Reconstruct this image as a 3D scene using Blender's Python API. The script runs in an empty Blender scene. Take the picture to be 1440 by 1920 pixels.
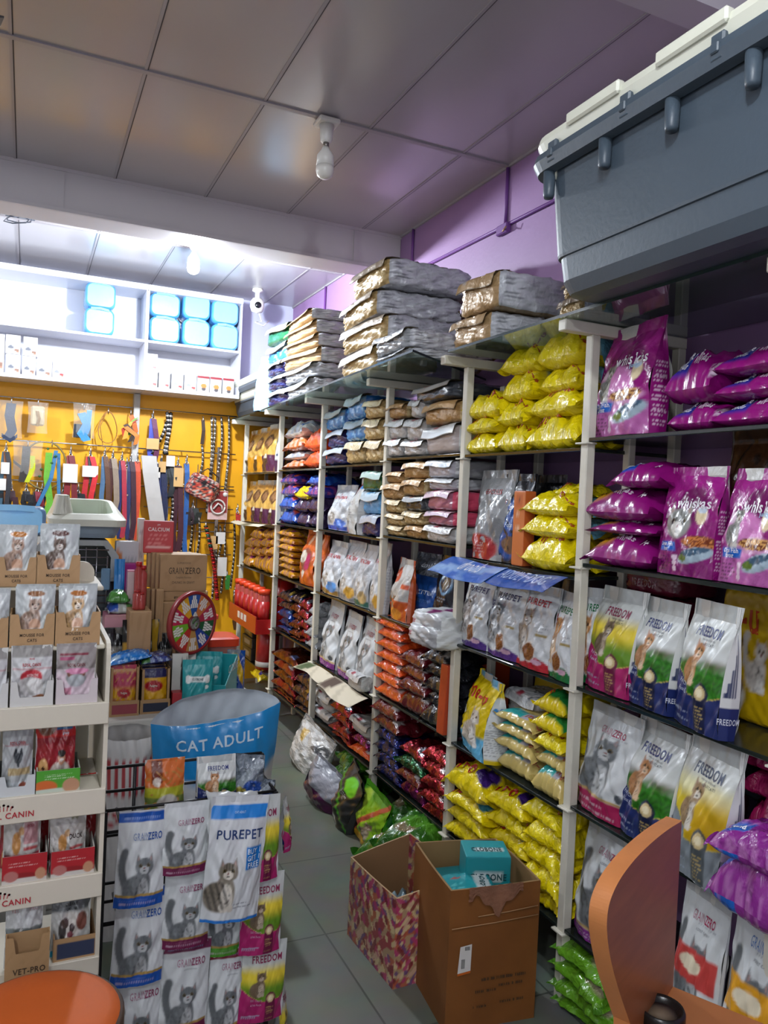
import bpy, math, random
import numpy as np
from mathutils import Vector, Matrix

SC = bpy.context.scene
COL = SC.collection
PI = math.pi
rnd = random.Random(7)

# ------------------------------------------------------------------ camera
FPX = 1460.0
YAW, PIT, ROL = math.radians(24.7), math.radians(-1.0), math.radians(2.62)
EYE = np.array([0.0, 0.0, 1.68])
fw = np.array([math.sin(YAW) * math.cos(PIT), math.cos(YAW) * math.cos(PIT), math.sin(PIT)])
r0 = np.cross(fw, [0, 0, 1.0]); r0 /= np.linalg.norm(r0)
u0 = np.cross(r0, fw)
rt = r0 * math.cos(ROL) + u0 * math.sin(ROL)
up_ = -r0 * math.sin(ROL) + u0 * math.cos(ROL)
cam = bpy.data.cameras.new('camera')
cam.sensor_fit = 'VERTICAL'; cam.sensor_height = 36.0; cam.sensor_width = 27.0
cam.lens = FPX / 1920 * 36.0
cam.clip_start = 0.02
camo = bpy.data.objects.new('camera', cam); COL.objects.link(camo)
M = Matrix.Identity(4)
for i in range(3):
    M[i][0] = rt[i]; M[i][1] = up_[i]; M[i][2] = -fw[i]; M[i][3] = EYE[i]
camo.matrix_world = M
SC.camera = camo

def at(x, y, a, v):
    """the point of the plane a=v (a in XYZ) seen along the photo direction (x, y)"""
    d = fw + rt * ((x - 720) / FPX) - up_ * ((y - 960) / FPX)
    i = 'XYZ'.index(a)
    return EYE + d * ((v - EYE[i]) / d[i])

# ------------------------------------------------------------------ world, lamps, exposure
SC.view_settings.view_transform = 'Standard'
SC.view_settings.look = 'None'
SC.view_settings.gamma = 1.0
SC.view_settings.use_curve_mapping = False
SC.view_settings.exposure = 0.62
W = bpy.data.worlds.new('world'); SC.world = W; W.use_nodes = True
W.node_tree.nodes['Background'].inputs[0].default_value = (0.75, 0.85, 1.0, 1)
W.node_tree.nodes['Background'].inputs[1].default_value = 0.42

def lamp(name, kind, loc, power, color, size=0.05, rot=(0, 0, 0), sy=None):
    l = bpy.data.lights.new(name, kind)
    l.energy = power; l.color = color
    if kind == 'AREA':
        l.shape = 'RECTANGLE'; l.size = size; l.size_y = sy or size
    else:
        l.shadow_soft_size = size
    o = bpy.data.objects.new(name, l); COL.objects.link(o)
    o.location = loc; o.rotation_euler = rot
    return o

FAR_BULB = (0.96, 5.22, 3.10)
lamp('far_bulb_light', 'POINT', FAR_BULB, 125, (0.86, 0.93, 1.0), 0.05)
lamp('far_left_light', 'POINT', (-1.2, 5.5, 3.05), 70, (0.86, 0.93, 1.0), 0.06)
NEAR_BULB = (0.35, 0.55, 3.27)
lamp('near_bulb_light', 'POINT', NEAR_BULB, 42, (0.90, 0.95, 1.0), 0.05)
lamp('rear_bulb_light', 'POINT', (-1.1, -0.9, 3.2), 50, (0.90, 0.95, 1.0), 0.06)
lamp('front_fill_light', 'AREA', (-1.0, -2.35, 1.5), 16, (0.86, 0.93, 1.0), 2.4, (PI / 2, 0, 0), 2.0)  # frontal fill added behind the camera; the front wall has no door

# ------------------------------------------------------------------ colour and shape helpers
def S(h):
    """hex sRGB -> linear numpy"""
    h = h.lstrip('#')
    c = np.array([int(h[i:i + 2], 16) / 255 for i in (0, 2, 4)])
    return np.where(c <= 0.04045, c / 12.92, ((c + 0.055) / 1.055) ** 2.4)

def nodes_of(m):
    m.use_nodes = True
    return m.node_tree.nodes, m.node_tree.links, m.node_tree.nodes['Principled BSDF']

def mat_print(name, rough=0.3, metal=0.0, crinkle=0.3, scale=18, coat=0.0, stretch=1.0):
    """packaging film: colours printed in the 'print' attribute, creases as bump"""
    m = bpy.data.materials.new(name)
    n, l, b = nodes_of(m)
    a = n.new('ShaderNodeAttribute'); a.attribute_name = 'print'
    l.new(a.outputs['Color'], b.inputs['Base Color'])
    b.inputs['Roughness'].default_value = rough
    b.inputs['Metallic'].default_value = metal
    b.inputs['Coat Weight'].default_value = coat
    b.inputs['Coat Roughness'].default_value = 0.12
    if crinkle > 0:
        tc = n.new('ShaderNodeTexCoord'); oi = n.new('ShaderNodeObjectInfo')
        mp = n.new('ShaderNodeMapping'); mp.inputs['Scale'].default_value = (1, 1, stretch)
        l.new(tc.outputs['Object'], mp.inputs['Vector'])
        mul = n.new('ShaderNodeMath'); mul.operation = 'MULTIPLY'; mul.inputs[1].default_value = 37.0
        l.new(oi.outputs['Random'], mul.inputs[0])
        no = n.new('ShaderNodeTexNoise'); no.noise_dimensions = '4D'
        no.inputs['Scale'].default_value = scale; no.inputs['Detail'].default_value = 3
        no.inputs['Distortion'].default_value = 1.2
        l.new(mp.outputs[0], no.inputs['Vector']); l.new(mul.outputs[0], no.inputs['W'])
        vo = n.new('ShaderNodeTexVoronoi'); vo.voronoi_dimensions = '4D'
        vo.inputs['Scale'].default_value = scale * 0.9
        l.new(mp.outputs[0], vo.inputs['Vector']); l.new(mul.outputs[0], vo.inputs['W'])
        ad = n.new('ShaderNodeMath'); ad.operation = 'ADD'
        l.new(no.outputs[0], ad.inputs[0]); l.new(vo.outputs['Distance'], ad.inputs[1])
        bu = n.new('ShaderNodeBump'); bu.inputs['Strength'].default_value = crinkle
        bu.inputs['Distance'].default_value = 0.02
        l.new(ad.outputs[0], bu.inputs['Height']); l.new(bu.outputs[0], b.inputs['Normal'])
    return m

def mat_plain(name, col, rough=0.5, metal=0.0, var=0.06, scale=8, bump=0.0, bscale=60, trans=0.0, ior=1.45, emit=0.0, coat=0.0, alpha=1.0):
    m = bpy.data.materials.new(name)
    n, l, b = nodes_of(m)
    c = S(col) if isinstance(col, str) else np.array(col)
    b.inputs['Roughness'].default_value = rough
    b.inputs['Metallic'].default_value = metal
    b.inputs['Transmission Weight'].default_value = trans
    b.inputs['IOR'].default_value = ior
    b.inputs['Coat Weight'].default_value = coat
    b.inputs['Alpha'].default_value = alpha
    tc = n.new('ShaderNodeTexCoord')
    no = n.new('ShaderNodeTexNoise'); no.inputs['Scale'].default_value = scale; no.inputs['Detail'].default_value = 4
    l.new(tc.outputs['Object'], no.inputs['Vector'])
    ra = n.new('ShaderNodeValToRGB')
    ra.color_ramp.elements[0].position = 0.3; ra.color_ramp.elements[1].position = 0.7
    ra.color_ramp.elements[0].color = (*(c * (1 - var)), 1); ra.color_ramp.elements[1].color = (*np.minimum(c * (1 + var), 1), 1)
    l.new(no.outputs[0], ra.inputs[0]); l.new(ra.outputs[0], b.inputs['Base Color'])
    if emit:
        b.inputs['Emission Color'].default_value = (*c, 1); b.inputs['Emission Strength'].default_value = emit
    if bump:
        n2 = n.new('ShaderNodeTexNoise'); n2.inputs['Scale'].default_value = bscale; n2.inputs['Detail'].default_value = 3
        l.new(tc.outputs['Object'], n2.inputs['Vector'])
        bu = n.new('ShaderNodeBump'); bu.inputs['Strength'].default_value = bump; bu.inputs['Distance'].default_value = 0.01
        l.new(n2.outputs[0], bu.inputs['Height']); l.new(bu.outputs[0], b.inputs['Normal'])
    return m

FILM = mat_print('glossy_film', 0.27, 0.0, 0.34, 12, 0.2)
FILMX = mat_print('crumpled_film', 0.24, 0.0, 0.8, 20, 0.45)
MATT = mat_print('matte_pouch', 0.36, 0.0, 0.14, 9, 0.1)
FOIL = mat_print('metallic_foil', 0.25, 0.75, 0.8, 22, 0.2)
KRAFT = mat_print('kraft_bag', 0.42, 0.15, 0.6, 16, 0.05)
CARD = mat_print('printed_card', 0.6, 0.0, 0.0)
SATIN = mat_print('satin_board', 0.35, 0.0, 0.0)

class MB:
    """collects pieces into ONE mesh"""
    def __init__(s): s.v = []; s.f = []; s.c = []; s.m = []; s.s = []; s.n = 0
    def add(s, v, f, c=(0.5, 0.5, 0.5), m=0, smooth=True):
        v = np.asarray(v, float).reshape(-1, 3)
        c = np.asarray(c, float)
        if c.ndim == 1: c = np.tile(c, (len(v), 1))
        s.v.append(v); s.c.append(c)
        for q in f: s.f.append(tuple(i + s.n for i in q))
        s.m += [m] * len(f); s.s += [smooth] * len(f); s.n += len(v)
        return s
    def grid(s, P, C, m=0, smooth=True, flip=False):
        """P (a,b,3) C (a,b,3)"""
        a, b = P.shape[:2]
        f = []
        for i in range(a - 1):
            for j in range(b - 1):
                q = (i * b + j, i * b + j + 1, (i + 1) * b + j + 1, (i + 1) * b + j)
                f.append(q[::-1] if flip else q)
        C = np.asarray(C, float)
        if C.ndim == 1: C = np.tile(C, (a * b, 1))
        return s.add(P.reshape(-1, 3), f, C.reshape(-1, 3), m, smooth)
    def box(s, a, b, c=(0.5, 0.5, 0.5), m=0, bev=0.0):
        a, b = np.minimum(np.array(a, float), np.array(b, float)), np.maximum(np.array(a, float), np.array(b, float))
        if bev <= 0:
            v = [(a[0], a[1], a[2]), (b[0], a[1], a[2]), (b[0], b[1], a[2]), (a[0], b[1], a[2]), (a[0], a[1], b[2]), (b[0], a[1], b[2]), (b[0], b[1], b[2]), (a[0], b[1], b[2])]
            return s.add(v, [(0, 3, 2, 1), (4, 5, 6, 7), (0, 1, 5, 4), (1, 2, 6, 5), (2, 3, 7, 6), (3, 0, 4, 7)], c, m, False)
        e = min(bev, *( (b - a) / 2.01))
        # bevelled box: 24 verts
        v = []; idx = {}
        for sx in (0, 1):
            for sy in (0, 1):
                for sz in (0, 1):
                    base = [(a, b)[q][i] for i, q in enumerate((sx, sy, sz))]
                    sg = [1 if q == 0 else -1 for q in (sx, sy, sz)]
                    for ax in range(3):
                        p = list(base)
                        for k in range(3):
                            if k != ax: p[k] += sg[k] * e
                        idx[(sx, sy, sz, ax)] = len(v); v.append(p)
        f = []
        for ax in range(3):
            o1, o2 = [k for k in range(3) if k != ax]
            for sd in (0, 1):
                q = []
                for (p1, p2) in ((0, 0), (1, 0), (1, 1), (0, 1)):
                    k = [0, 0, 0]; k[ax] = sd; k[o1] = p1; k[o2] = p2
                    q.append(idx[(*k, ax)])
                f.append(tuple(q))
        for ax in range(3):
            o1, o2 = [k for k in range(3) if k != ax]
            for p1 in (0, 1):
                for p2 in (0, 1):
                    k0 = [0, 0, 0]; k0[o1] = p1; k0[o2] = p2; k1 = list(k0); k1[ax] = 1
                    f.append((idx[(*k0, o1)], idx[(*k1, o1)], idx[(*k1, o2)], idx[(*k0, o2)]))
        for sx in (0, 1):
            for sy in (0, 1):
                for sz in (0, 1):
                    f.append(tuple(idx[(sx, sy, sz, ax)] for ax in range(3)))
        return s.add(v, f, c, m, False)
    def tube(s, pts, r, c=(0.5, 0.5, 0.5), m=0, n=8, caps=True):
        pts = [np.array(p, float) for p in pts]
        rs = r if hasattr(r, '__len__') else [r] * len(pts)
        cs = np.asarray(c, float)
        V = []; Cc = []
        prev = None
        for i, p in enumerate(pts):
            t = (pts[min(i + 1, len(pts) - 1)] - pts[max(i - 1, 0)])
            t = t / (np.linalg.norm(t) + 1e-12)
            if prev is None:
                ref = np.array([0, 0, 1.0]) if abs(t[2]) < 0.9 else np.array([1.0, 0, 0])
            else: ref = prev
            a = ref - t * (ref @ t); a /= np.linalg.norm(a) + 1e-12
            prev = a
            b = np.cross(t, a)
            for k in range(n):
                g = 2 * PI * k / n
                V.append(p + rs[i] * (a * math.cos(g) + b * math.sin(g)))
                Cc.append(cs if cs.ndim == 1 else cs[i])
        f = []
        for i in range(len(pts) - 1):
            for k in range(n):
                f.append((i * n + k, i * n + (k + 1) % n, (i + 1) * n + (k + 1) % n, (i + 1) * n + k))
        if caps:
            f.append(tuple(range(n))[::-1]); f.append(tuple(range((len(pts) - 1) * n, len(pts) * n)))
        return s.add(V, f, Cc, m, True)
    def lathe(s, prof, c=(0.5, 0.5, 0.5), m=0, n=28, center=(0, 0, 0), axis='Z', caps=True):
        V = []; Cc = []; f = []
        cs = np.asarray(c, float)
        for i, (r, z) in enumerate(prof):
            for k in range(n):
                g = 2 * PI * k / n
                p = (r * math.cos(g), r * math.sin(g), z)
                if axis == 'Y': p = (p[0], -p[2], p[1])
                V.append((p[0] + center[0], p[1] + center[1], p[2] + center[2]))
                Cc.append(cs if cs.ndim == 1 else cs[i])
        for i in range(len(prof) - 1):
            for k in range(n):
                f.append((i * n + k, i * n + (k + 1) % n, (i + 1) * n + (k + 1) % n, (i + 1) * n + k))
        if caps and prof[0][0] > 1e-5: f.append(tuple(range(n))[::-1])
        if caps and prof[-1][0] > 1e-5: f.append(tuple(range((len(prof) - 1) * n, len(prof) * n)))
        return s.add(V, f, Cc, m, True)
    def strip(s, pts, w, wd, th, c, m=0):
        """flat strap along pts; wd = width direction; th thickness"""
        pts = [np.array(p, float) for p in pts]; wd = np.array(wd, float)
        V = []; f = []; n = len(pts)
        for i, p in enumerate(pts):
            t = pts[min(i + 1, n - 1)] - pts[max(i - 1, 0)]; t /= np.linalg.norm(t) + 1e-12
            nn = np.cross(t, wd); nn /= np.linalg.norm(nn) + 1e-12
            for a, b in ((-1, -1), (1, -1), (1, 1), (-1, 1)):
                V.append(p + wd * w / 2 * a + nn * th / 2 * b)
        for i in range(n - 1):
            for k in range(4):
                f.append((i * 4 + k, i * 4 + (k + 1) % 4, (i + 1) * 4 + (k + 1) % 4, (i + 1) * 4 + k))
        f += [(0, 3, 2, 1), tuple((n - 1) * 4 + k for k in range(4))]
        return s.add(V, f, c, m, False)
    def mesh(s, name, mats):
        me = bpy.data.meshes.new(name)
        V = np.concatenate(s.v)
        me.from_pydata(V.tolist(), [], s.f)
        for mm in (mats if isinstance(mats, (list, tuple)) else [mats]): me.materials.append(mm)
        me.polygons.foreach_set('material_index', s.m)
        me.polygons.foreach_set('use_smooth', s.s)
        at_ = me.color_attributes.new('print', 'FLOAT_COLOR', 'POINT')
        C4 = np.ones((len(V), 4)); C4[:, :3] = np.clip(np.concatenate(s.c), 0, 1)
        at_.data.foreach_set('color', C4.ravel())
        me.update()
        return me
    def obj(s, name, mats, parent=None, **k):
        return link(name, s.mesh(name, mats), parent, **k)

def link(name, data, parent=None, loc=(0, 0, 0), rot=(0, 0, 0), scale=(1, 1, 1)):
    o = bpy.data.objects.new(name, data); COL.objects.link(o)
    if parent is not None: o.parent = parent
    o.location = loc; o.rotation_euler = rot; o.scale = scale
    return o

def tag(o, label, cat, group=None):
    o['label'] = label; o['category'] = cat
    if group: o['group'] = group
    return o

def thing(name, label, cat, loc=(0, 0, 0), rz=0, group=None):
    o = link(name, None, None, loc, (0, 0, rz))
    o.empty_display_size = 0.05
    return tag(o, label, cat, group)

def struct(o):
    o['kind'] = 'structure'; return o

# ---- lettering: glyph outlines as flat meshes
_txt = {}
def glyphs(t, bold=True):
    k = (t, bold)
    if k in _txt: return _txt[k]
    cu = bpy.data.curves.new('lettering', 'FONT'); cu.body = t; cu.resolution_u = 2
    cu.size = 1.0; cu.space_character = 1.1; cu.fill_mode = 'FRONT'
    if bold: cu.offset = 0.018
    o = bpy.data.objects.new('lettering', cu); COL.objects.link(o)
    dg = bpy.context.evaluated_depsgraph_get()
    me = bpy.data.meshes.new_from_object(o.evaluated_get(dg))
    v = np.array([p.co[:2] for p in me.vertices]).reshape(-1, 2)
    f = [tuple(p.vertices) for p in me.polygons]
    bpy.data.objects.remove(o); bpy.data.curves.remove(cu); bpy.data.meshes.remove(me)
    lo, hi = v.min(0), v.max(0)
    v = (v - (lo + hi) / 2) / max(hi[1] - lo[1], 1e-6)
    _txt[k] = (v, f)
    return _txt[k]

def text_on(mb, t, pos, xdir, ydir, h, c, cond=0.8, bold=True, m=0, fit=None):
    """flat lettering centred on pos"""
    v, f = glyphs(t, bold)
    w = (v[:, 0].max() - v[:, 0].min()) * h * cond
    if fit and w > fit: cond *= fit / w
    P = np.array(pos, float)[None] + np.outer(v[:, 0] * h * cond, np.array(xdir, float)) + np.outer(v[:, 1] * h, np.array(ydir, float))
    mb.add(P, f, c, m, False)
# ------------------------------------------------------------------ printed artwork (x in widths, z in widths)
def sm(e0, e1, x):
    t = np.clip((x - e0) / (e1 - e0 + 1e-9), 0, 1); return t * t * (3 - 2 * t)
def over(c, m, col):
    m = np.clip(m, 0, 1)[..., None]
    return c * (1 - m) + np.asarray(col, float) * m
def rect(x, z, x0, x1, z0, z1, s=0.012):
    return sm(x0 - s, x0 + s, x) * (1 - sm(x1 - s, x1 + s, x)) * sm(z0 - s, z0 + s, z) * (1 - sm(z1 - s, z1 + s, z))
def ell(x, z, cx, cz, rx, rz, a=0.0, s=0.10):
    dx, dz = x - cx, z - cz
    if a: dx, dz = dx * math.cos(a) + dz * math.sin(a), -dx * math.sin(a) + dz * math.cos(a)
    d = np.sqrt((dx / rx) ** 2 + (dz / rz) ** 2)
    return 1 - sm(1 - s, 1 + s, d)
def tri(x, z, cx, cz, w, h, lean=0.0):
    t = (z - cz) / h
    return (1 - sm(-0.02, 0.02, np.abs(x - cx - lean * t * w) - w * (1 - t) * 0.5)) * (t > -0.05) * (t < 1.02)
def hsh(x, z, k):
    return np.sin(x * 47 * k + np.sin(z * 31 * k) * 1.7) * np.sin(z * 53 * k + np.sin(x * 41 * k) * 1.9)

def cat(c, x, z, cx, cz, s, body, pale, dark, eye='#5a4a20', tail=True, stripes=0.0, headonly=False, mir=1):
    """a cat drawn from soft shapes; (cx,cz) feet centre, s height of the figure"""
    X = (x - cx) / s * mir; Z = (z - cz) / s
    B, P_, D = S(body), S(pale), S(dark)
    if not headonly:
        if tail:
            for k in range(9):
                t = k / 8
                c = over(c, ell(X, Z, -0.30 - 0.10 * math.sin(t * 2.6), 0.30 + 0.62 * t, 0.075, 0.08, s=0.3), B * 0.8)
        c = over(c, ell(X, Z, -0.10, 0.24, 0.27, 0.27), B)
        c = over(c, ell(X, Z, 0.02, 0.30, 0.19, 0.32), B * 0.9 + P_ * 0.1)
        c = over(c, ell(X, Z, 0.06, 0.22, 0.11, 0.24), P_)
        c = over(c, ell(X, Z, 0.0, 0.05, 0.07, 0.07) + ell(X, Z, 0.14, 0.05, 0.06, 0.07), P_ * 0.92)
        if stripes: c = over(c, stripes * ell(X, Z, -0.12, 0.24, 0.24, 0.25) * (0.5 + 0.5 * np.sin(X * 55 + Z * 22)), D)
        c = over(c, .4 * np.clip(hsh(X, Z, .8), 0, 1) * (ell(X, Z, -0.10, 0.24, 0.25, 0.25) + ell(X, Z, 0.02, 0.34, 0.15, 0.26)), D)
    hx, hz = (0.06, 0.66) if not headonly else (0.0, 0.45)
    q = 1.0 if not headonly else 1.9
    for sg in (-1, 1):
        c = over(c, tri(X, Z, hx + sg * 0.115 * q, hz + 0.07 * q, 0.12 * q, 0.16 * q, sg * 0.25), B * 0.85)
        c = over(c, tri(X, Z, hx + sg * 0.115 * q, hz + 0.08 * q, 0.06 * q, 0.10 * q, sg * 0.25), S('#c9a09a') * 0.8)
    c = over(c, ell(X, Z, hx, hz, 0.185 * q, 0.155 * q), B)
    if stripes: c = over(c, stripes * ell(X, Z, hx, hz + 0.08 * q, 0.10 * q, 0.07 * q) * (0.5 + 0.5 * np.sin((X - hx) * 110 / q)), D)
    c = over(c, ell(X, Z, hx, hz - 0.055 * q, 0.095 * q, 0.075 * q), P_)
    for sg in (-1, 1):
        c = over(c, ell(X, Z, hx + sg * 0.08 * q, hz + 0.02 * q, 0.035 * q, 0.03 * q), S(eye))
        c = over(c, ell(X, Z, hx + sg * 0.08 * q, hz + 0.02 * q, 0.018 * q, 0.026 * q), D * 0.2)
    c = over(c, ell(X, Z, hx, hz - 0.03 * q, 0.022 * q, 0.016 * q), S('#8a5450'))
    c = over(c, ell(X, Z, hx, hz - 0.075 * q, 0.035 * q, 0.008 * q, s=0.4), D * 0.5)
    return c

def fill(x, col): return np.tile(S(col) if isinstance(col, str) else col, x.shape + (1,))
def lines(c, x, z, x0, x1, z0, z1, n, col, seed=0.0, k=0.75):
    """small print: rows of broken ink"""
    h = (z1 - z0) / n
    row = np.floor((z - z0) / h)
    ink = (((z - z0) / h - row) < 0.45) * (np.sin(x * 140 + row * 5.1 + seed) > -0.5)
    ends = x0 + (x1 - x0) * (0.65 + 0.35 * np.abs(np.sin(row * 2.3 + seed)))
    return over(c, ink * rect(x, z, x0, 9, z0, z1, 0.004) * (x < ends) * k, S(col) if isinstance(col, str) else col)

# every art function: (x, z, k) -> colours, x in [-.5,.5], z in [0,k]
def art_whiskas(kit):
    P = '#8d1173'
    def A(x, z, k):
        c = fill(x, P)
        c = over(c, ell(x, z, 0.05, 0.83 * k, 0.42, 0.2), S('#9c1c82'))
        c = over(c, ell(x, z, 0.06, 0.64 * k, 0.26, 0.22), S('#6d0a58'))
        c = over(c, rect(x, z, -0.5, 0.5, 0.0, 0.25 * k), S('#7d1468') if not kit else S('#b45fa4'))
        if kit:
            c = over(c, ell(x, z, -0.1, 0.42 * k, 0.34, 0.23), S('#d27fbf'))
            c = over(c, ell(x, z, 0.14, 0.33 * k, 0.32, 0.085), S('#c78fb8'))
            c = over(c, ell(x, z, 0.14, 0.345 * k, 0.29, 0.06), np.outer(0.5 + 0.5 * np.sign(hsh(x, z, 1.4)).ravel(), S('#d9a55c') - S('#6b2c12')).reshape(x.shape + (3,)) + S('#6b2c12'))
            c = cat(c, x, z, -0.25, 0.30 * k, 0.48, '#8c8f8a', '#d8d6cf', '#2c2f30', tail=False, stripes=0.6)
        else:
            c = over(c, ell(x, z, 0.30, 0.31 * k, 0.28, 0.075), np.outer(0.5 + 0.5 * np.sign(hsh(x, z, 1.5)).ravel(), S('#c77b3a') - S('#7a3413')).reshape(x.shape + (3,)) + S('#7a3413'))
            c = cat(c, x, z, -0.10, 0.25 * k, 0.62, '#9a9c98', '#e4e1da', '#24282b', tail=False, stripes=0.7, headonly=True)
        c = over(c, ell(x, z, 0.22, 0.19 * k, 0.27, 0.085, 0.25), S('#9fb4c2'))
        c = over(c, ell(x, z, 0.20, 0.215 * k, 0.25, 0.04, 0.25), S('#34556e'))
        c = over(c, ell(x, z, 0.05, 0.16 * k, 0.09, 0.04), S('#5f7a2e'))
        c = over(c, ell(x, z, 0.26, 0.55 * k, 0.09, 0.11), S('#e9d7b0'))
        c = over(c, ell(x, z, 0.26, 0.60 * k, 0.07, 0.04) , S('#cfe0f0'))
        c = over(c, rect(x, z, -0.46, -0.09, 0.215 * k, 0.30 * k), S('#1160c0'))
        for j in range(3): c = over(c, ell(x, z, -0.10, (0.16 - 0.05 * j) * k, 0.035, 0.035), S('#d9c0d3'))
        c = lines(c, x, z, -0.45, -0.18, 0.03 * k, 0.19 * k, 5, '#3a1233')
        c = over(c, ell(x, z, -0.34, 0.56 * k, 0.065, 0.06), S('#e5c9df'))
        return c
    return A

def art_freedom(band, scene, body, pale):
    def A(x, z, k):
        c = fill(x, '#c3c7c4')
        t = z / k
        if scene == 'green':
            c = over(c, sm(0.72, 0.60, t), S('#d8dcda')); c = over(c, sm(0.60, 0.52, t) * (0.6 + 0.4 * hsh(x, z, .15)), S('#77705c'))
            g = S('#2f7d17')[None] * (0.8 + 0.35 * hsh(x, z, 0.9))[..., None]
            c = over(c, sm(0.56, 0.46, t + 0.02 * hsh(x, z, .6)), g)
        elif scene == 'yellow':
            c = over(c, sm(0.76, 0.62, t), S('#e8e3b0')); c = over(c, sm(0.62, 0.50, t), S('#d9c12a'))
            c = over(c, ell(x, z, 0.25, 0.36 * k, 0.38, 0.34, s=.6), S('#c9a010'))
        else:
            c = over(c, sm(0.76, 0.60, t), S('#e6cf3a')); c = over(c, sm(0.58, 0.40, t), S('#5f8a1e'))
        c = cat(c, x, z, -0.10, 0.34 * k, 0.60, body, pale, '#3a3028', tail=False)
        edge = 0.335 * k + 0.05 - 0.20 * np.sin((x + 0.5) * 2.6) * 0.9 + 0.10 * np.maximum(-x, 0) * 2.5
        b = S(band)
        c = over(c, sm(0.006, -0.006, z - edge - 0.012), S('#c8b45a')); c = over(c, sm(0.006, -0.006, z - edge), b)
        c = over(c, ell(x, z, 0.17, 0.30 * k, 0.115, 0.125) + rect(x, z, 0.055, 0.285, 0.0, 0.30 * k), b * 0.35)
        c = over(c, ell(x, z, 0.17, 0.30 * k, 0.085, 0.085), S('#c9b483')); c = over(c, ell(x, z, 0.17, 0.30 * k, 0.05, 0.05), S('#e6d9b4'))
        c = lines(c, x, z, 0.09, 0.25, 0.03 * k, 0.21 * k, 7, '#b59d5c', 1)
        c = lines(c, x, z, -0.44, -0.05, 0.03 * k, 0.14 * k, 7, '#9aa4b8', 2)
        return c
    return A
def side_freedom(x, z, k, band):
    c = fill(x, '#d9dbd8')
    for j in range(5):
        h = 0.36 + 0.06 * j + 0.012 * j * j
        c = over(c, rect(x, z, -0.36 + j * 0.14, -0.28 + j * 0.14, 0.32 * k, h * k, 0.006), S('#26335c'))
    c = over(c, sm(0.25, 0.24, z / k), S(band))
    return c

def art_grainzero(acc, header=None, bot=0.11, badge='#50555c', body='#6c7174', word=None, head=False):
    def A(x, z, k):
        c = fill(x, '#c9cdce')
        t = z / k
        c = over(c, sm(0.9, 0.2, t) * 0.25, S('#f0f3f4'))
        if head: c = cat(c, x, z, -0.04, 0.16 * k, 1.05, body, '#b9bcbc', '#3a3d40', tail=False, headonly=False)
        else: c = cat(c, x, z, 0.0, (bot + .03) * k, 0.98, body, '#b4b7b8', '#3a3d40', tail=True, stripes=0.25)
        c = over(c, (1 - sm(bot - 0.005, bot + 0.005, t)), S(acc))
        c = over(c, rect(x, z, -0.5, 0.5, bot * k, (bot + 0.022) * k), S('#b99a55'))
        c = lines(c, x, z, -0.42, 0.40, 0.02 * k, (bot - 0.02) * k, 2, '#dcd0d6', 1, .5)
        if header: c = over(c, sm(0.885, 0.89, t), S(header)); c = over(c, sm(0.985, 0.99, t), S('#d9dcdc'))
        c = over(c, ell(x, z, 0.37, (bot + 0.07) * k, 0.06, 0.06), S(badge))
        c = lines(c, x, z, -0.05, 0.33, 0.70 * k, 0.76 * k, 2, '#8f9499', 3, .6)
        if word:
            c = over(c, rect(x, z, -0.5, 0.45, 0.34 * k, 0.56 * k), S(word))
            c = over(c, ell(x, z, -0.05, 0.46 * k, 0.22, 0.09), S('#e8dcc0'))
        return c
    return A

def art_purepet(acc, body, pale, foot=0.1, promo=False):
    def A(x, z, k):
        c = fill(x, '#cfd2d4'); t = z / k
        if promo:
            c = over(c, rect(x, z, -0.5, 0.5, 0.82 * k, 0.93 * k), S('#1f7fd0')); c = over(c, 1 - sm(0.02, 0.03, t), S('#1f6fc0'))
            c = cat(c, x, z, -0.18, 0.10 * k, 0.88, '#7d7466', '#cfc7ba', '#2b2722', tail=False, stripes=0.75)
            c = over(c, rect(x, z, 0.15, 0.44, 0.42 * k, 0.60 * k, 0.008), S('#1476c4'))
            c = lines(c, x, z, 0.0, 0.35, 0.12 * k, 0.17 * k, 2, '#6b7078', 1)
            return c
        c = cat(c, x, z, -0.22, 0.17 * k, 1.0, body, pale, '#30302f', tail=False, stripes=.3)
        wave = foot + 0.05 * np.sin(x * 7)
        c = over(c, 1 - sm(-0.01, 0.01, t - wave), S(acc))
        c = over(c, ell(x, z, 0.06, 0.20 * k, 0.155, 0.19), S('#e8e2da')); c = over(c, ell(x, z, 0.06, 0.20 * k, 0.14, 0.17), S('#8a5428') * (1 + 0.0))
        c = over(c, ell(x, z, 0.06, 0.20 * k, 0.14, 0.17) * (hsh(x, z, 1.6) > 0.2), S('#6e3d18'))
        c = over(c, ell(x, z, 0.24, 0.10 * k, 0.12, 0.05), S('#c9a0b4'))
        c = over(c, rect(x, z, 0.16, 0.40, 0.40 * k, 0.43 * k), S('#9a8440')); c = lines(c, x, z, 0.16, 0.40, 0.45 * k, 0.52 * k, 3, '#8c8f96')
        return c
    return A

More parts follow.
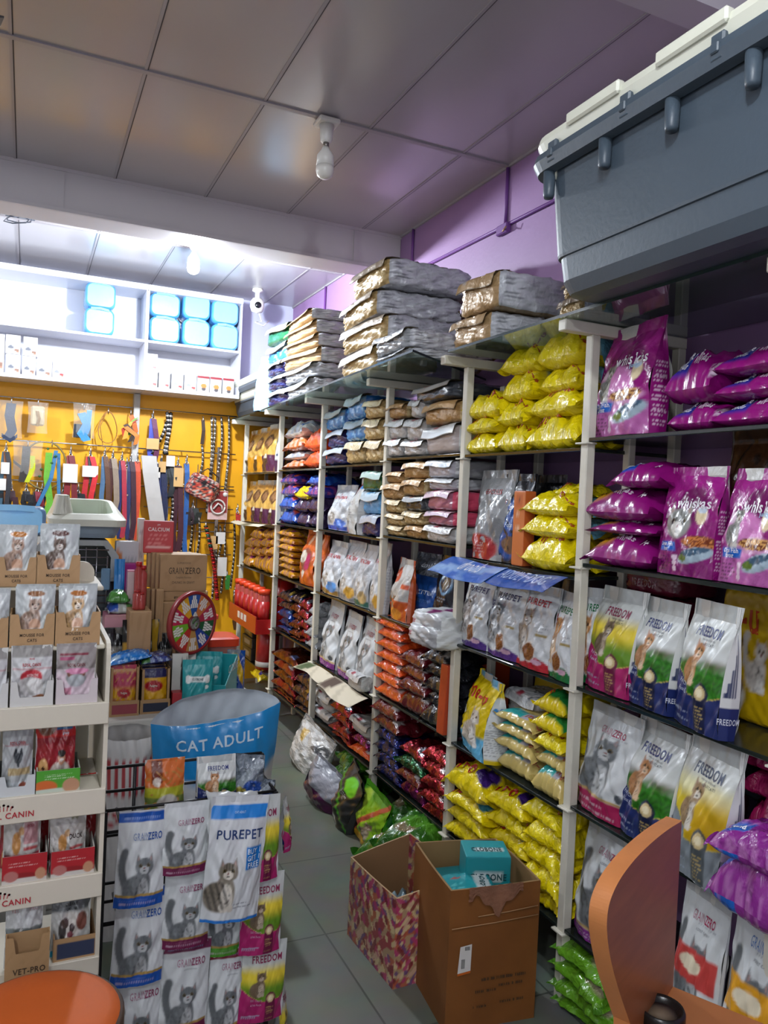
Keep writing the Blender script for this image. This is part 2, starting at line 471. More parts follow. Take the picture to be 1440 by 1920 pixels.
def art_meo_up(x, z, k):
    c = fill(x, '#e3c70a'); t = z / k
    c = over(c, sm(0.90, 0.93, t + 0.04 * x), S('#69acd0')); c = over(c, sm(0.26, 0.20, t - 0.12 * x), S('#5fb0d8'))
    c = over(c, ell(x, z, -0.22, 0.20 * k, 0.09, 0.12), S('#1b4fa8'))
    c = cat(c, x, z, 0.12, 0.12 * k, 0.85, '#cfc6b8', '#efebe4', '#4a3a30', tail=False)
    return c
def side_meo(x, z, k, band=None):
    c = fill(x, '#dfe3e4'); t = z / k
    c = over(c, sm(0.80, 0.84, t), S('#e0c40c')); c = lines(c, x, z, -0.45, 0.42, 0.10 * k, 0.50 * k, 16, '#8a9196')
    for j in range(2): c = over(c, ell(x, z, -0.2 + 0.42 * j, 0.66 * k, 0.17, 0.17), S('#2f86c8'))
    return over(c, sm(0.06, 0.05, t), S('#dcc010'))

def art_bands(base, specs):
    """specs: list of ('r',x0,x1,z0,z1,col) or ('e',cx,cz,rx,rz,col) in widths / fractions of height"""
    def A(x, z, k):
        c = fill(x, base)
        for q in specs:
            if q[0] == 'r': c = over(c, rect(x, z, q[1], q[2], q[3] * k, q[4] * k), S(q[5]))
            elif q[0] == 'e': c = over(c, ell(x, z, q[1], q[2] * k, q[3], q[4] * k), S(q[5]))
            elif q[0] == 'l': c = lines(c, x, z, q[1], q[2], q[3] * k, q[4] * k, q[5], q[6], 1)
            elif q[0] == 'g': c = over(c, sm(q[1], q[2], z / k), S(q[3]))
            elif q[0] == 'c': c = cat(c, x, z, q[1], q[2] * k, q[3], *q[4:])
            elif q[0] == 'd':   # diagonal band
                d = z / k - q[1] - q[2] * x; c = over(c, sm(-0.01, 0.01, d + q[3]) * (1 - sm(-0.01, 0.01, d - q[3])), S(q[4]))
            elif q[0] == 'n': c = over(c, (hsh(x + q[3], z, q[1]) > q[2]) * 1.0, S(q[4]))
        return c
    return A

# ------------------------------------------------------------------ pouch and bag builders
class Design: pass

def noise2(u, v, seed, f=1.0):
    r = random.Random(seed); o = 0
    for k in range(5):
        a, b, p = r.uniform(2, 6) * f * (1 + k * .7), r.uniform(2, 6) * f * (1 + k * .7), r.uniform(0, 6)
        o = o + np.sin(a * u + b * v * r.choice((-1, 1)) + p) / (1 + k * .6)
    return o / 2.5

def pouch(name, W, H, D, art, side=0.0, sideart=None, seal=0.09, texts=(), mat=None, seed=1, crump=0.012, waist=0.03, res=34, curl=0.03, sealcol=None, topw=1.0, notch=False, back='#c8c8c4', sidetexts=()):
    """standing pouch: bulging front, pinched crimped top, optional gusset sides. Origin bottom centre, front towards -y."""
    k = H / W
    vb = 1 - seal
    crump = crump * min(1, W / .27)
    def dep(v):
        t = np.clip(v / vb, 0, 1)
        d = (0.82 + 0.18 * np.sin(np.clip(t / 0.3, 0, 1) * PI / 2)) * (1 - np.clip((t - 0.30) / 0.70, 0, 1) ** 2.0)
        return D / 2 * d + 0.0012
    def wid(v):
        t = np.clip(v / vb, 0, 1)
        return W / 2 * (1 - waist * np.sin(PI * t) * 1.0) * (1 + (topw - 1) * v)
    def surf(face, u, v):
        u = np.asarray(u, float); v = np.asarray(v, float)
        d, w = dep(v), wid(v)
        infl = np.clip((1 - v / vb) * 3, 0.16, 1)
        nz = noise2(u, v * 2, seed) * crump * infl * np.clip(v * 6, 0.2, 1) + noise2(u * 2.2, v * 3, seed + 9) * crump * .45 * np.maximum(infl, .4)
        yc = curl * np.clip(v - vb * 0.8, 0, 1) ** 2 * 8 * D + 0.01 * noise2(u * 0.8, v * 0, seed + 5) * np.clip(v - 0.7, 0, 1) * 3 * D / 0.1
        if face == 0: y = -d * (side + (1 - side) * (1 - np.abs(u) ** 2.6)) + nz; x = w * u
        elif face == 1: y = d * (side + (1 - side) * (1 - np.abs(u) ** 2.6)) + nz; x = -w * u
        else:
            sg = 1 if face == 2 else -1
            y = d * side * u * sg
            x = sg * w * (1 + (0.05 - 0.16 * sm(0.55, 0.95, v)) * (1 - np.abs(u)) * (1 if side else 0))
        return np.stack(np.broadcast_arrays(x, y + yc, v * H), -1)
    vs = np.linspace(0, 1, max(int(res * k), 12) + 1)
    vs[np.argmin(np.abs(vs - vb))] = vb
    us = np.linspace(-1, 1, res + 1)
    body, top = MB(), MB()
    for target, lo, hi in ((body, 0, vb), (top, vb, 1)):
        vv = vs[(vs >= lo - 1e-9) & (vs <= hi + 1e-9)]
        if len(vv) < 2: vv = np.array([lo, hi])
        if target is top: vv = np.linspace(vb, 1, 6)
        U, V = np.meshgrid(us, vv)
        C = art(U * 0.5, V * k, k)
        if target is top and sealcol is not None: C = fill(U, sealcol)
        target.grid(surf(0, U, V), C)
        U2, V2 = np.meshgrid(np.linspace(-1, 1, 9), vv)
        target.grid(surf(1, U2, V2), S(back))
        if side:
            U3, V3 = np.meshgrid(np.linspace(-1, 1, 15), vv)
            ks = H / (D * side)
            C3 = sideart(U3 * .5, V3 * ks, ks) if sideart else S(back)
            target.grid(surf(2, U3, V3), C3); target.grid(surf(3, U3, V3), C3)
    U = np.linspace(-1, 1, 13)
    b0 = surf(0, U, 0 * U); b1 = surf(1, U, 0 * U)
    body.add(np.concatenate([b0, b1]), [tuple(range(26))], S(back) * 0.8, 0, False)
    # zip line and tear notch marks of the seal are ridges
    for (t, x0, v0, h, col, *o) in texts:
        cond = o[0] if o else 0.75; bold = o[1] if len(o) > 1 else True; rot = o[2] if len(o) > 2 else 0
        g, f = glyphs(t, bold)
        gx, gy = g[:, 0] * h * cond, g[:, 1] * h
        if rot: gx, gy = gx * math.cos(rot) - gy * math.sin(rot), gx * math.sin(rot) + gy * math.cos(rot)
        P = surf(0, 2 * (x0 + gx), v0 + gy / k); P[:, 1] -= 0.0016
        (top if v0 > vb else body).add(P, f, S(col), 0, False)
    for (t, x0, v0, h, col, *o) in sidetexts:
        g, f = glyphs(t, True); hh = h / (D * side) * W
        gx, gy = g[:, 0] * hh * 0.75, g[:, 1] * h
        if o and o[0]: gx, gy = -g[:, 1] * hh, g[:, 0] * h * 0.9
        P = surf(2, 2 * (x0 + gx), v0 + gy / k); P[:, 0] += 0.002
        body.add(P, f, S(col), 0, False)
    d = Design(); d.name = name; d.W, d.H, d.D = W, H, D; d.mats = mat or FILM
    d.body = body.mesh(name, d.mats); d.parts = [('top_seal', top.mesh('top_seal', d.mats))]
    d.kind = 'pouch'
    return d

def pillow(name, L, Wd, T, top, seals=0.09, texts=(), mat=None, seed=1, crump=0.10, res=26, edge=None, back=None, parts=True):
    """soft bag lying flat: long axis x, front edge -y, thickness z, crimped fins at both ends"""
    k = Wd / L
    ub = 1 - seals
    def g(u, v):
        a = np.clip(np.abs(u) / ub, 0, 1); b = np.abs(2 * v - 1)
        return np.clip((1 - a ** 3.2), 0, 1) ** 0.6 * np.clip(1 - b ** 4.0, 0, 1) ** 0.5
    def surf(face, u, v):
        u = np.asarray(u, float); v = np.asarray(v, float)
        G = g(u, v)
        nz = 1 + crump * noise2(u * 1.5, v * 3, seed) * 1.6 + crump * .6 * noise2(u * 4, v * 7, seed + 4)
        z = (0.76 * T * G * nz) if face == 0 else (-0.24 * T * np.minimum(G * 1.35, 1.0))
        fin = np.clip((np.abs(u) - ub) / seals, 0, 1)
        z = z + fin * T * 0.22 * np.sin(v * 9 + seed + u * 2) + 0.24 * T
        wv = Wd * (1 - 0.07 * np.clip(1 - np.abs(u), 0, 1) + 0.0) * (1 + 0.04 * fin)
        y = (v - .5) * wv + 0.03 * Wd * noise2(u * 2, v * 0, seed + 2)
        x = u * L / 2 + 0.02 * L * noise2(0 * u, v * 2, seed + 3) * np.abs(u)
        return np.stack(np.broadcast_arrays(x, y, z), -1)
    body = MB(); fins = [MB(), MB()]
    nv = max(int(res * k), 10)
    # denser rows at the front edge where the print is read
    vv = 0.5 - 0.5 * np.cos(np.linspace(0, PI, nv + 1))
    def put(mb, us, thin=False):
        U, V = np.meshgrid(us, vv)
        mb.grid(surf(0, U, V), top(U * .5, V * k, k))
        mb.grid(surf(1, U, V), S(back) if back else top(U * .5, (1 - V) * k * 0.25, k), flip=True)
    put(body, np.linspace(-ub, ub, res + 1))
    put(fins[0], np.linspace(-1, -ub, 4)); put(fins[1], np.linspace(ub, 1, 4))
    for (t, x0, v0, h, col, *o) in texts:
        cond = o[0] if o else 0.75; bold = o[1] if len(o) > 1 else True; rot = o[2] if len(o) > 2 else 0
        gl, f = glyphs(t, bold)
        gx, gy = gl[:, 0] * h * cond, gl[:, 1] * h
        if rot: gx, gy = gx * math.cos(rot) - gy * math.sin(rot), gx * math.sin(rot) + gy * math.cos(rot)
        P = surf(0, 2 * (x0 + gx), np.clip(v0 + gy / k, 0.004, .996)); P[:, 2] += 0.0018; P[:, 1] -= 0.0012
        body.add(P, f, S(col), 0, False)
    d = Design(); d.name = name; d.W, d.H, d.D = L, T, Wd; d.mats = mat or FILM; d.kind = 'pillow'
    if parts:
        d.body = body.mesh(name, d.mats); d.parts = [('end_seal', f.mesh('end_seal', d.mats)) for f in fins]
    else:
        for f in fins: body.v += f.v; body.c += f.c; body.f += [tuple(i + body.n for i in q) for q in f.f]; body.m += f.m; body.s += f.s; body.n += f.n
        d.body = body.mesh(name, d.mats); d.parts = []
    return d

def block(name, W, T, L, faces, n=7.0, mat=None, seed=1, crump=0.006, res=16, flap=None, flaptexts=(), texts=(), sidetexts=(), flatbot=True, rear=None):
    """block bag or carton lying down: W along x, L along y (front end -y), T up.
    faces: dict of 'front','top','right','left' -> art(x,z,k) or hex"""
    def warp(p):
        q = p / (np.sum(np.abs(p) ** n, -1, keepdims=True) ** (1 / n))
        a = q * np.array([W / 2, L / 2, T / 2])
        if crump:
            f = crump * (noise2(p[..., 0] * 2 + p[..., 2], p[..., 1] * 2.5 - p[..., 2], seed) + 0.6 * noise2(p[..., 0] * 5 - p[..., 1], p[..., 2] * 4 + p[..., 1] * 4, seed + 3))
            a = a + f[..., None] * p / (np.linalg.norm(p, axis=-1, keepdims=True)) * np.array([1, 1, 0.6])
        a = a + np.array([0, 0, T / 2])
        if flatbot: a[..., 2] = np.maximum(a[..., 2], 0.0)
        return a
    mb = MB()
    cu = np.linspace(-1, 1, res + 1)
    if n > 15: cu = np.sort(np.concatenate([cu, [-.985, -.96, .96, .985]]))
    U, V = np.meshgrid(cu, cu)
    one = np.ones_like(U)
    spec = {'front': (np.stack([U, -one, V], -1), W, T), 'top': (np.stack([U, V, one], -1), W, L), 'right': (np.stack([one, U, V], -1), L, T),
            'left': (np.stack([-one, -U, V], -1), L, T), 'rear': (np.stack([-U, one, V], -1), W, T), 'bottom': (np.stack([U, -V, -one], -1), W, L)}
    def P(face, x, v):
        """x in [-.5,.5], v in [0,1]"""
        a, b = np.asarray(x) * 2, np.asarray(v) * 2 - 1; o = np.ones_like(a + b)
        return warp({'front': lambda: np.stack([a * o, -o, b * o], -1), 'top': lambda: np.stack([a * o, b * o, o], -1), 'right': lambda: np.stack([o, a * o, b * o], -1), 'left': lambda: np.stack([-o, -a * o, b * o], -1)}[face]())
    for fc, (G, w, h) in spec.items():
        a = faces.get(fc, faces.get('base', '#a08050'))
        k = h / w
        C = a(U * .5, (V * .5 + .5) * k, k) if callable(a) else S(a)
        mb.grid(warp(G), C, 0, n < 20)
    for (t, face, x0, v0, h, col, *o) in texts:
        cond = o[0] if o else 0.75; rot = o[1] if len(o) > 1 else 0
        w_, h_ = spec[face][1], spec[face][2]
        g, f = glyphs(t, True)
        gx, gy = g[:, 0] * h * cond, g[:, 1] * h
        if rot: gx, gy = gx * math.cos(rot) - gy * math.sin(rot), gx * math.sin(rot) + gy * math.cos(rot)
        p = P(face, x0 + gx / w_, v0 + gy / h_)
        p = p + np.array({'front': (0, -1, 0), 'top': (0, 0, 1), 'right': (1, 0, 0), 'left': (-1, 0, 0)}[face]) * 0.0015
        mb.add(p, f, S(col), 0, False)
    d = Design(); d.name = name; d.W, d.H, d.D = W, T, L; d.mats = mat or KRAFT; d.kind = 'block'; d.parts = []
    d.body = mb.mesh(name, d.mats)
    if flap:
        fm = MB()
        s = np.linspace(0, 1, 11); a = np.linspace(-.5, .5, 13)
        A, B = np.meshgrid(a, s)
        ed = L * 0.5
        yy = np.interp(s, [0, .5, .62, 1], [-ed + .30 * min(L, .5 * W + .1), -ed + 0.03, -ed - 0.004, -ed - 0.018])
        zz = np.interp(s, [0, .5, .62, 1], [T * .985 + .003, T * .98 + .002, T * .93, T * 0.62])
        Y = np.repeat(yy[:, None], 13, 1) + 0.003 * np.sin(A * 5 + seed)
        Z = np.repeat(zz[:, None], 13, 1) + 0.006 * B * np.sin(A * 5 + seed * 2)
        kf = 0.55
        C = flap(A, (1 - B) * kf, kf) if callable(flap) else S(flap)
        fm.grid(np.stack([A * W * 0.9, Y, Z], -1), C)
        fm.grid(np.stack([A * W * 0.9, Y + .001, Z - .002], -1), S('#9a8a70'), flip=True)
        d.parts.append(('folded_flap', fm.mesh('folded_flap', d.mats)))
    if rear:
        rm = MB()
        A, B = np.meshgrid(np.linspace(-.5, .5, 11), np.linspace(0, 1, 6))
        Y = L * .5 - 0.03 + B * 0.11; Z = T * .5 + B * 0.03 * np.sin(A * 8 + seed) + 0.012 * np.sin(B * 9 + A * 4)
        rm.grid(np.stack([A * W * (.95 - .15 * B), Y, Z], -1), S(rear)); rm.grid(np.stack([A * W * (.95 - .15 * B), Y, Z - 0.004], -1), S(rear) * .8, flip=True)
        d.parts.append(('rear_seal', rm.mesh('rear_seal', d.mats)))
    return d

def put(d, loc, size, rot, label, cat, group=None, name=None, parts=True):
    """one copy of a design: the thing and each of its parts"""
    sc = (size[0] / d.W, size[1] / d.D, size[2] / d.H)
    o = link(name or d.name, d.body, None, loc, rot, sc)
    tag(o, label, cat, group)
    if parts:
        for pn, me in d.parts: link(pn, me, o)
    return o

FACE = -PI / 2          # local front (-y) towards the aisle (-X)
ORD = ['bottom', 'second from bottom', 'third from bottom', 'fourth from bottom', 'fifth from bottom', 'sixth from bottom', 'seventh from bottom', 'eighth from bottom', 'ninth from bottom', 'tenth from bottom', 'eleventh from bottom', 'twelfth from bottom']
def ordn(i, n): return 'only' if n == 1 else ('top' if i == n - 1 else ORD[i])

def stand(d, x0, x1, yt, z, X, label, cat='bag', group=None, lean=4, turn=0, D=None, yb=None, hz=None, name=None):
    """stand a pouch on the shelf at height z with its front base line on the plane X, over the photo span x0..x1"""
    ym = (yt + (yb or yt + 150)) / 2
    xm = (x0 + x1) / 2
    Ya, Yb = at(x0, ym, 'X', X)[1], at(x1, ym, 'X', X)[1]
    w = abs(Ya - Yb); h = hz or at(xm, yt, 'X', X + .03)[2] - z
    D = D or d.D * w / d.W
    return put(d, (X + D / 2, (Ya + Yb) / 2, z), (w, D, h), (math.radians(-lean), 0, FACE + math.radians(turn)), label, cat, group, name)

def pile(d, x0, x1, tops, z, X, fmt, cat='bag', group=None, depth=0.3, jit=3, gap=1.0, ds=None, inset=None, parts=True, tilt=0):
    """a column of lying bags, bottom to top; tops = photo rows of their upper edges"""
    xm = (x0 + x1) / 2; n = len(tops); out = []
    pick = lambda q: rnd.choice(q) if isinstance(q, list) else q
    for i, yt in enumerate(tops):
        zt = at(xm, yt, 'X', X)[2]
        t = max(zt - z, 0.02)
        dd = pick(ds[i] if ds else d)
        a, b = (x0, x1) if not inset else (x0 + inset[i][0], x1 + inset[i][1])
        Ya, Yb = at(a, yt + 8, 'X', X)[1], at(b, yt + 8, 'X', X)[1]
        w = abs(Ya - Yb)
        dx = rnd.uniform(-.012, .012)
        out.append(put(dd, (X + depth / 2 + dx, (Ya + Yb) / 2, z + .001), (w, depth, t * gap), (math.radians(rnd.uniform(-1, 1) + tilt), 0, FACE + math.radians(rnd.uniform(-jit, jit))),
            (fmt[i] if isinstance(fmt, (list, tuple)) else fmt).format(o=ordn(i, n)), cat, group, None, parts))
        z = z + t
    return out
# ------------------------------------------------------------------ the room
XW, YB, ZC = 2.15, 6.85, 3.38
PURPLE = mat_plain('purple_wall_paint', '#9675a2', 0.55, 0, 0.05, 3, 0.08, 40)
WHITEW = mat_plain('white_wall_paint', '#cfcbcf', 0.6, 0, 0.04, 3)
YELLOW = mat_plain('yellow_wall_panel', '#e8a718', 0.45, 0, 0.04, 2, 0.05, 30)
BACKW = mat_plain('pale_blue_white_paint', '#c3c7e0', 0.6, 0, 0.03, 2)
CEIL = mat_plain('grey_ceiling_panel', '#a7a3a6', 0.30, 0, 0.05, 1.2, 0.03, 5, coat=0.4)
BATTEN = mat_plain('ceiling_batten', '#9c979b', 0.4, 0, 0.03)
BEAMM = mat_plain('beam_paint', '#b5b1b6', 0.45, 0, 0.03, 3)
SEAMM = mat_plain('dark_seam', '#4a474b', 0.7)
_cb = CEIL.node_tree.nodes['Principled BSDF']; _cb.inputs['Coat Roughness'].default_value = .16
FLOORM = bpy.data.materials.new('floor_tiles')
n_, l_, b_ = nodes_of(FLOORM)
tc_ = n_.new('ShaderNodeTexCoord'); br_ = n_.new('ShaderNodeTexBrick')
br_.offset = 0.0; br_.inputs['Scale'].default_value = 1.0
br_.inputs['Brick Width'].default_value = 0.6; br_.inputs['Row Height'].default_value = 0.6
br_.inputs['Mortar Size'].default_value = 0.004
br_.inputs['Color1'].default_value = (*S('#71776b'), 1); br_.inputs['Color2'].default_value = (*S('#757b6f'), 1); br_.inputs['Mortar'].default_value = (*S('#50554c'), 1)
mp_ = n_.new('ShaderNodeMapping'); mp_.inputs['Location'].default_value = (0.1, 0.25, 0)
l_.new(tc_.outputs['Object'], mp_.inputs[0]); l_.new(mp_.outputs[0], br_.inputs['Vector'])
nz_ = n_.new('ShaderNodeTexNoise'); nz_.inputs['Scale'].default_value = 6; nz_.inputs['Detail'].default_value = 6
l_.new(tc_.outputs['Object'], nz_.inputs['Vector'])
mx_ = n_.new('ShaderNodeMix'); mx_.data_type = 'RGBA'; mx_.blend_type = 'MULTIPLY'; mx_.inputs[0].default_value = 0.5
l_.new(br_.outputs['Color'], mx_.inputs[6]); l_.new(nz_.outputs['Color'], mx_.inputs[7]); l_.new(mx_.outputs[2], b_.inputs['Base Color'])
b_.inputs['Roughness'].default_value = 0.35

XL, YF = -2.6, -2.6
def slab(name, a, b, m):
    mb = MB(); mb.box(a, b); return struct(mb.obj(name, m))
slab('floor', (XL, YF, -0.1), (XW, YB, 0.0), FLOORM)
slab('ceiling', (XL, YF, ZC), (XW, YB, ZC + 0.08), CEIL)
slab('wall_right', (XW, YF, -0.1), (XW + 0.1, YB + 0.1, ZC + 0.08), PURPLE)
mb = MB(); mb.box((XL, YB, -0.1), (XW, YB + 0.1, 2.48), m=0); mb.box((XL, YB, 2.48), (XW, YB + 0.1, ZC + 0.08), m=1)
struct(mb.obj('wall_back', [YELLOW, BACKW]))
slab('wall_left', (XL - 0.1, YF, -0.1), (XL, YB + 0.1, ZC + 0.08), WHITEW)
slab('wall_front', (XL - 0.1, YF - 0.1, -0.1), (XW + 0.1, YF, ZC + 0.08), WHITEW)
# beams
mb = MB(); mb.box((XL, 4.60, 3.145), (XW, 4.82, ZC), bev=0.004)
for x in (-1.2, 0.10, 1.82): mb.box((x, 4.594, 3.15), (x + 0.03, 4.60, ZC - .02), m=0)
mb.box((XL, 4.590, 3.145), (XW, 4.60, 3.165)); mb.box((XL, 4.594, 3.362), (XW, 4.60, ZC))
struct(mb.obj('trim_1', BEAMM))
slab('trim_2', (XL, 1.86, 3.28), (XW, 1.98, ZC), BEAMM)
# ceiling battens
k = 3
xs_near = [1.875 - 0.4975 * i for i in range(9)]
for i, x in enumerate(xs_near):
    mb = MB()
    for (ya, yb) in ((YF, 1.86), (1.98, 4.60), (4.82, YB)):
        mb.box((x - 0.006, ya, ZC - 0.0035), (x + 0.006, yb, ZC), m=0)
        mb.box((x + 0.006, ya, ZC - 0.0015), (x + 0.011, yb, ZC), m=1)
    struct(mb.obj('trim_%d' % k, [BATTEN, SEAMM])); k += 1
for y in (-0.4, 0.85, 3.36, 5.62):
    mb = MB(); mb.box((XL, y - 0.016, ZC - 0.007), (XW, y + 0.012, ZC), m=0); mb.box((XL, y + 0.012, ZC - 0.003), (XW, y + 0.019, ZC), m=1)
    struct(mb.obj('trim_%d' % k, [BATTEN, SEAMM])); k += 1
# cornice against the right wall
mb = MB(); mb.box((XW - 0.012, YF, ZC - 0.012), (XW, YB, ZC)); struct(mb.obj('trim_%d' % k, BATTEN)); k += 1

# conduits on the purple wall
CONDM = mat_plain('painted_conduit', '#6d3f86', 0.5)
def conduit(name, pts, label, r=0.009):
    mb = MB(); mb.tube(pts, r, n=8)
    return tag(mb.obj(name, CONDM), label, 'conduit')
xw = XW - 0.009
conduit('cable_conduit', [(xw, 4.59, 3.10), (xw, 2.0, 3.055)], 'thin purple cable conduit running level along the purple wall')
conduit('cable_conduit', [(xw, 3.355, 3.368), (xw, 3.355, 3.07)], 'short upright conduit dropping from ceiling to wall junction box')
conduit('cable_conduit', [(xw, 4.41, 3.37), (xw, 4.41, 3.12)], 'upright conduit on purple wall close to the ceiling beam')
conduit('cable_conduit', [(xw, 5.98, 3.37), (xw, 5.98, 2.40)], 'tall upright conduit on the far purple wall behind stacked bags')
mb = MB(); mb.box((XW - 0.03, 3.31, 3.035), (XW, 3.41, 3.085), bev=0.006)
jb = tag(mb.obj('junction_box', CONDM), 'small purple junction box on the wall conduit', 'junction box')
mb = MB(); mb.tube([(XW - 0.03, 3.33, 3.05), (XW - 0.05, 3.31, 3.03), (XW - 0.045, 3.29, 3.05)], 0.004, n=6); mb.obj('loose_wire', mat_plain('brass_wire', '#b08a60', 0.4, 0.6), jb)

# ------------------------------------------------------------------ light bulbs and camera on the ceiling
PLAST = mat_plain('white_plastic', '#d8d6d0', 0.35, 0, 0.03)
DIFF = mat_plain('frosted_bulb', '#d9d6cf', 0.35, 0, 0.03)
LIT = mat_plain('lit_bulb', '#ffffff', 0.4, emit=25.0)
BRASS = mat_plain('bulb_cap_metal', '#8a8580', 0.35, 0.8)
def bulb(loc, label, lit=False, drop=0.03):
    x, y, z = loc
    t = thing('light_bulb', label, 'light bulb', loc)
    mb = MB(); mb.box((-.05, -.05, -0.022), (.05, .05, 0), bev=0.006); mb.lathe([(0.034, -0.022), (0.03, -0.05), (0.027, -0.09), (0.02, -0.10)], n=20); mb.obj('holder', PLAST, t)
    mb = MB(); mb.lathe([(0.014, -0.098), (0.014, -0.122)], n=16); mb.obj('screw_cap', BRASS, t)
    mb = MB(); mb.lathe([(0.015, -0.12), (0.022, -0.135), (0.038, -0.158), (0.040, -0.205)], n=28); mb.obj('bulb_body', PLAST, t)
    mb = MB(); mb.lathe([(0.040, -0.205), (0.041, -0.225), (0.034, -0.248), (0.018, -0.260), (0.0, -0.262)], n=28); mb.obj('bulb_dome', LIT if lit else DIFF, t)
    return t
bulb((1.176, 3.365, ZC - 0.007), 'unlit white bulb in a holder on the near ceiling')
bulb((FAR_BULB[0], FAR_BULB[1] + 0.09, ZC), 'lit bulb glowing on the ceiling beyond the beam', True)
cc = at(482, 575, 'Y', 6.42)
t = thing('security_camera', 'round white dome security camera hanging from the ceiling at back', 'camera', (cc[0], 6.42, ZC))
mb = MB(); mb.lathe([(0.045, 0), (0.045, -0.02), (0.02, -0.03), (0.02, -0.08)], n=20); mb.obj('mount', PLAST, t)
mb = MB(); mb.lathe([(0.0, -0.075), (0.04, -0.08), (0.058, -0.11), (0.06, -0.15), (0.045, -0.19), (0, -0.205)], n=24); mb.obj('housing', PLAST, t)
mb = MB(); mb.lathe([(0.026, 0), (0.026, 0.012), (0.012, 0.016), (0, 0.016)], n=18, axis='Y', center=(-0.008, -0.052, -0.145)); mb.obj('lens', mat_plain('dark_lens', '#15171c', 0.15), t)
mb = MB(); mb.tube([(0.02, 0, -0.2), (0.05, 0.02, -0.26), (0.0, 0.03, -0.27), (0.06, 0.0, -0.30), (0.12, 0.05, -0.24)], 0.006, n=6); mb.obj('cable', PLAST, t)
# fan blade tip at the top left and loose wires on the far ceiling
fp = at(-6, 36, 'Z', 3.12)
t = thing('ceiling_fan', 'dark ceiling fan blade tip poking in at top left', 'ceiling fan', (fp[0] - 0.50, fp[1] + 0.37, 3.12))
FANM = mat_plain('dark_fan_paint', '#3a3a3c', 0.4)
mb = MB(); mb.lathe([(0.0, -0.05), (0.09, -0.04), (0.10, 0.03), (0.03, 0.06), (0.015, 0.07), (0.015, 0.26)], n=24); mb.obj('motor', FANM, t)
for q in range(3):
    mb = MB(); g = math.radians(-37 + 120 * q); ca, sa = math.cos(g), math.sin(g)
    P = []
    for (r, w, zz) in ((0.09, 0.03, 0), (0.2, 0.055, .004), (0.45, 0.065, .006), (0.60, 0.05, .006), (0.64, 0.015, .006)):
        for sg in (-1, 1):
            P.append((r * ca - sg * w * sa, r * sa + sg * w * ca, zz + sg * 0.008))
    V = P + [(a, b, c - 0.006) for a, b, c in P]
    f = []
    for i in range(4):
        f += [(2 * i, 2 * i + 1, 2 * i + 3, 2 * i + 2), (10 + 2 * i, 12 + 2 * i, 13 + 2 * i, 11 + 2 * i), (2 * i, 2 * i + 2, 12 + 2 * i, 10 + 2 * i), (2 * i + 1, 11 + 2 * i, 13 + 2 * i, 3 + 2 * i)]
    f.append((8, 9, 19, 18)); mb.add(V, f, smooth=False); mb.obj('blade', FANM, t)
w1 = at(10, 398, 'Z', 3.37)
mb = MB()
for k2 in range(3):
    pts = [(w1[0] + 0.02 * q + 0.05 * math.sin(q * 1.3 + k2), w1[1] + 0.05 * math.cos(q + k2 * 2), 3.366 - 0.03 * math.sin(q * .5) ** 2 - .008 * k2) for q in range(7)]
    mb.tube(pts, 0.004, n=6)
tag(mb.obj('loose_wires', mat_plain('dark_wire', '#3b3f4a', 0.5)), 'dark loose wires dangling from the bright far ceiling', 'wires')

# ------------------------------------------------------------------ white metal racks of the right wall
RACKM = mat_plain('cream_rack_paint', '#d3cfc0', 0.42, 0, 0.05, 14, 0.05, 90)
DKGLASS = mat_plain('dark_glass_shelf', '#1d2422', 0.12, 0, 0.05)
GLASS = mat_plain('green_tinted_glass', '#b9cfc8', 0.03, 0, 0.0, trans=0.92, ior=1.45)
GEDGE = mat_plain('dark_glass_edge', '#20302e', 0.1)
XS = 1.70
BAYS = [('A', 1.31, 2.11), ('B', 2.11, 2.92), ('C', 2.92, 3.72), ('D', 3.72, 4.71), ('E', 4.71, 5.63), ('F', 5.63, 6.65)]
SH = {'A': [1.915, 1.495, 1.08, 0.675, 0.254], 'B': [1.885, 1.445, 1.072, 0.645, 0.25], 'C': [1.892, 1.49, 1.07, 0.658, 0.25],
      'D': [1.868, 1.468, 1.07, 0.625, 0.25], 'E': [1.858, 1.465, 1.075, 0.68, 0.23], 'F': [1.845, 1.43, 1.055, 0.62, 0.30]}
BN = ['nearest', 'second', 'third', 'fourth', 'fifth', 'farthest']
for bi, (nm, ya, yb) in enumerate(BAYS):
    t = thing('shelf_rack', 'white metal shelf rack, %s bay along the purple wall' % BN[bi], 'shelf rack', (XS, (ya + yb) / 2, 0), 0, 'white racks along the wall')
    ox, oy = XS, (ya + yb) / 2
    ends = [yb] + ([ya] if bi == 0 else [])
    for y in ends:
        mb = MB(); mb.box((0, y - 0.0175 - oy, 0), (0.035, y + 0.0175 - oy, 2.26), bev=0.003); mb.obj('front_post', RACKM, t)
        mb = MB(); mb.box((0.385, y - 0.0175 - oy, 0), (0.42, y + 0.0175 - oy, 2.26), bev=0.003); mb.obj('rear_post', RACKM, t)
        mb = MB(); mb.box((0.195, y - 0.002 - oy, 0), (0.225, y + 0.03 - oy, 2.20), bev=0.003); mb.obj('middle_post', RACKM, t)
        mb = MB(); mb.box((-0.115, y - 0.02 - oy, 2.26), (0.42, y + 0.02 - oy, 2.298), bev=0.003); mb.obj('top_arm', RACKM, t)
    for z in SH[nm]:
        mb = MB(); mb.box((0.002, ya + 0.02 - oy, z - 0.014), (0.42, yb - 0.02 - oy, z - 0.001), bev=0.002); sh = mb.obj('shelf_board', DKGLASS, t)
        for y in ends:
            mb = MB(); mb.box((-0.014, y - 0.03 - oy, z - 0.022), (0.03, y + 0.03 - oy, z - 0.016), bev=0.001); mb.obj('shelf_clip', RACKM, sh)

